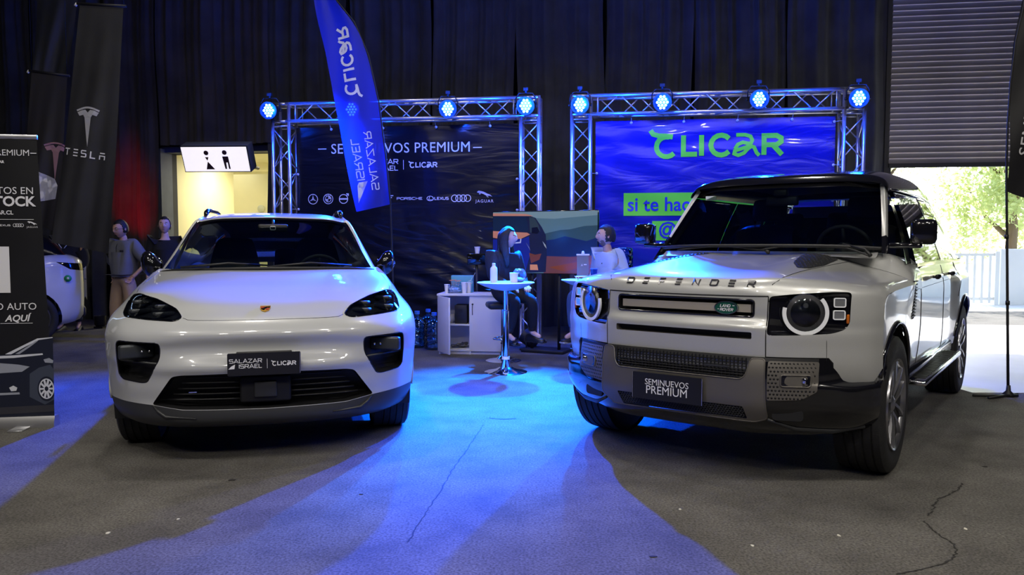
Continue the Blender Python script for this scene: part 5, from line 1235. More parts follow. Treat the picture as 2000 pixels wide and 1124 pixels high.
# fog lamp panels
for s in (1, -1):
    P = round_poly([(s * .505, .716), (s * .735, .716), (s * .735, .56), (s * .665, .515), (s * .505, .505)], .012, 3); P = P if s > 0 else list(reversed(P))
    fp = bk.cut(P, 'x'); bk_ = bk.finish(fp, 'fog_lamp_panel', m_silt, dc, offset=.006)
    mb = MB()
    for j in range(10):
        for i in range(14):
            y = .515 + i * .0172 + (j % 2) * .0086; z = .520 + j * .0205
            if y > .728 - max(0, (.56 - z) * 1.2) or (.565 < y < .715 and .575 < z < .655): continue
            p = bk4.hit(s * y, z); nn = Vector((.9, s * .4, 0)).normalized(); mb.lathe([(.0062, 0), (.0, .0005)], 6, T=Matrix.Translation(p + Vector((.0075, 0, 0))) @ nn.to_track_quat('Z', 'Y').to_matrix().to_4x4())
    stuff(mb.build('punched_holes', m_dark, bk_))
    F = rrect(.135, .062, .012, 4, s * .64, .615); D = [bk4.hit(a, b) + Vector((.010, 0, 0)) for a, b in densify(F, .02)]
    mb = MB(); mb.tube(D, .004, 5, closed=True); fr = mb.build('fog_lamp_frame', m_silt, bk_)
    mb = MB(); fill(mb, [d - Vector((.001, 0, 0)) for d in D]); mb.build('fog_lamp_recess', m_gpaint, bk_)
    p = bk4.hit(s * .675, .615); mb = MB(); mb.box((p.x + .012, s * .675, .617), (.012, .035, .034), bev=.006, rot=('Z', s * R(-25))); mb.build('fog_lamp', m_chromel, bk_)
    # black surround that frames the panel
    mb = MB(); D = [bk4.hit(s * a, b) + Vector((.004, 0, 0)) for a, b in ((.50, .395), (.62, .34), (.78, .325), (.92, .35))]; mb.tube(D, [.008, .014, .016, .010], 8); mb.build('lower_air_blade', m_satin, dc)
    p = bk4.hit(s * .60, .43); mb = MB(); mb.prism(rrect(.16, .06, .02), -.01, .002, T=Matrix.Translation((p.x + .001, s * .60, .425)) @ Matrix.Rotation(R(90 + s * 22), 4, 'Z') @ Matrix.Rotation(R(90), 4, 'X')); mb.build('tow_hook_recess', m_dark, dc)
bk.finish(bk.bm, 'lower_bumper', m_gpaint, dc)
mb = MB(); mb.box((.25, 0, .38), (.5, 1.3, .04)); mb.box((-1.6, 0, .36), (4.2, 1.5, .10)); mb.build('underbody', m_dark, dc)
TP = Matrix.Translation((.893, -.045, .520)) @ Matrix.Rotation(R(90), 4, 'Z') @ Matrix.Rotation(R(90), 4, 'X')
mb = MB(); mb.prism(rrect(.43, .155, .008), -.004, .004, T=TP); np2 = mb.build('number_plate', mat('black_plate', (0, 0, 0)), dc)
mb = MB(); mb.box((.872, -.045, .52), (.04, .30, .10)); mb.build('plate_holder', m_blk, dc)
mb = MB(); ribbon(mb, [(.215, .075), (.215, -.075)], .003, .004, .001, T=TP); ribbon(mb, [(-.215, .075), (-.215, -.075)], .002, .004, .001, T=TP); mb.build('plate_edge', m_chromel, np2)
text('plate_lettering', 'SEMINUEVOS', .050, m_whitep, np2, TP @ Matrix.Translation((0, .024, .0045)), .0005, xs=.93)
text('plate_lettering', 'PREMIUM', .068, m_whitep, np2, TP @ Matrix.Translation((0, -.022, .0045)), .0005, xs=.93)

# body sides -------------------------------------------------------
top = [(.405, .990, .60), (.41, .995, .80), (.40, .996, .95), (.365, .995, 1.045), (.33, .995, 1.064), (.22, .995, 1.074), (.10, .995, 1.078), (-.07, .995, 1.082), (-.31, .993, 1.086), (-.56, .985, 1.088)]
xs1 = [(.405, .60), (.405, 1.0), (.36, 1.05), (.30, 1.066), (.10, 1.078), (-.31, 1.086), (-.56, 1.088), (-.70, 1.12), (-.9, 1.17), (-1.2, 1.19), (-3.5, 1.21), (-3.78, 1.20)]
def side_y(x, z):
    y = .972 - .035 * max(0, (z - 1.0) / .2) ** 1.6 - .02 * max(0, (.75 - z) / .3) ** 2
    y += .022 * math.exp(-((x) / .50) ** 4) + .040 * math.exp(-((x + 3.022) / .55) ** 4) * (1 if z < 1.05 else max(0, 1 - (z - 1.05) / .1))
    if x < -3.3: y -= (-3.3 - x) ** 2 * 1.4
    if x > .30: y -= (x - .30) ** 2 * .8
    return y
NX = 120; G = []
for i in range(NX):
    x = .400 - (.400 + 3.66) * i / (NX - 1); zt = np.interp(-x, [-a for a, b in xs1[2:]], [b for a, b in xs1[2:]]) if x < .36 else 1.05 - (x - .36) * .8
    # blend to the shoulder of the nose patch
    col = []
    for k in range(28):
        q = k / 27; z = zt + (.50 - zt) * q; y = side_y(x, z)
        if x > -.56:
            yt = .9945; b = max(0, 1 - q * 3); y = y * (1 - b) + yt * b
        elif x > -.9:
            b = max(0, 1 - q * 3) * (1 - (-.56 - x) / .34); y = y * (1 - b) + .985 * b
        col.append((x, y, z))
    G.append(col)
G = np.array(G)
def farch(cx, r=.475, zc=.41): return [(cx + r * 1.02 * math.cos(R(a)), zc + r * math.sin(R(a))) for a in range(-50, 231, 10)] + [(cx - .4, -.1), (cx + .4, -.1)]
m_flare = m_spaint
for s in (1, -1):
    Gs = G.copy(); Gs[..., 1] *= s; sd = Skin(Gs); sd.flipto((0, s, 0)); ax = 'y' if s > 0 else '-y'
    for cx in (0, -3.022): sd.cut(farch(cx), 'y').free()
    rs = Skin(Gs); rs.flipto((0, s, 0))
    # side vent: black ladder
    V_ = round_poly([(-.66, .86), (-.53, .86), (-.555, 1.135), (-.70, 1.135)], .01, 2)
    v_ = sd.cut(V_, 'y'); vo = sd.finish(v_, 'side_vent', m_dark, dc, offset=-.004)
    for k in range(12):
        z = .878 + k * .0205; xx = -.595 - (z - .86) * .12; p = rs.hit(xx, z, ax); mb = MB(); mb.box((xx, p.y + s * .002, z), (.125, .010, .009)); mb.build('vent_rung', m_satin, vo)
    sd.finish(sd.bm, 'body_side', m_spaint, dc)
    def on_side(pts, r, m, nm, off=0.): 
        P = [rs.hit(a, b, ax) + Vector((0, s * off, 0)) for a, b in densify(pts, .05, False)]; mb = MB(); mb.tube(P, r, 5); return mb.build(nm, m, dc)
    on_side([(-.90, 1.17), (-.93, 1.05), (-.93, .80), (-.86, .62), (-.80, .52)], .0035, m_gap, 'shut_line')
    on_side([(-1.98, 1.18), (-1.98, .52)], .0035, m_gap, 'shut_line'); on_side([(-2.72, 1.20), (-2.72, 1.02), (-2.62, .9)], .0035, m_gap, 'shut_line')
    on_side([(-.66, 1.045), (-.93, 1.045), (-2.72, 1.06)], .0015, m_gap, 'crease_line')
    for cx in (0, -3.022):
        # flare: black lip and inner arch
        D = [(cx + .485 * 1.0 * math.cos(R(a)), .41 + .478 * math.sin(R(a))) for a in range(-14, 195, 8)]
        P = []
        for a, b in D:
            if a > .39: (P.append(Vector((a - .02, s * .985, b))) if b > .60 else None)
            elif b > .50: P.append(rs.hit(a, b, ax))
        mb = MB(); mb.tube(P, .014, 6); mb.build('arch_lip', m_gpaint, dc)
        mb = MB(); mb.grid(np.array([[(cx + .48 * math.cos(R(a)), s * yy, .41 + .475 * math.sin(R(a))) for a in range(8, 173, 8)] for yy in (.60, .975)])); mb.build('wheel_arch', m_dark, dc)
    for xx in (-1.50, -2.28):
        mb = MB(); mb.box((xx, s * 1.002, 1.105), (.20, .030, .035), bev=.010); mb.tube([(xx - .08, s * .97, 1.105), (xx - .08, s * 1.0, 1.105)], .012, 6); mb.tube([(xx + .08, s * .97, 1.105), (xx + .08, s * 1.0, 1.105)], .012, 6); mb.build('door_handle', m_gpaint, dc)
    mb = MB(); mb.box((-1.42, s * .93, .50), (1.95, .12, .10), bev=.02); mb.build('sill', m_gpaint, dc)
    mb = MB(); mb.box((-1.40, s * 1.00, .455), (1.75, .15, .035), bev=.012); st = mb.build('side_step', m_chromel, dc)
    mb = MB()
    for k in range(24): mb.box((-2.15 + k * .065, s * 1.005, .475), (.03, .10, .008))
    stuff(mb.build('step_tread', m_blk, st))
    # door mirror
    T_ = Matrix.Translation((-.72, s * 1.005, 1.425)) @ Matrix.Rotation(s * R(12), 4, 'Z')
    mb = MB(); mb.box((0, 0, 0), (.115, .155, .165), bev=.032, T=T_); mo = mb.build('door_mirror', m_gpaint, dc)
    mb = MB(); mb.box((-.058, 0, .0), (.006, .13, .14), bev=.003, T=T_); mb.build('mirror_face', m_mirror, mo)
    mb = MB(); mb.box((-.73, s * .90, 1.335), (.10, .20, .035), bev=.012); mb.build('mirror_arm', m_gpaint, mo)
# greenhouse ------------------------------------------------------
SGd = [[(-.47, 0, 1.300), (-.475, .35, 1.299), (-.51, .62, 1.293), (-.575, .785, 1.283), (-.60, .815, 1.278), (-.70, .895, 1.245)],
       [(-.70, 0, 1.53), (-.705, .33, 1.528), (-.74, .58, 1.522), (-.80, .735, 1.512), (-.83, .770, 1.505), (-.95, .855, 1.235)],
       [(-.90, 0, 1.735), (-.905, .31, 1.732), (-.94, .54, 1.726), (-.995, .685, 1.715), (-1.03, .725, 1.705), (-1.15, .865, 1.225)],
       [(-.96, 0, 1.800), (-.965, .30, 1.797), (-1.0, .52, 1.790), (-1.05, .665, 1.778), (-1.09, .712, 1.760), (-1.3, .875, 1.215)]]
SGd = np.array(SGd); GGd = mirror_rows(SGd); FGd = fine(GGd, 8)
def gpd(name, m, j0, j1, i0, i1, par=None):
    G_ = FGd[int(j0 * 8):int(j1 * 8) + 1, int(i0 * 8):int(i1 * 8) + 1]; mb = MB(); mb.grid(G_); o = link(name, mb.mesh(name, recalc=False), m, par or dc); return ensure_out(o, (0, 0, 1.2))
gpd('windscreen', m_wind, .125, 2.25, 2, 8); gpd('windscreen_band', m_gblk, 2.25, 3, 2, 8)
for a, b in ((1, 2), (8, 9)): gpd('windscreen_pillar', m_spaint, .5, 2.625, a, b); gpd('pillar_foot', m_gpaint, 0, .5, a, b); gpd('pillar_head', m_gpaint, 2.625, 3, a, b)
mb = MB(); mb.tube([Vector(FGd[1, i]) + Vector((.006, 0, .004)) for i in range(16, 65)], .014, 6); mb.build('windscreen_foot', m_blk, dc)
mb = MB(); cw = [[(-.45, y * 1.0, 1.262 - .045 * max(0, abs(y) - .5)), (-.54, y, 1.272 - .05 * max(0, abs(y) - .5)), (-.60, y, 1.292)] for y in np.linspace(-.76, .76, 30)]; mb.grid(np.array(cw)); mb.build('cowl_panel', m_spaint, dc)
# roof: black, gently crowned
RY = [0, .35, .56, .665, .715, .730, .735]
RX = [(-.93, [1.800, 1.797, 1.790, 1.776, 1.755, 1.735, 1.715]), (-.95, [1.832, 1.829, 1.820, 1.80, 1.772, 1.745, 1.718]), (-1.02, [1.862, 1.859, 1.848, 1.825, 1.79, 1.757, 1.722]), (-1.25, [1.895, 1.892, 1.878, 1.852, 1.810, 1.770, 1.727]),
      (-1.8, [1.918, 1.914, 1.900, 1.872, 1.826, 1.78, 1.73]), (-2.6, [1.915, 1.911, 1.898, 1.870, 1.824, 1.78, 1.73]), (-3.1, [1.898, 1.894, 1.882, 1.856, 1.814, 1.77, 1.725]), (-3.36, [1.865, 1.862, 1.85, 1.83, 1.79, 1.75, 1.715]), (-3.44, [1.79, 1.79, 1.785, 1.775, 1.755, 1.735, 1.71])]
def tpr(x): return 1 - .115 * min(1, max(0, (-2.2 - x) / 1.1))
CR = np.array([[(x - (.06 * (y / .735) ** 2 if x > -1.1 else 0), y * tpr(x), z) for y, z in zip(RY, zs)] for x, zs in RX]); RG = surf(mirror_rows(CR), 81, 70)
rk = Skin(RG); rk.flipto((0, 0, 1)); rk.finish(rk.bm, 'roof', m_gpaint, dc)
for s in (1, -1):
    mb = MB(); mb.tube([(-1.05, s * .742, 1.728), (-1.3, s * .748, 1.735), (-2.2, s * .748, 1.738), (-2.8, s * .748 * tpr(-2.8), 1.735), (-3.35, s * .748 * tpr(-3.35), 1.72)], .008, 6); mb.build('roof_drip_rail', m_chromel, dc)
    # side glass and pillars
    def q(x0b, x0t, x1b, x1t, nm, m, dy=0., zb=1.215, zt=1.715):
        g = [[(xb + (xt - xb) * k / 8, s * ((.945 + dy - .12 * max(0, (-2.9 - xb))) + (.742 * tpr(xt) - .945 + .12 * max(0, (-2.9 - xb))) * (k / 8) - .0 + .012 * math.sin(k / 8 * math.pi)), zb + (zt - zb) * k / 8) for k in range(9)] for xb, xt in ((x0b, x0t), (x1b, x1t))]
        mb = MB(); mb.grid(np.array(g)); o = mb.build(nm, m, dc); return ensure_out(o, (0, 0, 1.2))
    q(-.86, -1.13, -1.96, -1.98, 'side_window', m_side); q(-1.96, -1.98, -2.06, -2.08, 'door_pillar', m_gpaint, .004); q(-2.06, -2.08, -2.72, -2.72, 'side_window', m_side)
    q(-2.72, -2.72, -2.95, -2.92, 'rear_quarter_panel', m_spaint, .002); q(-2.95, -2.92, -3.40, -3.28, 'side_window', m_side); q(-3.40, -3.28, -3.62, -3.40, 'rear_pillar', m_spaint, .002)
    q(-.68, -1.06, -.86, -1.13, 'quarter_trim', m_gpaint, -.03)
    for k, (a, b, c_, d_) in enumerate(((-.92, -1.2, -1.90, -1.90), (-2.12, -2.12, -2.66, -2.66))):
        mb = MB(); mb.tube([(b, s * .752, 1.700), (d_, s * .752, 1.700)], .006, 5); mb.build('window_trim', m_chromel, dc)
    mb = MB(); mb.grid(np.array([[(x, s * (.944 - .1 * d), 1.17 + .02 * min(1, max(0, (-.56 - x) / .4)) + d) for x in np.linspace(-.93, -3.0, 40)] for d in (-.0, .035)])); mb.build('belt_line', m_spaint, dc)
for s in (1, -1):
    SC_ = np.array([[(-.555, s * y, z) for y, z in ((.54, 1.252), (.68, 1.206), (.80, 1.173), (.90, 1.141), (.965, 1.113), (.993, 1.09))],
                    [(-.64, s * y, z) for y, z in ((.74, 1.285), (.81, 1.255), (.87, 1.215), (.93, 1.165), (.972, 1.120), (.987, 1.06))],
                    [(-.78, s * y, z) for y, z in ((.845, 1.262), (.88, 1.238), (.915, 1.210), (.945, 1.170), (.970, 1.120), (.980, 1.05))],
                    [(-.95, s * y, z) for y, z in ((.895, 1.245), (.922, 1.220), (.940, 1.195), (.955, 1.160), (.966, 1.120), (.972, 1.04))]])
    mb = MB(); mb.grid(surf(SC_, 24, 16)); ensure_out(mb.build('scuttle_corner', m_spaint, dc), (0, 0, .6))
# tail
mb = MB(); mb.grid(np.array([[(-3.64 + .22 * z ** 3 - .03 * math.sin(z * 3), y, .45 + 1.28 * z) for y in np.linspace(-.80 + .16 * max(0, z - .5) * 2, .80 - .16 * max(0, z - .5) * 2, 21)] for z in np.linspace(0, 1, 20)])); mb.build('tail_door', m_spaint, dc)
mb = MB(); mb.grid(np.array([[(-3.60 + .13 * z, y, 1.28 + .38 * z) for y in np.linspace(-.62, .62, 9)] for z in np.linspace(0, 1, 5)])); mb.build('rear_window', m_side, dc)
mb = MB(); mb.tube([(-3.82, 0, 1.10), (-3.66, 0, 1.10)], .2, 24); mb.lathe([(.2, -.1), (.38, -.1), (.40, -.06), (.40, .06), (.38, .1), (.2, .1)], 36, T=Matrix.Translation((-3.82, 0, 1.10)) @ Matrix.Rotation(R(90), 4, 'Y'), closed=True); mb.build('spare_wheel', m_rubber, dc)
for s in (1, -1):
    for z in (1.0, 1.12): mb = MB(); mb.box((-3.67, s * .78, z), (.03, .09, .07), bev=.01); mb.build('tail_lamp', m_red, dc)
# wipers
for pts in ([(-.50, -.62, 1.302), (-.53, -.30, 1.33), (-.49, .06, 1.30)], [(-.47, .02, 1.308), (-.54, .38, 1.345), (-.49, .66, 1.300), (-.44, .73, 1.275)]):
    mb = MB(); P = curve(pts, 14); mb.tube([Vector(p) + Vector((.008, 0, -.004)) for p in P], .006, 6); mb.build('wiper', m_blk, dc)
mb = MB(); mb.tube([(-.46, .74, 1.27), (-.50, .70, 1.31), (-.54, .55, 1.345)], [.014, .010, .007], 8); mb.build('wiper_arm', m_blk, dc)
mb = MB(); mb.tube([(-.46, .08, 1.285), (-.50, .04, 1.31), (-.53, -.12, 1.325)], [.014, .010, .007], 8); mb.build('wiper_arm', m_blk, dc)
mb = MB(); mb.box((-.925, -.535, 1.705), (.006, .085, .035)); o = mb.build('windscreen_sticker', mat('pale_sticker', (.65, .70, .55), .5), dc)
# cabin
mb = MB(); mb.box((-.80, 0, 1.17), (.42, 1.55, .17), bev=.05); mb.box((-.98, .42, 1.24), (.20, .42, .07), bev=.03); mb.build('dashboard', mat('grey_dashboard', (.05, .055, .055), .6), dc)
mb = MB(); mb.box((-2.2, 0, .80), (3.2, 1.6, .08)); mb.build('cabin_floor', m_cab, dc)
for s in (-1, 1): seat(dc, -1.78, s * .40, .92, m_seat, w=.54, tall=.62, lean=12)
for y in (-.48, 0, .48): seat(dc, -2.65, y, .92, m_seat, w=.46, tall=.52, lean=12)
steering(dc, -1.15, .42, 1.30, .19)
mb = MB(); mb.box((-1.00, 0, 1.67), (.05, .24, .07), bev=.015); mb.box((-.97, 0, 1.73), (.06, .10, .05), bev=.01); mb.build('interior_mirror', m_blk, dc)
mb = MB(); g = RG[10:60, 8:73].copy(); g[..., 2] -= .05; mb.grid(g); mb.build('headliner', mat('grey_headliner', (.07, .07, .075), .8), dc)
for (x, s, st) in ((0, 1, 0), (0, -1, 0), (-3.022, 1, 0), (-3.022, -1, 0)): wheel(dc, (x, s * .872, .405), .405, .262, .262, s, spokes=5, steer=R(st))
# ------------------------------------------------------------------ feather flags and hanging banners
m_flagb = bpy.data.materials.new('blue_flag_fabric'); m_flagb.use_nodes = True
def flag_mat(m, c, tr, mixt, mixtr):
    n = m.node_tree.nodes; L = m.node_tree.links; b = n['Principled BSDF']; b.inputs['Base Color'].default_value = (*c, 1); b.inputs['Roughness'].default_value = .55
    t = n.new('ShaderNodeBsdfTranslucent'); t.inputs[0].default_value = (*tr, 1); x = n.new('ShaderNodeBsdfTransparent'); x.inputs[0].default_value = (*[min(1, v * 3) for v in tr], 1)
    a = n.new('ShaderNodeMixShader'); a.inputs[0].default_value = mixt; d = n.new('ShaderNodeMixShader'); d.inputs[0].default_value = mixtr
    L.new(b.outputs[0], a.inputs[1]); L.new(t.outputs[0], a.inputs[2]); L.new(a.outputs[0], d.inputs[1]); L.new(x.outputs[0], d.inputs[2]); L.new(d.outputs[0], n['Material Output'].inputs[0]); MATS[m.name] = m
flag_mat(m_flagb, (.012, .018, .10), (.05, .08, .42), .45, .09)
m_flagk = mat('black_flag_fabric', (.018, .018, .020), .6, noise=(3, .2), bump=(150, .1))

def flag(name, label, Y, left, right, mm, pole, wave=.035, thick=.0, Yf=None):
    """left/right: matching lists of pixels down the two edges; pole: pixel list; all on the plane at depth Y"""
    root = thing(name, label, 'flag', ground_at(pole[-1], Y)); O = Vector(root.location)
    n = 40; Lp = curve([(*px(*p, Y),) for p in left], n); Rp = curve([(*px(*p, Y),) for p in right], n); G = []
    for i in range(n):
        row = []
        for k in range(19):
            q = k / 18; p = Lp[i] * (1 - q) + Rp[i] * q; row.append((p[0] - O.x, p[1] - O.y + wave * math.sin(3.0 * q + i * .16) + .35 * wave * math.sin(9 * q + i * .33), p[2] - O.z))
        G.append(row)
    G = np.array(G); mb = MB(); mb.grid(G); o = mb.build('fabric', mm, root)
    mb = MB(); mb.tube([px(*p, Y) - O for p in pole], [.012 - .006 * (1 - k / (len(pole) - 1)) for k in range(len(pole))], 8); mb.build('pole', m_blk, root)
    return root, O, G
def ground_at(p, Y):
    q = px(p[0], p[1], Y); return Vector((q.x, Y, 0))
def on_sheet(me, G, O, Y, off=-.006):
    """move lettering (already placed in world x,z) on to the wavy sheet"""
    bv = BVHTree.FromPolygons([Vector(p) for p in G.reshape(-1, 3).tolist()], [(a * G.shape[1] + b, a * G.shape[1] + b + 1, (a + 1) * G.shape[1] + b + 1, (a + 1) * G.shape[1] + b) for a in range(G.shape[0] - 1) for b in range(G.shape[1] - 1)])
    for v in me.vertices:
        x = v.co - O; h, nn, i, d = bv.ray_cast(Vector((x.x, -3, x.z)), Vector((0, 1, 0)))
        v.co = Vector((x.x, (h.y if h else 0) + off, x.z))
    me.update(); return me
YF = 8.9
fb_, Of, Gf = flag('feather_flag', 'tall translucent blue feather flag with mirrored white lettering, before the left truss', YF,
   [(608, -60), (613, 10), (632, 90), (650, 180), (668, 270), (683, 350), (696, 414)], [(625, -62), (655, 0), (690, 45), (718, 110), (738, 200), (752, 310), (762, 399)],
   m_flagb, [(620, -64), (655, -2), (692, 43), (720, 108), (740, 200), (754, 310), (763, 400), (768, 560), (771, 727)])
def flag_text(root, G, O, Y, fn_, u, v, ang, m, mirror=False, s=1.):
    mb = MB(); P = px(u, v, Y); T_ = Matrix.Translation(P) @ Matrix.Rotation(R(90), 4, 'X') @ Matrix.Rotation(R(ang), 4, 'Z') @ Matrix.Diagonal((1, -1 if mirror else 1, 1, 1)) @ Matrix.Scale(s, 4)
    fn_(mb, T_); me = mb.mesh('lettering'); subdiv(me, .08); on_sheet(me, G, O, Y); return link('lettering', me, m, root)
# lettering is seen from its back: mirrored and upside down
m_flagtx = mat('pale_flag_print', (.62, .66, .8), .6)
def ctr(f, w): return lambda mb, T: f(mb, T @ Matrix.Translation((-w / 2, 0, 0)))
flag_text(fb_, Gf, Of, YF, ctr(lambda mb, T: f_clicar(mb, T, .135), .135 * 5.4), 680, 124, 99, m_flagtx, True)
def f_sal2(mb, T, h=.085):
    for k, w_ in enumerate(('SALAZAR', 'ISRAEL')): strokes(mb, w_, h, .13, .2, 0, 0, T=T @ Matrix.Translation((0 if k == 0 else .13, .070 - k * .15, 0)), center=False, xs=1.15)
    mb.prism([(-.13, -.15), (.11, -.01), (.105, -.11), (.07, -.13)], 0, .0005, T=T)
flag_text(fb_, Gf, Of, YF, lambda mb, T: f_sal2(mb, T), 722, 372, 98, m_flagtx, True)
YR = 6.71
fr_, Or, Gr = flag('feather_flag', 'dark feather flag with white lettering on a thin pole at the right edge', YR,
   [(2006, -40), (1998, 20), (1984, 80), (1974, 160), (1969, 240), (1966, 310), (1966, 374)], [(2060, -40), (2085, 20), (2100, 80), (2110, 160), (2112, 240), (2112, 330), (2108, 420)],
   m_flagk, [(2006, -42), (1998, 18), (1984, 79), (1974, 160), (1968.5, 240), (1966, 310), (1966, 374), (1967, 500), (1968, 640), (1969, 774)])
P = px(1990, 306, YR); me = text_mesh('SEMINUEVOS', .165, align='LEFT', space=1.05); me.transform(Matrix.Translation(P + Vector((.03, 0, 0))) @ Matrix.Rotation(R(90), 4, 'X') @ Matrix.Rotation(R(84), 4, 'Z')); subdiv(me, .08); on_sheet(me, Gr, Or, YR); link('lettering', me, m_whitep, fr_)
for (u, v) in ((1966, 463), (1968, 592)): mb = MB(); mb.tube([px(u, v - 4, YR) - Or, px(u, v + 4, YR) - Or], .017, 8); mb.build('pole_joint', m_blk, fr_)
mb = MB()
for a, b in (((-.33, -.03), (.06, -.04)), ((-.26, -.14), (.10, .03))): mb.tube([(a[0], a[1], .015), (b[0], b[1], .015)], .012, 6)
mb.lathe([(.0, 0), (.05, 0), (.05, .02), (.02, .05), (.016, .10), (0, .10)], 14); mb.build('cross_base', m_blk, fr_)
mb = MB(); mb.lathe([(0, 0), (.18, 0), (.18, .02), (.03, .03), (.016, .10), (0, .1)], 20); mb.build('base_plate', m_blk, fb_)

# hanging banners with the car-maker emblem at the left
def hang(label, Y, tl, tr, bl_, br_, mm, bar=True, cat='banner', wave=.03, name='hanging_banner', group=None):
    O = Vector((px(*bl_, Y).x, Y, 0)); root = thing(name, label, cat, O, group=group); n = 36; G = []
    A, B, C_2, D_ = (px(*p, Y) - O for p in (tl, tr, bl_, br_))
    for i in range(n):
        q = i / (n - 1); a = A * (1 - q) + C_2 * q; b = B * (1 - q) + D_ * q
        G.append([tuple((a * (1 - k / 20) + b * (k / 20)) + Vector((0, wave * math.sin(2.2 * k / 20 * 3 + 4 * q) * q + .4 * wave * math.sin(17 * k / 20 + 5 * q) * q, -.02 * math.sin(k / 20 * 3.1) * 0))) for k in range(21)])
    G = np.array(G); mb = MB(); mb.grid(G); mb.build('fabric', mm, root)
    if bar:
        mb = MB(); mb.tube([A + Vector((-.03, 0, .01)), B + Vector((.03, 0, .01))], .016, 8); mb.build('top_bar', m_blk, root)
        mb = MB(); mb.tube([A + Vector((-.05, 0, -.015)), A + Vector((-.03, 0, .015))], .014, 8); mb.build('bar_end', m_whitep, root)
        mb = MB()
        for p in (A, B): mb.tube([p + Vector((0, 0, .01)), Vector((p.x, p.y, 8.45))], .003, 4)
        mb.build('suspension_wire', m_blk, root)
    return root, O, G
YT = 8.3
hb1, O1, G1 = hang('front hanging dark banner with full white T emblem and lettering', YT, (156, 9), (241, 14), (104, 474), (214, 496), m_flagk)
def tlogo(mb, T):
    mb.prism([(-.155, .20)] + [(-.155 + .31 * k / 12, .20 + .045 * math.sin(math.pi * k / 12)) for k in range(1, 12)] + [(.155, .20), (.146, .178)] + [(.146 - .292 * k / 12, .178 + .042 * math.sin(math.pi * k / 12)) for k in range(1, 12)] + [(-.146, .178)], 0, .0005, T=T)
    mb.prism([(-.143, .168), (-.08, .196), (-.035, .203), (0, .165), (.035, .203), (.08, .196), (.143, .168), (.115, .12), (.065, .135), (.045, .10), (0, -.29), (-.045, .10), (-.065, .135), (-.115, .12)], 0, .0005, T=T)
def lettering_on(root, G, O, Y, f, u, v, ang, m, s=1.): return flag_text(root, G, O, Y, f, u, v, ang, m, False, s)
lettering_on(hb1, G1, O1, YT, tlogo, 173, 245, -2, m_whitep, .80)
def tword(mb, T): strokes(mb, 'TeSLΛ', .072, .17, .55, 0, 0, T=T, xs=.95)
lettering_on(hb1, G1, O1, YT, tword, 166, 301, -8.5, m_whitep)
YT2 = 9.3
hb2, O2, G2 = hang('rear hanging dark banner with pinkish T emblem, left of the front one', YT2, (62, 140), (131, 150), (36, 425), (112, 455), mat('dull_black_flag_fabric', (.022, .020, .022), .6))
lettering_on(hb2, G2, O2, YT2, tlogo, 108, 312, -4, mat('pinkish_print', (.72, .42, .45), .6), .85)
YT3 = 10.4
hb3, O3, G3 = hang('upper hanging dark banner above the rear emblem banner', YT3, (74, -60), (158, -60), (66, 139), (132, 146), mat('grey_black_flag_fabric', (.030, .032, .034), .6))
flag_text(hb2, G2, O2, YT2, lambda mb, T: mb.prism([(-.16, -.17), (.03, -.14), (.06, .02), (.03, .10), (-.16, .19)], 0, .0005, T=T), 102, 366, 0, m_whitep)
# ------------------------------------------------------------------ roll-up banner at the left edge
YU = 5.62; gR = ground_pt(108, 832, 0); gL = Vector((-4.05, 5.52, 0)); du = (gR - gL).normalized(); ang = math.atan2(du.y, du.x)
ru = thing('roll_up_banner', 'black roll-up banner with used-car lettering at the left edge', 'banner', (gR.x, gR.y, 0), ang)
WU = .85; zt = px(92, 266, gR.y).z
TU = Matrix.Translation((0, -.002, 0)) @ Matrix.Rotation(R(90), 4, 'X')     # x right, y up in the banner plane; origin bottom right
lean = -.058
mb = MB(); mb.grid(np.array([[(-WU + WU * k / 10 + lean * (z / zt), .012 * math.sin(k * .6), z) for k in range(11)] for z in np.linspace(.075, zt - .02, 20)])); mb.build('printed_sheet', mat('black_banner_print', (.012, .012, .013), .38, noise=(2, .2)), ru)
mb = MB(); mb.box((-WU / 2 + lean, 0, zt - .01), (WU + .01, .025, .035), bev=.005); mb.build('top_rail', m_alu, ru)
mb = MB(); mb.prism([(-.05, 0), (.05, 0), (.05, .03), (.03, .08), (-.03, .08), (-.05, .03)], -WU - .01, .012, T=Matrix.Rotation(R(90), 4, 'Z') @ Matrix.Rotation(R(90), 4, 'X')); mb.build('base_housing', mat('brushed_aluminium', (.55, .55, .56), .35, metal=.9), ru, auto=30)
mb = MB(); mb.box((-.2, -.02, .006), (.10, .32, .012), bev=.004); mb.build('foot', m_alu, ru)
mb = MB(); mb.tube([(-WU / 2, .03, .08), (-WU / 2 + lean, .03, zt - .02)], .010, 8); mb.build('support_pole', m_alu, ru)
def upt(u, v):
    """pixel -> banner coords"""
    a = (u - 1000) / 1500; # intersect with vertical plane through gR along du
    d = px(u, v, 1.0) - Vector((0, 0, 1.35)); nrm = Vector((-du.y, du.x, 0)); t = nrm.dot(Vector((gR.x, gR.y, 0))) / nrm.dot(Vector((d.x, d.y, 0))); P = Vector((d.x * t, d.y * t, 1.35 + d.z * t)); return (P - gR).dot(du), P.z
def utext(txt, u, v, size, mm=m_whitep, **kw):
    x, z = upt(u, v); o = text('lettering', txt, size, mm, ru, Matrix.Translation((x, -.016, z)) @ Matrix.Rotation(R(90), 4, 'X'), .0006, align='RIGHT', **kw); return o
utext('SEMINUEVOS PREMIUM', 60, 300, .062); utext('CLICAR', 10, 317, .026, bold=.001); utext('AUTOS EN', 68, 374, .072); utext('STOCK', 70, 395, .098, bold=.003); utext('CLICAR.CL', 28, 416, .040, bold=.0008); utext('TU PRÓXIMO AUTO', 74, 599, .072); utext('AQUÍ', 59, 622, .066, bold=.0015, shear=.25)
mb = MB()
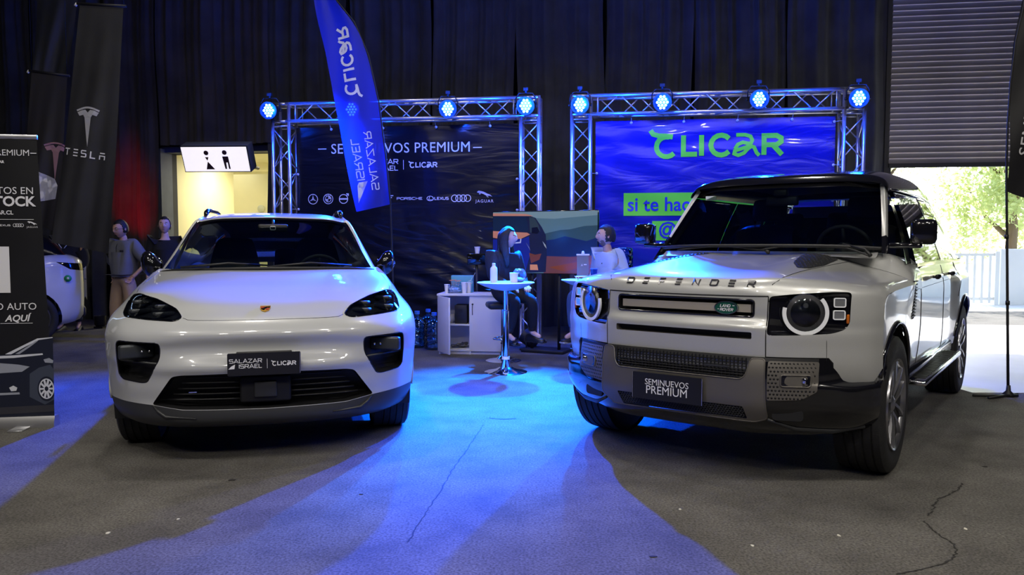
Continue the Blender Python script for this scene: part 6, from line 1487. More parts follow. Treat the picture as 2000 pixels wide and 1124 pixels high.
for (u0, u1, v, w_) in ((61, 73, 300, .006), (0, 68, 429, .003), (3, 66, 632, .003)):
    x0, z0 = upt(u0, v); x1, z1 = upt(u1, v); mb.box(((x0 + x1) / 2, -.016, z0), (abs(x1 - x0), .001, w_))
mb.build('printed_line', m_whitep, ru)
def ustroke(f, u, v, s, nm, mm=m_whitep): x, z = upt(u, v); mb = MB(); f(mb, Matrix.Translation((x, -.017, z)) @ Matrix.Rotation(R(90), 4, 'X') @ Matrix.Scale(s, 4)); return mb.build(nm, mm, ru)
ustroke(e_rings, 38, 440.5, .26, 'four_rings_emblem'); ustroke(e_cat, 65, 440, .30, 'leaping_cat_emblem'); ustroke(e_word('LEXUS', .033), 10, 440.5, .35, 'maker_lettering')
x0, z0 = upt(23, 572); x1, z1 = upt(22, 482); mb = MB(); mb.box((x0 - .14, -.016, (z0 + z1) / 2), (.28, .001, z1 - z0)); mb.build('blank_white_panel', m_whitep, ru)
# printed picture of a dark saloon car
def upoly(pts, mm, nm, d): mb = MB(); mb.prism([upt(*p) for p in pts], 0, .0006, T=Matrix.Translation((0, -.0155 - d, 0)) @ Matrix.Rotation(R(90), 4, 'X')); return mb.build(nm, mm, ru)
m_pc = [mat('print_dark_blue', (.012, .015, .03), .4), mat('print_grey', (.30, .32, .38), .4), mat('print_mid', (.05, .06, .09), .4), mat('print_light', (.62, .64, .7), .4), mat('print_floor_grey', (.035, .035, .045), .4)]
upoly([(-40, 694), (22, 692), (50, 680), (80, 663), (105, 658), (108.2, 812), (-40, 815)], m_pc[0], 'printed_car', .0)
upoly([(12, 692), (40, 678), (75, 661), (105, 658.5), (104.6, 660), (78, 664), (50, 678), (24, 692)], m_pc[3], 'printed_roof_line', .001); upoly([(32, 691.5), (55, 677), (72, 666), (76, 666), (60, 678), (40, 691.5)], m_pc[1], 'printed_pillar', .001)
upoly([(-40, 697), (30, 694), (85, 690), (86, 693), (30, 699), (-40, 702)], m_pc[3], 'printed_bonnet_line', .001); upoly([(-40, 706), (38, 712), (60, 716), (45, 726), (0, 729), (-40, 728)], m_pc[1], 'printed_headlamp', .001)
upoly([(87, 702), (98, 699), (106, 704), (105, 709), (90, 708)], m_pc[1], 'printed_mirror', .001); upoly([(-40, 769), (40, 766), (41, 770), (-40, 774)], m_pc[1], 'printed_bumper_line', .001); upoly([(20, 757), (28, 753), (36, 757), (34, 763), (24, 764)], m_pc[3], 'printed_fog_lamp', .001)
upoly([(60, 730), (78, 718), (100, 712), (107, 722), (107.5, 780), (90, 790), (60, 775)], m_pc[2], 'printed_wing', .0004); upoly([(-40, 798), (107.8, 790), (108, 803), (-40, 812)], m_pc[4], 'printed_floor', .0012)
cx_, cz_ = upt(93, 759); cxe, _ = upt(107, 759); rx = abs(cxe - cx_) * 1.25
mb = MB(); TT = Matrix.Translation((cx_, -.0172, cz_)) @ Matrix.Rotation(R(90), 4, 'X'); mb.prism([p for p in circ(rx, 32, ry=rx * 1.5) if p[0] < upt(108, 759)[0] - cx_], 0, .0004, T=TT); mb.build('printed_tyre', m_pc[0], ru)
mb = MB(); TT = Matrix.Translation((cx_, -.0178, cz_)) @ Matrix.Rotation(R(90), 4, 'X'); ribbon(mb, circ(rx * .78, 28, ry=rx * 1.17), .008, 0, 0, T=TT, closed=True)
for k in range(10): a = k * 36; ribbon(mb, [(rx * .2 * math.cos(R(a)), rx * .3 * math.sin(R(a))), (rx * .76 * math.cos(R(a)), rx * 1.14 * math.sin(R(a)))], .014, 0, 0, T=TT)
mb.build('printed_wheel', m_pc[3], ru)

# ------------------------------------------------------------------ television on a stand
tv = thing('television', 'large flat television showing an off-roader picture, behind the seated woman', 'television', (.39, 9.42, 0), R(-24))
zc = 1.36; TW, TH = 1.37, .755
mb = MB(); mb.box((0, .02, zc), (TW + .02, .035, TH + .02), bev=.006); mb.build('casing', m_gblk, tv)
def emis(name, c, s=1.): return mat(name, (0, 0, 0), .25, emit=c, es=s * .7)
TVT = Matrix.Translation((0, -.0, zc)) @ Matrix.Rotation(R(90), 4, 'X')
scr = MB(); scr.prism([(-TW / 2, -TH / 2), (TW / 2, -TH / 2), (TW / 2, TH / 2), (-TW / 2, TH / 2)], 0, .001, T=TVT); scr_o = scr.build('screen', emis('screen_sky', (.10, .19, .27)), tv)
def sp(pts, col, d, nm, s=1.):
    # pts in 0..1 of the screen, y up
    mb = MB(); mb.prism([((x - .5) * TW, (y - .5) * TH) for x, y in pts], 0, .0008, T=TVT @ Matrix.Translation((0, 0, .001 + d * .0009))); return mb.build(nm, emis('screen_' + nm, col, s), scr_o)
sp([(0, 1), (1, 1), (1, .93), (.6, .88), (0, .93)], (.20, .31, .40), .5, 'bright_sky')
sp([(.45, .62), (.55, .66), (.66, .70), (.75, .71), (.88, .76), (1, .77), (1, .35), (.45, .35)], (.035, .08, .12), 1, 'far_hills'); sp([(.45, .52), (.6, .55), (.7, .60), (.8, .56), (.9, .52), (1, .58), (1, .25), (.45, .2)], (.01, .02, .12), 2, 'dark_trees')
sp([(.5, .28), (.75, .27), (1, .30), (1, 0), (.5, 0)], (.16, .055, .07), 3, 'pink_track'); sp([(.55, .10), (1, .25), (1, .18), (.7, .03)], (.24, .06, .025), 4, 'track_rut')
sp([(0, .95), (.34, .95), (.42, .90), (.48, .75), (.52, .62), (.53, .30), (.52, .02), (.30, .0), (0, 0)], (.012, .015, .05), 5, 'car_body'); sp([(0, .985), (.33, .965), (.40, .93), (.35, .93), (0, .94)], (.55, .24, .20), 6, 'car_roof'); sp([(0, .93), (.33, .93), (.355, .68), (0, .70)], (.008, .02, .06), 7, 'car_windscreen')
sp([(.36, .92), (.41, .90), (.45, .78), (.47, .68), (.37, .66)], (.03, .05, .07), 7.2, 'car_side_glass'); sp([(0, .69), (.34, .66), (.37, .63), (.28, .56), (.1, .55), (0, .58)], (.55, .22, .17), 8, 'car_bonnet'); sp([(.385, .74), (.44, .75), (.46, .68), (.44, .64), (.385, .65)], (.003, .003, .01), 9, 'car_mirror')
sp([(0, .55), (.3, .56), (.36, .60), (.37, .30), (.33, .05), (0, .05)], (.01, .02, .33), 9.5, 'blue_front'); sp([(.19, .50), (.27, .51), (.275, .56), (.285, .56), (.28, .49), (.19, .475)], (.45, .5, .95), 11, 'screen_headlamp'); sp([(.36, .33), (.42, .30), (.48, .32), (.46, .22), (.38, .16)], (.16, .045, .02), 11, 'reflection'); sp([(.37, .14), (.44, .14), (.45, .05), (.37, .05)], (.65, .28, .17), 12, 'lit_panel'); sp([(.49, .52), (.52, .46), (.53, .40), (.51, .44)], (.35, .4, .5), 12, 'tail_glint'); sp([(.33, .5), (.36, .42), (.375, .36), (.35, .44)], (.35, .4, .6), 12, 'front_glint')
mb = MB(); mb.tube([(-.18, .06, .04), (-.18, .06, zc)], .02, 10); mb.tube([(.18, .06, .04), (.18, .06, zc)], .02, 10); mb.build('stand_pole', m_blk, tv); mb = MB(); mb.box((0, .10, .02), (.56, .34, .04), bev=.01); mb.build('stand_base', m_blk, tv); mb = MB(); mb.box((0, .045, zc), (.5, .03, .3)); mb.build('bracket', m_blk, tv)
# black fabric column behind the stand
P = px(1085, 560, 9.9); 
# ------------------------------------------------------------------ bar tables
m_tab = mat('white_table_plastic', (.75, .75, .78), .3)
def bar_table(P, label, r=.30, h=.945):
    t = thing('bar_table', label, 'table', P)
    mb = MB(); mb.lathe([(0, h - .088), (.05, h - .088), (.12, h - .078), (.22, h - .045), (r - .01, h - .012), (r, h - .006), (r - .002, h), (r - .02, h - .001), (0, h - .001)], 48); mb.build('table_top', m_tab, t, auto=30)
    mb = MB(); mb.lathe([(.0, .10), (.034, .10), (.034, h - .30), (.026, h - .29), (.026, h - .088), (0, h - .088)], 24); mb.build('pole', m_steel, t, auto=30)
    mb = MB(); mb.lathe([(.222, 0), (.225, .004), (.19, .016), (.11, .030), (.06, .055), (.045, .10), (.038, .14), (.036, .15)], 40); mb.build('base', m_steel, t, auto=30)
    mb = MB(); mb.lathe([(.0, .135), (.040, .135), (.040, .165), (0, .165)], 20); mb.build('collar', m_white, t, auto=30); return t
bt1 = bar_table((-.065, 8.0, 0), 'white round bar table with bottle and glass globe, on chrome pole'); bt2P = ground_at((1135, 560), 8.35)
bt2 = bar_table((px(1150, 556, 8.35).x, 8.35, 0), 'white round bar table half hidden by the silver off-roader', h=.955)
m_pet = glass_mat('clear_plastic', (.80, .90, .95), .12); m_bluep_ = glass_mat('blue_clear_plastic', (.35, .72, .95), .14)
# white drinks bottle
P = px(964.5, 551, 7.95); o = thing('drinks_bottle', 'white drinks bottle standing on the bar table before the woman', 'bottle', (P.x, 7.95, .945))
mb = MB(); mb.lathe([(0, 0), (.034, 0), (.037, .006), (.037, .13), (.034, .15), (.018, .168), (.016, .175), (0, .175)], 24); mb.build('body', mat('frosted_white_bottle', (.78, .82, .85), .35), o, auto=40)
mb = MB(); mb.lathe([(0, .172), (.017, .172), (.017, .195), (.012, .20), (0, .20)], 18); mb.build('cap', m_white, o, auto=40)
# glass globe bowl
P = px(1014, 551, 8.0); o = thing('glass_globe', 'clear glass globe bowl on the bar table before the woman', 'bowl', (P.x, 8.02, .945))
mb = MB(); pr = [(.03, .0), (.045, .004), (.06, .015), (.078, .045), (.083, .075), (.075, .108), (.052, .135), (.045, .140)]; mb.lathe(pr, 28); mb.build('bowl', m_pet, o, auto=60)
mb = MB(); mb.lathe([(0, .002), (.04, .006), (.06, .02), (.065, .03), (.03, .045), (0, .05)], 18, T=Matrix.Translation((-.01, 0, 0))); mb.build('crumpled_filling', mat('blue_white_paper', (.55, .70, .85), .5), o)
mb = MB(); mb.lathe([(.03, 0), (.038, .002), (.045, .10), (.047, .10)], 18, T=Matrix.Translation((-.055, -.06, 0))); o2 = mb.build('paper_cup', m_white, auto=60); o2.location = o.location; tag(o2, 'white paper cup against the glass globe on the bar table', 'cup')
# menu stand, cups on the second table
T2P = bt2.location
o = thing('menu_stand', 'grey price board on a white stand, on the second bar table', 'sign', (px(1136, 550, 8.3).x, 8.28, .955))
mb = MB(); mb.box((0, 0, .035), (.13, .07, .012)); mb.tube([(-.045, 0, .0), (-.03, 0, .035)], .006, 6); mb.tube([(.045, 0, .0), (.03, 0, .035)], .006, 6); mb.build('foot', m_white, o)
mb = MB(); mb.box((.01, 0, .155), (.125, .006, .225), rot=('X', R(-6))); mb.build('board', mat('grey_board', (.16, .17, .18), .6), o); mb = MB(); mb.box((.012, .01, .272), (.14, .012, .016)); mb.build('top_strip', m_white, o)
mb = MB(); mb.lathe([(0, .28), (.018, .28), (.012, .31), (0, .312)], 14, T=Matrix.Translation((.012, .01, 0))); mb.build('clip', m_white, o, auto=40)
mb = MB(); strokes(mb, 'A', .02, .2, .2, 0, .001, T=Matrix.Translation((0, -.008, .16)) @ Matrix.Rotation(R(90), 4, 'X')); ribbon(mb, [(.02, .005), (.05, .005)], .01, 0, .001, T=Matrix.Translation((0, -.008, .16)) @ Matrix.Rotation(R(90), 4, 'X')); mb.build('board_print', m_whitep, o)
o = thing('blue_cup', 'dark blue tumbler beside the price board on the second bar table', 'cup', (px(1160, 550, 8.2).x, 8.2, .955)); mb = MB(); mb.lathe([(0, 0), (.03, 0), (.038, .12), (.036, .12), (.029, .004)], 22); mb.build('body', mat('dark_blue_plastic', (.01, .03, .2), .15), o, auto=40); mb = MB(); mb.lathe([(.036, .118), (.040, .118), (.040, .126), (.036, .126)], 22, closed=True); mb.build('rim', mat('blue_rim', (.05, .2, .8), .3), o)

# ------------------------------------------------------------------ cabinet
A_ = ground_pt(857, 692, 0); B_ = ground_pt(980, 694, 0); cang = math.atan2(B_.y - A_.y, B_.x - A_.x); cw_ = (B_ - A_).length
zc_ = px(857, 578, A_.y).z
cb = thing('office_cabinet', 'white office cabinet with one door open, left of the bar table', 'cabinet', (A_.x, A_.y, 0), cang)
m_cabw = mat('white_laminate', (.66, .66, .68), .45, noise=(3, .03)); D_ = .40; k1 = cw_ * .5; H_ = zc_; t_ = .02
mb = MB(); mb.box((t_ / 2, D_ / 2, H_ / 2), (t_, D_, H_)); mb.box((cw_ - t_ / 2, D_ / 2, H_ / 2), (t_, D_, H_)); mb.box((k1, D_ / 2, H_ / 2), (t_, D_, H_)); mb.box((cw_ / 2, D_ / 2, .05), (cw_ - 2 * t_, D_, t_)); mb.box((cw_ / 2, D_ - .01, H_ / 2), (cw_ - 2 * t_, .01, H_ - .02)); mb.box((cw_ / 2, D_ / 2 + .01, .02), (cw_ - 2 * t_, D_ - .02, .04)); mb.build('carcass', m_cabw, cb)
mb = MB(); mb.box((cw_ / 2, D_ / 2 - .01, H_ + .012), (cw_ + .03, D_ + .04, .026), bev=.003); mb.build('top_board', m_cabw, cb)
mb = MB(); mb.box((k1 / 2 + .005, D_ / 2 + .01, H_ * .50), (k1 - t_, D_ - .04, .018)); mb.build('shelf', m_cabw, cb)
mb = MB(); mb.box((k1 + cw_ / 4, -.010, H_ / 2 + .02), (cw_ / 2 - .006, .018, H_ - .045), bev=.002); d1 = mb.build('door', m_cabw, cb)
T_ = Matrix.Translation((.004, -.004, 0)) @ Matrix.Rotation(R(-58), 4, 'Z'); mb = MB(); mb.box((k1 / 2, -.009, H_ / 2 + .02), (k1 - .008, .018, H_ - .045), bev=.002, T=T_); mb.build('door', m_cabw, cb)
mb = MB(); mb.lathe([(0, 0), (.011, 0), (.011, .006), (0, .008)], 14, T=face_T((k1 + .035, -.02, H_ - .10))); mb.tube([(k1 + .035, -.026, H_ - .10), (k1 + .032, -.028, H_ - .16), (k1 + .034, -.028, H_ - .23)], .004, 5); mb.build('lock_with_keys', m_blk, d1)
px_ = Matrix.Translation((A_.x, A_.y, 0)) @ Matrix.Rotation(cang, 4, 'Z')
def cabp(x, y, z): return px_ @ Vector((x, y, z))
o = thing('black_folder', 'black folder box on the upper shelf of the white cabinet', 'box', cabp(.26, .18, H_ * .5 + .009), cang); mb = MB(); mb.box((0, 0, .115), (.15, .2, .23), bev=.004); mb.build('box_body', m_blk, o); mb = MB(); mb.box((0, -.102, .16), (.05, .003, .04)); mb.build('spine_tag', m_dark, o)
o = thing('crumpled_bag', 'crumpled pale bag beside the black folder in the cabinet', 'bag', cabp(.13, .22, H_ * .5 + .009), cang)
def blob(mb, c, r, seed, n=10, flat=.8):
    rg = random.Random(seed); mb.add(*icos(c, r, rg, flat))
def icos(c, r, rg, flat):
    bm = bmesh.new(); bmesh.ops.create_icosphere(bm, subdivisions=3, radius=1)
    ph = [rg.uniform(0, 6) for _ in range(6)]
    for v in bm.verts:
        d = 1 + .14 * math.sin(5 * v.co.x + ph[0]) * math.sin(6 * v.co.y + ph[1]) + .10 * math.sin(9 * v.co.z + 7 * v.co.x + ph[2]); v.co = Vector((v.co.x * r[0] * d, v.co.y * r[1] * d, v.co.z * r[2] * d)) + Vector(c)
    bm.verts.index_update(); vs = [v.co.copy() for v in bm.verts]; fs = [[v.index for v in f.verts] for f in bm.faces]; bm.free(); return vs, fs, 0, True
blob(mb := MB(), (0, 0, .055), (.055, .06, .055), 3); mb.build('bag_body', mat('pale_paper', (.6, .56, .5), .7), o)
o = thing('cable_pile', 'tangle of grey cable on the cabinet floor', 'cable', cabp(.22, .18, .061), cang); rg = random.Random(4); P = curve([(rg.uniform(-.11, .11), rg.uniform(-.1, .1), rg.uniform(.012, .06)) for _ in range(22)], 160); mb = MB(); mb.tube([tuple(p) for p in P], .009, 6); mb.build('cable_loops', mat('grey_cable', (.10, .10, .11), .5), o)
def cup(P, label, h=.09, r=.035, m=m_white, nm='paper_cup'):
    o = thing(nm, label, 'cup', P); mb = MB(); mb.lathe([(0, .0), (r * .72, 0), (r, h), (r * .94, h), (r * .68, .004), (0, .004)], 20); mb.build('cup_wall', m, o, auto=40); mb = MB(); mb.lathe([(r * .97, h - .003), (r * 1.06, h - .003), (r * 1.06, h + .005), (r * .97, h + .005)], 20, closed=True); mb.build('cup_rim', m, o); return o
zt_ = H_ + .025
cup(cabp(.085, .10, zt_), 'white paper cup at the left end of the cabinet top', .105, .032); cup(cabp(.30, .10, zt_), 'stack of paper cups right of the clear tub on the cabinet', .13, .036); cup(cabp(.345, .16, zt_), 'second stack of paper cups behind the first on the cabinet', .125, .034)
o = thing('clear_tub', 'clear plastic tub of sachets on the cabinet top', 'tub', cabp(.19, .12, zt_), cang); mb = MB(); mb.box((0, 0, .055), (.17, .13, .11), bev=.012); mb.build('tub_wall', m_pet, o)
mb = MB(); rg = random.Random(9)
for k in range(26): mb.box((rg.uniform(-.06, .06), rg.uniform(-.045, .045), rg.uniform(.012, .07)), (.05, .03, .006), rot=('XYZ'[k % 3], rg.uniform(-1, 1)))
stuff(mb.build('sachets', m_white, o))
o = thing('pink_flowers', 'bunch of salmon pink paper flowers above the clear tub', 'flowers', cabp(.165, .20, zt_), cang); mb = MB(); rg = random.Random(5); pm = mat('salmon_petals', (.75, .25, .18), .6)
for k in range(5):
    c = Vector((-.05 + .026 * k, rg.uniform(-.01, .01), .135 + rg.uniform(-.01, .015))); mb = MB()
    for j in range(7): a = j * .9; mb.add([c, c + Vector((.022 * math.cos(a), .018 * math.sin(a), .012)), c + Vector((.026 * math.cos(a + .4), .02 * math.sin(a + .4), .002)), c + Vector((.02 * math.cos(a + .8), .018 * math.sin(a + .8), .012))], [(0, 1, 2, 3)])
    mb.tube([c, (c.x * .3, 0, 0)], .002, 4); mb.build('flower', pm, o)
o = thing('blue_box', 'light blue carton standing at the back of the cabinet top', 'box', cabp(.24, .32, zt_), cang); mb = MB(); mb.box((0, 0, .105), (.27, .10, .21), bev=.003); mb.build('carton', mat('light_blue_card', (.12, .42, .62), .6), o); mb = MB(); mb.box((0, -.051, .10), (.10, .002, .06)); mb.build('carton_label', mat('mid_blue_card', (.07, .3, .5), .6), o)
o = thing('wire_whisk', 'thin curled wire sticking up from the cups on the cabinet', 'wire', cabp(.36, .2, zt_)); mb = MB(); mb.tube([tuple(p) for p in curve([(-.05, 0, .10), (.0, .0, .15), (.03, 0, .13), (-.02, 0, .11), (.0, 0, .15), (.06, 0, .25)], 30)], .002, 4); mb.build('wire', m_white, o)
# small black screen on a post with a paper cup on top
P = px(931, 509, 9.3); o = thing('card_terminal', 'black tablet screen on a post left of the woman', 'screen', (P.x * 1.07, 9.3 + .62, 0)); 
mb = MB(); mb.box((0, 0, P.z + .0), (.24, .03, .15), bev=.008); mb.build('tablet', m_gblk, o); mb = MB(); mb.tube([(0, .02, .02), (0, .02, P.z - .07)], .018, 8); mb.build('post', m_blk, o); mb = MB(); mb.box((0, .02, .01), (.32, .3, .02)); mb.build('foot', m_blk, o)
tz = P.z + .075; cup((P.x * 1.07 + .01, 9.3 + .62, tz), 'white paper cup on top of the black tablet screen', .082, .036)
# 20 litre water bottles on the floor
def jug(P, label, m=m_bluep_, h=.46):
    o = thing('water_jug', label, 'bottle', P, group='water jugs on the floor behind the white car'); mb = MB()
    mb.lathe([(0, .0), (.11, 0), (.132, .015), (.134, .08), (.127, .09), (.134, .10), (.134, .17), (.127, .18), (.134, .19), (.134, .28), (.127, .29), (.132, .30), (.115, .345), (.05, .39), (.03, .40), (.028, .44), (0, .44)], 28); mb.build('jug_wall', m, o, auto=60)
    mb = MB(); mb.lathe([(0, .43), (.033, .43), (.033, .47), (0, .472)], 18); mb.build('cap', mat('blue_cap', (.05, .2, .75), .4), o, auto=40); return o
jug((px(848, 640, 9.75).x, 9.75, 0), 'clear water jug next to the white cabinet'); jug((px(812, 640, 9.8).x, 9.95, 0), 'clear water jug nearest the white car fender'); jug((px(834, 640, 10.1).x, 10.25, 0), 'clear water jug at the back, between the two others')
# floor spotlight under the truss
P = ground_pt(1035, 683, 0); o = thing('floor_spotlight', 'black floor spotlight tilted up beside the bar table', 'lamp', (P.x, P.y, 0), R(-30))
mb = MB(); mb.lathe([(0, -.10), (.06, -.10), (.09, -.06), (.10, .10), (.092, .10), (.085, .06), (0, .06)], 22, T=Matrix.Translation((0, 0, .13)) @ Matrix.Rotation(R(-58), 4, 'Y')); mb.build('housing', m_blk, o, auto=40); mb = MB(); mb.tube([(.02, -.12, .02), (.0, -.12, .14), (.0, .12, .14), (.02, .12, .02)], .01, 6); mb.box((0, 0, .01), (.16, .26, .02)); mb.build('bracket', m_blk, o)
mb = MB(); mb.lathe([(0, .062), (.084, .062), (.084, .066), (0, .066)], 20, T=Matrix.Translation((0, 0, .13)) @ Matrix.Rotation(R(-58), 4, 'Y')); mb.build('lens', m_pet, o)
# stools
def stool(P, rz, label, h=.66):
    t = thing('bar_stool', label, 'stool', P, rz)
    mb = MB(); mb.lathe([(.20, 0), (.205, .004), (.17, .016), (.08, .03), (.045, .06), (.035, .11)], 36); mb.build('base', m_steel, t, auto=30); mb = MB(); mb.lathe([(0, .05), (.028, .05), (.028, h - .06), (0, h - .06)], 20); mb.build('column', m_steel, t, auto=30)
    mb = MB(); mb.box((0, 0, h - .02), (.38, .38, .07), bev=.03); mb.build('seat', mat('black_leatherette', (.015, .015, .016), .4), t)
    mb = MB(); mb.tube([tuple(p) for p in curve([(-.03, -.02, .28), (-.13, -.13, .27), (-.05, -.21, .27), (.05, -.21, .27), (.13, -.13, .27), (.03, -.02, .28)], 30)], .010, 8); mb.build('footrest', m_steel, t); return t
stool((-.10, 8.78, 0), R(8), 'chrome bar stool under the seated woman'); stool((1.08, 8.82, 0), R(-40), 'chrome bar stool under the seated man')
# water bottle on dispenser behind the seated man
P = px(1216, 500, 9.2); o = thing('water_dispenser', 'water dispenser with blue clear bottle behind the seated man', 'dispenser', (P.x, 9.25, 0), R(-8))
mb = MB(); mb.box((0, 0, .46), (.31, .31, .92), bev=.02); mb.build('cabinet', m_white, o); mb = MB(); mb.box((0, -.157, .70), (.22, .01, .22), bev=.01); mb.build('tap_panel', m_blk, o)
for s in (-1, 1): mb = MB(); mb.box((s * .05, -.175, .74), (.03, .04, .05), bev=.008); mb.build('tap', m_white, o)
mb = MB(); mb.lathe([(.03, 0), (.035, .03), (.11, .07), (.134, .11), (.134, .19), (.127, .20), (.134, .21), (.134, .29), (.127, .30), (.134, .31), (.128, .385), (.10, .40), (0, .40)], 28, T=Matrix.Translation((0, 0, .90))); mb.build('bottle', m_bluep_, o, auto=60)
# ------------------------------------------------------------------ people
def skin_mesh(name, V, E_, Rd, m, parent, sub=2, root=0):
    me = bpy.data.meshes.new(name); me.from_pydata([tuple(v) for v in V], E_, []); o = bpy.data.objects.new(name, me); COL.objects.link(o)
    o.modifiers.new('s', 'SKIN').use_smooth_shade = True; sv = me.skin_vertices[0].data
    for i, r in enumerate(Rd): sv[i].radius = r if isinstance(r, tuple) else (r, r)
    for i in range(len(V)): sv[i].use_root = (i == root)
    md = o.modifiers.new('u', 'SUBSURF'); md.levels = sub; md.render_levels = sub
    dg = bpy.context.evaluated_depsgraph_get(); nm = bpy.data.meshes.new_from_object(o.evaluated_get(dg)); nm.name = name; bpy.data.objects.remove(o); bpy.data.meshes.remove(me)
    for p in nm.polygons: p.use_smooth = True
    nm.materials.clear(); return link(name, nm, m, parent)
m_skin = mat('skin_tone', (.55, .33, .24), .5, noise=(20, .05)); m_skin2 = mat('light_skin_tone', (.62, .40, .31), .5, noise=(20, .05)); m_hair = mat('dark_hair', (.012, .009, .008), .45, bump=(120, .6)); m_eye = mat('eye_white', (.7, .7, .68), .2); m_iris = mat('brown_iris', (.03, .015, .01), .2); m_lip = mat('lips', (.42, .16, .14), .5); m_brow = mat('brow_hair', (.02, .013, .01), .7)
def head(parent, P, yaw, pitch, skin, hair, s=1., beard=None, roll=0.):
    """head looking along local +x; P is the base of the skull on the neck"""
    T_ = Matrix.Translation(P) @ Matrix.Rotation(yaw, 4, 'Z') @ Matrix.Rotation(-pitch, 4, 'Y') @ Matrix.Rotation(roll, 4, 'X') @ Matrix.Scale(s, 4)
    bm = bmesh.new(); bmesh.ops.create_icosphere(bm, subdivisions=5, radius=1)
    def g(a, b, w): return math.exp(-((a - b) / w) ** 2)
    for v in bm.verts:
        x, y, z = v.co; lower = max(0, -z)
        X = .098 * x * (1 - .10 * lower) + (.006 if x > 0 else -.004) * (1 - abs(z)); Y = .077 * y * (1 - .30 * lower ** 1.4); Z = .118 * z + (.0 if z > 0 else -.004 * (x > 0))
        if x < 0 and z < 0: X *= 1 - .25 * lower
        if x > .3:
            X += .016 * g(y, 0, .16) * g(z, -.12, .17) * min(1, (x - .3) * 2) + .007 * g(y, 0, .14) * g(z, .05, .2)          # nose
            X -= .009 * (g(y, .40, .16) + g(y, -.40, .16)) * g(z, .10, .12)                        # eye sockets
            X += .007 * g(z, .27, .09) * g(y, 0, .6); X += .007 * g(z, -.50, .07) * g(y, 0, .22); X += .012 * g(z, -.86, .16) * g(y, 0, .28)   # brow, lips, chin
            X -= .004 * g(z, -.40, .05) * g(y, 0, .3)
        v.co = Vector((X, Y, Z + .105))
    bm.verts.index_update(); mb = MB(); mb.add([v.co.copy() for v in bm.verts], [[v.index for v in f.verts] for f in bm.faces], 0, True, T_); bm.free()
    for sd in (1, -1): mb.lathe([(0, .006), (.012, .008), (.020, .004), (.022, -.004), (.012, -.010)], 14, T=T_ @ Matrix.Translation((-.008, sd * .078, .105)) @ Matrix.Rotation(sd * R(-78), 4, 'X') @ Matrix.Diagonal((.75, 1.4, 1, 1)))
    h = mb.build('head', skin, parent)
    for sd in (1, -1):
        mb = MB(); c = Vector((.083, sd * .031, .117)); mb.lathe([(0, .0115), (.006, .010), (.011, .004), (.0118, 0), (.009, -.007)], 14, T=T_ @ Matrix.Translation(c) @ Matrix.Rotation(R(90), 4, 'Y')); mb.build('eye', m_eye, h)
        mb = MB(); mb.lathe([(0, .0126), (.0045, .0118), (.0055, .0105)], 12, T=T_ @ Matrix.Translation(c) @ Matrix.Rotation(R(90), 4, 'Y')); mb.build('iris', m_iris, h)
        mb = MB(); mb.tube([tuple(T_ @ Vector(p)) for p in ((.096, sd * .014, .137), (.095, sd * .032, .142), (.083, sd * .050, .136))], [.0028, .0036, .002], 6); mb.build('eyebrow', m_brow, h)
    mb = MB(); mb.tube([tuple(T_ @ Vector(p)) for p in ((.090, -.020, .047), (.0985, -.008, .050), (.099, .008, .050), (.090, .020, .047))], [.002, .0045, .0045, .002], 8); mb.build('mouth', m_lip, h)
    # hair: shell over the skull
    bm = bmesh.new(); bmesh.ops.create_icosphere(bm, subdivisions=4, radius=1); rg = random.Random(3)
    thick, line = hair
    for v in bm.verts:
        x, y, z = v.co; k = thick * (1 + .18 * math.sin(14 * y + 6 * z) * math.sin(11 * x)); fr = 1.0
        v.co = Vector(((.098 * x - .004) * (1 + k * 1.0), .077 * y * (1 + k * 1.1), .118 * z * (1 + k) + .105))
    kill = [v for v in bm.verts if (v.co.z < .105 + line[0] and v.co.x > line[1]) or v.co.z < line[2] or (v.co.x > .02 and abs(v.co.y) < .064 and v.co.z < .105 + line[3])]
    bmesh.ops.delete(bm, geom=kill, context='VERTS'); bmesh.ops.solidify(bm, geom=bm.faces[:], thickness=.006); bm.verts.index_update()
    mb = MB(); mb.add([v.co.copy() for v in bm.verts], [[v.index for v in f.verts] for f in bm.faces], 0, True, T_); bm.free(); mb.build('hair', m_hair, h)
    if beard:
        bm = bmesh.new(); bmesh.ops.create_icosphere(bm, subdivisions=4, radius=1)
        for v in bm.verts:
            x, y, z = v.co; lower = max(0, -z); v.co = Vector((.098 * x * (1 - .10 * lower) + .008 + .010 * g(z, -.86, .2) * g(y, 0, .3), .0775 * y * (1 - .29 * lower ** 1.4), .119 * z + .103))
        kill = [v for v in bm.verts if v.co.z > .058 or v.co.x < -.005 or (abs(v.co.y) < .026 and v.co.z > .032 and v.co.x > .05) or (v.co.x < .05 and v.co.z > .02 + v.co.x)]
        bmesh.ops.delete(bm, geom=kill, context='VERTS'); bm.verts.index_update(); mb = MB(); mb.add([v.co.copy() for v in bm.verts], [[v.index for v in f.verts] for f in bm.faces], 0, True, T_); bm.free(); mb.build('beard', beard, h)
    return h, T_
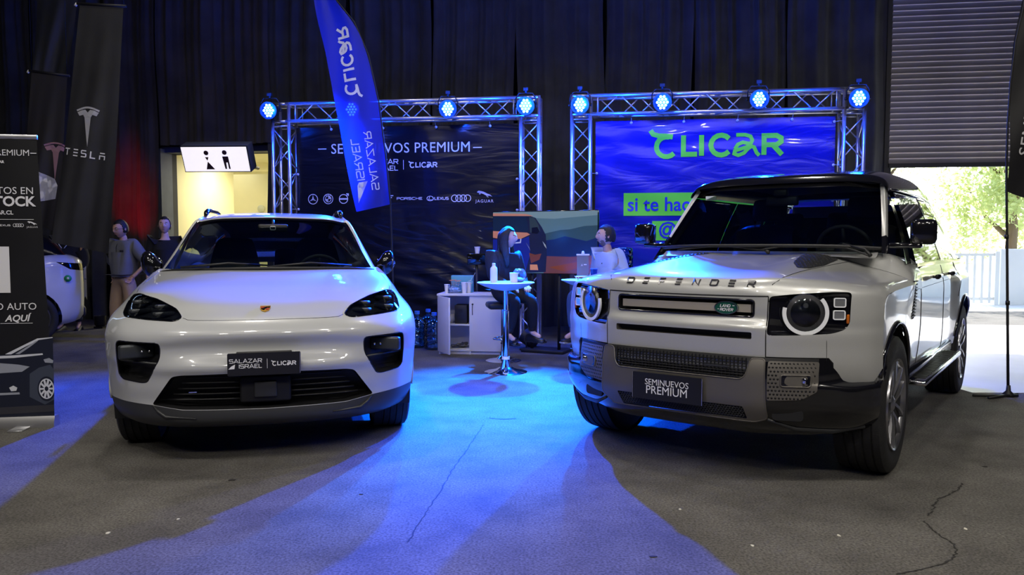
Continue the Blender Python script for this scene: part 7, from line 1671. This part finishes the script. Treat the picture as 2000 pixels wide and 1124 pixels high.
def hand_chain(V, E_, Rd, wi, w, fwd, side, up, s=1., curl=.6):
    """palm and five fingers from wrist vertex wi at w"""
    b = len(V); pc = w + fwd * .045 * s; V.append(pc); Rd.append((.026 * s, .014 * s)); E_.append((wi, b)); k0 = b
    for j, (o, L_) in enumerate(((-.030, .060), (-.010, .072), (.010, .068), (.028, .052))):
        a = pc + side * o * s + fwd * .030 * s; d = (fwd * math.cos(curl * .5) - up * math.sin(curl * .5)); d2 = (fwd * math.cos(curl * 1.4) - up * math.sin(curl * 1.4)); i = len(V)
        V += [a, a + d * L_ * .5 * s, a + d * L_ * .5 * s + d2 * L_ * .45 * s]; Rd += [.0095 * s, .0085 * s, .007 * s]; E_ += [(k0, i), (i, i + 1), (i + 1, i + 2)]
    i = len(V); a = w + fwd * .025 * s - side * .028 * s; V += [a, a - side * .022 * s + fwd * .022 * s - up * .008 * s, a - side * .026 * s + fwd * .048 * s - up * .016 * s]; Rd += [.012 * s, .010 * s, .008 * s]; E_ += [(wi, i), (i, i + 1), (i + 1, i + 2)]
def body(parent, J, skin, s=1.):
    """J: dict of joints (Vectors, local). One continuous body."""
    n = ['pel', 'wst', 'chs', 'nck', 'hd', 'shl', 'ell', 'wrl', 'shr', 'elr', 'wrr', 'hpl', 'knl', 'anl', 'tol', 'hpr', 'knr', 'anr', 'tor']; V = [J[k] for k in n]; ix = {k: i for i, k in enumerate(n)}
    rd = dict(pel=(.12, .09), wst=(.11, .075), chs=(.11, .075), nck=.050, hd=.052, shl=.040, ell=.032, wrl=.026, shr=.040, elr=.032, wrr=.026, hpl=.082, knl=.055, anl=.038, tol=.03, hpr=.082, knr=.055, anr=.038, tor=.03)
    Rd = [tuple(x * s for x in rd[k]) if isinstance(rd[k], tuple) else rd[k] * s for k in n]
    E_ = [(ix[a], ix[b]) for a, b in (('pel', 'wst'), ('wst', 'chs'), ('chs', 'nck'), ('nck', 'hd'), ('chs', 'shl'), ('shl', 'ell'), ('ell', 'wrl'), ('chs', 'shr'), ('shr', 'elr'), ('elr', 'wrr'), ('pel', 'hpl'), ('hpl', 'knl'), ('knl', 'anl'), ('anl', 'tol'), ('pel', 'hpr'), ('hpr', 'knr'), ('knr', 'anr'), ('anr', 'tor'))]
    for e, w, sg in (('ell', 'wrl', 1), ('elr', 'wrr', -1)):
        f = (J[w] - J[e]).normalized(); up = Vector((-1, 0, 0)) if abs(f.x) < .8 else Vector((0, 0, 1)); sd = f.cross(up).normalized() * sg; up = sd.cross(f).normalized() * sg; hand_chain(V, E_, Rd, ix[w], J[w], f, sd, up, s)
    return skin_mesh('body', V, E_, Rd, skin, parent, 2, 0)
def top_wear(parent, J, m, name, k=1., sleeve=1.0, collar=None, hem=0., s=1.):
    """shirt or jacket: torso and sleeves"""
    V = [J['pel'] + Vector((0, 0, hem)), J['wst'], J['chs'], J['chs'] + (J['nck'] - J['chs']) * .55]; Rd = [(.175 * k * s, .145 * k * s), (.170 * k * s, .140 * k * s), (.185 * k * s, .140 * k * s), (.115 * s, .10 * s)]; E_ = [(0, 1), (1, 2), (2, 3)]
    for a, b, c in (('shl', 'ell', 'wrl'), ('shr', 'elr', 'wrr')):
        i = len(V); V += [J[a], J[b]]; Rd += [.095 * k * s, .076 * k * s]; E_ += [(2, i), (i, i + 1)]
        if sleeve > .5: V.append(J[b] + (J[c] - J[b]) * min(1, (sleeve - .5) * 2) * .92); Rd.append(.046 * k * s); E_.append((i + 1, i + 2))
        else: V[-1] = J[a] + (J[b] - J[a]) * sleeve * 2; Rd[-1] = .062 * k * s
    return skin_mesh(name, V, E_, Rd, m, parent, 2, 1)
def trousers(parent, J, m, k=1., s=1., name='trousers', foot=.93):
    V = [J['pel'], J['pel'] + Vector((0, 0, .07))]; Rd = [(.150 * k * s, .12 * k * s), (.145 * k * s, .115 * k * s)]; E_ = [(0, 1)]
    for a, b, c in (('hpl', 'knl', 'anl'), ('hpr', 'knr', 'anr')):
        i = len(V); V += [J[a], J[b], J[b] + (J[c] - J[b]) * foot]; Rd += [.105 * k * s, .080 * k * s, .066 * k * s]; E_ += [(0, i), (i, i + 1), (i + 1, i + 2)]
    return skin_mesh(name, V, E_, Rd, m, parent, 2, 0)
def shoes(parent, J, m, m2, s=1.):
    for a, t in (('anl', 'tol'), ('anr', 'tor')):
        A_ = J[a]; T_ = J[t]; d = (T_ - A_); d.z = 0; d.normalize(); z0 = min(A_.z, T_.z) - .055; sd = Vector((-d.y, d.x, 0)); G_ = []
        for q, w, h in ((-.085, .030, .05), (-.07, .040, .085), (-.02, .043, .098), (.05, .045, .078), (.11, .047, .055), (.155, .038, .045), (.175, .015, .028)):
            c = A_ + d * q; G_.append([Vector((c.x, c.y, z0)) + sd * w * x + Vector((0, 0, h * z)) for x, z in ((-1, 0), (-1.02, .4), (-.75, .85), (0, 1), (.75, .85), (1.02, .4), (1, 0))])
        mb = MB(); mb.grid(nspl(np.arange(7), np.array(G_), np.linspace(0, 6, 19)), closed_u=True); sh_ = mb.build('shoe', m, parent)
        mb = MB(); c = A_ + d * .045; mb.box((c.x, c.y, z0 + .006), (.265, .095, .02), bev=.008, T=None, rot=('Z', math.atan2(d.y, d.x))); mb.build('sole', m2, sh_)
def Js(**k): return {a: Vector(b) for a, b in k.items()}
STAND = dict(pel=(0, 0, .93), wst=(0, 0, 1.10), chs=(.0, 0, 1.30), nck=(0, 0, 1.45), hd=(.01, 0, 1.53), shl=(0, .17, 1.38), ell=(-.02, .24, 1.10), wrl=(.08, .22, .88), shr=(0, -.17, 1.38), elr=(-.02, -.24, 1.10), wrr=(.08, -.22, .88), hpl=(0, .09, .88), knl=(.02, .11, .49), anl=(-.01, .13, .085), tol=(.12, .15, .03), hpr=(0, -.09, .88), knr=(.02, -.11, .49), anr=(-.01, -.13, .085), tor=(.12, -.15, .03))
def scaleJ(J, s): return {k: Vector(v) * s for k, v in J.items()}
m_sole = mat('pale_sole', (.35, .34, .32), .6)
# standing man, grey zip jacket, hands in pockets
gp_ = ground_pt(224, 669, 0); pa = thing('person', 'standing man in grey zip jacket, glasses and khaki trousers, hands in pockets', 'person', (gp_.x + .11, gp_.y + .1, 0), R(-108))
J = dict(STAND); J.update(ell=(-.10, .31, 1.12), wrl=(.02, .18, .93), elr=(-.10, -.31, 1.12), wrr=(.02, -.18, .93), anl=(.0, .15, .085), anr=(.06, -.12, .085), tor=(.19, -.15, .03), knr=(.06, -.12, .49)); J = scaleJ(J, .965)
body(pa, J, m_skin, .965); top_wear(pa, J, mat('grey_jacket_cloth', (.15, .155, .16), .85, bump=(90, .3), noise=(5, .1)), 'jacket', 1.08, .62, hem=.03); trousers(pa, J, mat('khaki_cloth', (.36, .25, .16), .85, bump=(60, .3), noise=(5, .1)), 1.02)
shoes(pa, J, mat('grey_suede', (.16, .16, .15), .8), m_sole)
h_, HT = head(pa, J['nck'] + Vector((.02, 0, .045)), R(-8), R(-12), m_skin, (.10, (.055, .03, .04, .07)), beard=None)
mb = MB()
for sd in (1, -1): mb.tube([tuple(HT @ Vector((.104 + .002, sd * .031 + .020 * math.cos(a), .116 + .014 * math.sin(a)))) for a in [k * math.pi / 6 for k in range(12)]], .0018, 5, closed=True); mb.tube([tuple(HT @ Vector(p)) for p in ((.104, sd * .051, .119), (.05, sd * .078, .117), (-.01, sd * .082, .112))], .0018, 5)
mb.build('glasses', m_blk, h_)
mb = MB(); mb.tube([(.128, 0, 1.0), (.135, 0, 1.15), (.128, 0, 1.30), (.09, 0, 1.38)], .003, 5); mb.build('zip', m_gblk, pa)
mb = MB(); mb.box((.133, .095, 1.245), (.01, .05, .025), bev=.002, rot=('Z', R(25))); mb.build('chest_badge', m_blk, pa)
mb = MB(); mb.tube([(.02, -.075, 1.375), (.075, -.05, 1.355), (.10, -.015, 1.335)], [.022, .020, .012], 8); mb.tube([(.02, .075, 1.375), (.075, .05, 1.355), (.10, .015, 1.335)], [.022, .020, .012], 8); mb.build('collar', mat('grey_jacket_cloth', (0, 0, 0)), pa)
# second man, black t-shirt
q = px(322, 440, 10.9); pb = thing('person', 'standing man in black t-shirt behind the white car mirror', 'person', (q.x, 10.9, 0), R(-78))
J = scaleJ(STAND, 1.0); body(pb, J, m_skin2, 1.); top_wear(pb, J, mat('black_cotton', (.012, .012, .013), .9, bump=(80, .2)), 't_shirt', 1.05, .35); trousers(pb, J, mat('dark_denim', (.02, .025, .04), .9), 1.0); shoes(pb, J, m_blk, m_sole)
head(pb, J['nck'] + Vector((.015, 0, .05)), R(4), R(2), m_skin2, (.09, (.05, .035, .04, .072)))
# third person hidden behind the hanging banner
q = px(132, 480, 11.9); pc_ = thing('person', 'person in black behind the hanging banner, pale neck cord showing', 'person', (q.x, 11.9, 0), R(-85))
J = scaleJ(STAND, 1.0); body(pc_, J, m_skin, .8); top_wear(pc_, J, mat('black_cotton', (0, 0, 0)), 'jacket', 1.12, 1.); trousers(pc_, J, mat('dark_denim', (0, 0, 0)), 1.0); shoes(pc_, J, m_blk, m_sole); head(pc_, J['nck'] + Vector((.015, 0, .05)), R(0), R(2), m_skin, (.09, (.05, .035, .04, .072)))
mb = MB(); mb.tube([(.10, .09, 1.40), (.142, .06, 1.33), (.150, .0, 1.25), (.142, -.06, 1.33), (.10, -.09, 1.40)], .007, 6); mb.build('neck_cord', m_whitep, pc_)
# seated woman: faces right (+x world), on the left stool
SEAT = dict(pel=(0, 0, .74), wst=(.01, 0, .88), chs=(.05, 0, 1.05), nck=(.06, 0, 1.19), hd=(.08, 0, 1.27), shl=(.05, .16, 1.13), ell=(.08, .21, .89), wrl=(.27, .12, .80), shr=(.05, -.16, 1.13), elr=(.08, -.21, .89), wrr=(.27, -.10, .80), hpl=(.04, .09, .70), knl=(.42, .13, .70), anl=(.36, .12, .33), tol=(.48, .13, .28), hpr=(.04, -.09, .70), knr=(.42, -.13, .70), anr=(.36, -.12, .33), tor=(.48, -.13, .28))
q = px(985, 480, 8.78); pw = thing('person', 'seated woman in black jacket with long dark hair, facing right', 'person', (q.x - .02, 8.78, 0), R(-52))
J = dict(SEAT); J.update(knl=(.36, .15, .68), anl=(.30, .19, .34), tol=(.42, .22, .29), knr=(.38, -.10, .68), anr=(.31, -.16, .34), tor=(.43, -.17, .29)); J = scaleJ(J, 1.0)
J = {k: v + Vector((0, 0, {'knl': .035, 'knr': .035, 'anl': 0, 'anr': 0, 'tol': 0, 'tor': 0}.get(k, .075))) for k, v in J.items()}; mk_ = mat('black_jacket_cloth', (.014, .014, .018), .8, bump=(60, .3))
body(pw, J, m_skin2, .92); top_wear(pw, J, mk_, 'jacket', .92, 1.); trousers(pw, J, mat('black_trouser_cloth', (.008, .008, .010), .85), .88); shoes(pw, J, mat('black_boot_leather', (.01, .01, .01), .35), m_blk)
for a, k in (('anl', 'knl'), ('anr', 'knr')): skin_mesh('boot_shaft', [J[a], J[a] + (J[k] - J[a]) * .5], [(0, 1)], [.050, .058], mat('black_boot_leather', (0, 0, 0)), pw, 2, 0)
h_, HT = head(pw, J['nck'] + Vector((.03, 0, .05)), R(52 - 18), R(-4), m_skin2, (.13, (.06, .02, .02, .078)), s=.95)
mb = MB()
def lock(side):
    G_ = []
    for q_, (x, y, z, w) in enumerate(((.03, .055, .215, .03), (-.01, .088, .16, .05), (-.02, .098, .09, .055), (-.015, .10, .02, .055), (.005, .105, -.06, .05), (.025, .10, -.14, .045), (.04, .09, -.21, .03), (.045, .08, -.25, .008))):
        G_.append([tuple(HT @ Vector((x + w * math.cos(a) * 1.1, side * (y + .022 * math.sin(a)), z))) for a in [2 * math.pi * k / 12 for k in range(12)]])
    mb.grid(nspl(np.arange(8), np.array(G_), np.linspace(0, 7, 30)), closed_u=True)
lock(1); lock(-1)
G_ = []
for (x, z, w, d) in ((-.03, .20, .05, .04), (-.075, .15, .075, .04), (-.085, .08, .085, .04), (-.08, .0, .09, .035), (-.08, -.08, .09, .03), (-.075, -.16, .08, .025), (-.07, -.22, .05, .012)):
    G_.append([tuple(HT @ Vector((x + d * math.cos(a), w * math.sin(a), z))) for a in [2 * math.pi * k / 14 for k in range(14)]])
mb.grid(nspl(np.arange(7), np.array(G_), np.linspace(0, 6, 26)), closed_u=True); mb.build('long_hair', m_hair, h_)
# seated man: faces left
q = px(1190, 480, 8.85); pm_ = thing('person', 'seated man in light blue shirt with short dark hair, facing left', 'person', (q.x + .03, 8.85, 0), R(-148))
J = dict(SEAT); J.update(hpl=(.04, .1, .72), knl=(.44, .16, .72), anl=(.40, .14, .33), tol=(.52, .15, .28), knr=(.44, -.14, .72), anr=(.42, -.12, .33), tor=(.54, -.12, .28), elr=(.02, -.25, .90), ell=(.02, .25, .90)); J = scaleJ(J, 1.05); J = {k: v + Vector((0, 0, {'knl': .01, 'knr': .01, 'anl': -.02, 'anr': -.02, 'tol': -.02, 'tor': -.02}.get(k, .03))) for k, v in J.items()}
body(pm_, J, m_skin, 1.); top_wear(pm_, J, mat('light_blue_cotton', (.42, .52, .70), .8, bump=(60, .3)), 'shirt', 1.0, 1., hem=.02); trousers(pm_, J, mat('blue_denim', (.05, .09, .18), .85, bump=(120, .3)), 1.); shoes(pm_, J, m_blk, m_sole)
h_, HT = head(pm_, J['nck'] + Vector((.025, 0, .05)), R(148 - 180 + 6), R(0), m_skin, (.12, (.055, .03, .03, .075)), beard=mat('short_beard', (.16, .09, .065), .8))
mb = MB()
for sd in (1, -1): mb.tube([(.03, sd * .07, J['nck'].z - .03), (.10, sd * .055, J['nck'].z - .045), (.135, sd * .02, J['nck'].z - .085)], [.02, .018, .010], 8)
mb.build('collar', mat('light_blue_cotton', (0, 0, 0)), pm_)
mb = MB(); mb.prism(circ(.008, 8), 0, .002, T=Matrix.Translation((.20, .07, J['chs'].z - .01)) @ Matrix.Rotation(R(75), 4, 'Y')); mb.build('chest_emblem', m_blk, pm_)

# ------------------------------------------------------------------ pale car behind the hanging banner
wq = ground_pt(76, 676, 0); rc = thing('parked_car', 'pale car with dark tail lamp and green sticker, behind the roll-up banner', 'car', (wq.x - .60, wq.y + .75, 0), R(-148))
ST = [(-1.02, .02, .98, .52), (-.93, .62, 1.00, .50), (-.90, .74, 1.08, .36), (-.80, .84, 1.13, .30), (-.60, .90, 1.16, .26), (-.30, .935, 1.15, .24), (0, .95, 1.12, .24), (.6, .95, 1.07, .24), (1.4, .945, 1.05, .24), (2.2, .94, 1.04, .24), (2.7, .93, 1.02, .24), (3.2, .90, .93, .25), (3.6, .80, .80, .28), (3.78, .60, .68, .38)]
G_ = []
for x, w, zt_, zb_ in ST:
    x = x * .72 if x < 0 else x
    r_ = [(w * .86, zb_), (w * .97, zb_ + .10), (w, (zb_ + zt_) * .42 + .02), (w, (zb_ + zt_) * .55), (w * .985, zt_ - .20), (w * .96, zt_ - .06), (w * .90, zt_), (w * .60, zt_ + .03), (0, zt_ + .04)]; G_.append([(x, y, z) for y, z in r_])
G_ = np.array(G_); P_ = surf(G_, 40, 60)
for s in (1, -1):
    Q_ = P_.copy(); Q_[..., 1] *= s; rs_ = Skin(Q_); rs_.flipto((0, s, .3))
    for cx in (0, 2.89): rs_.cut([(cx + .39 * math.cos(R(a)), .35 + .39 * math.sin(R(a))) for a in range(-40, 221, 12)], 'y').free()
    tl_ = rs_.cut([(-.70, .97), (-.70, 1.07), (-.34, 1.10), (-.50, 1.00)], 'y', lambda c: abs(c.y) > .3); rs_.finish(tl_, 'tail_lamp', m_gblk, rc)
    rs_.finish(rs_.bm, 'car_body', mat('pale_blue_white_paint', (.55, .58, .66), .3, coat=.8, noise=(3, .02)), rc)
    mb = MB(); mb.lathe([(0, 0), (.045, 0), (.045, .004), (0, .004)], 24, T=Matrix.Translation((-.47, s * .91, .88)) @ Matrix.Rotation(-s * R(90), 4, 'X') @ Matrix.Rotation(R(12), 4, 'Y'))
    if s > 0: st_ = mb.build('round_sticker', mat('green_sticker', (.02, .30, .14), .5), rc); mb = MB(); mb.lathe([(0, 0.004), (.016, .004), (.016, .006), (0, .006)], 14, T=Matrix.Translation((-.47, s * .91, .88)) @ Matrix.Rotation(-s * R(90), 4, 'X') @ Matrix.Rotation(R(12), 4, 'Y')); mb.build('sticker_mark', m_whitep, st_)
GH = [[(-.50, y, 1.14) for y in (0, .4, .66, .74)] , [(-.30, 0, 1.42), (-.30, .38, 1.40), (-.28, .60, 1.36), (-.22, .74, 1.16)], [(.3, 0, 1.57), (.3, .38, 1.56), (.3, .58, 1.50), (.3, .84, 1.12)], [(1.1, 0, 1.62), (1.1, .38, 1.60), (1.1, .58, 1.54), (1.1, .86, 1.08)], [(1.8, 0, 1.52), (1.8, .40, 1.50), (1.85, .60, 1.44), (1.9, .87, 1.05)], [(2.7, 0, 1.05), (2.7, .42, 1.05), (2.68, .68, 1.04), (2.6, .84, 1.02)]]
mb = MB(); mb.grid(surf(mirror_rows(np.array(GH)), 30, 40)); mb.build('glass_roof', m_gblk, rc)
mb = MB(); mb.box((-.62, 0, .40), (.14, 1.10, .16), bev=.04); mb.build('rear_bumper', m_satin, rc)
for (x, s) in ((0, 1), (0, -1), (2.89, 1), (2.89, -1)): wheel(rc, (x, s * .82, .35), .35, .24, .25, s, spokes=5, double=False)
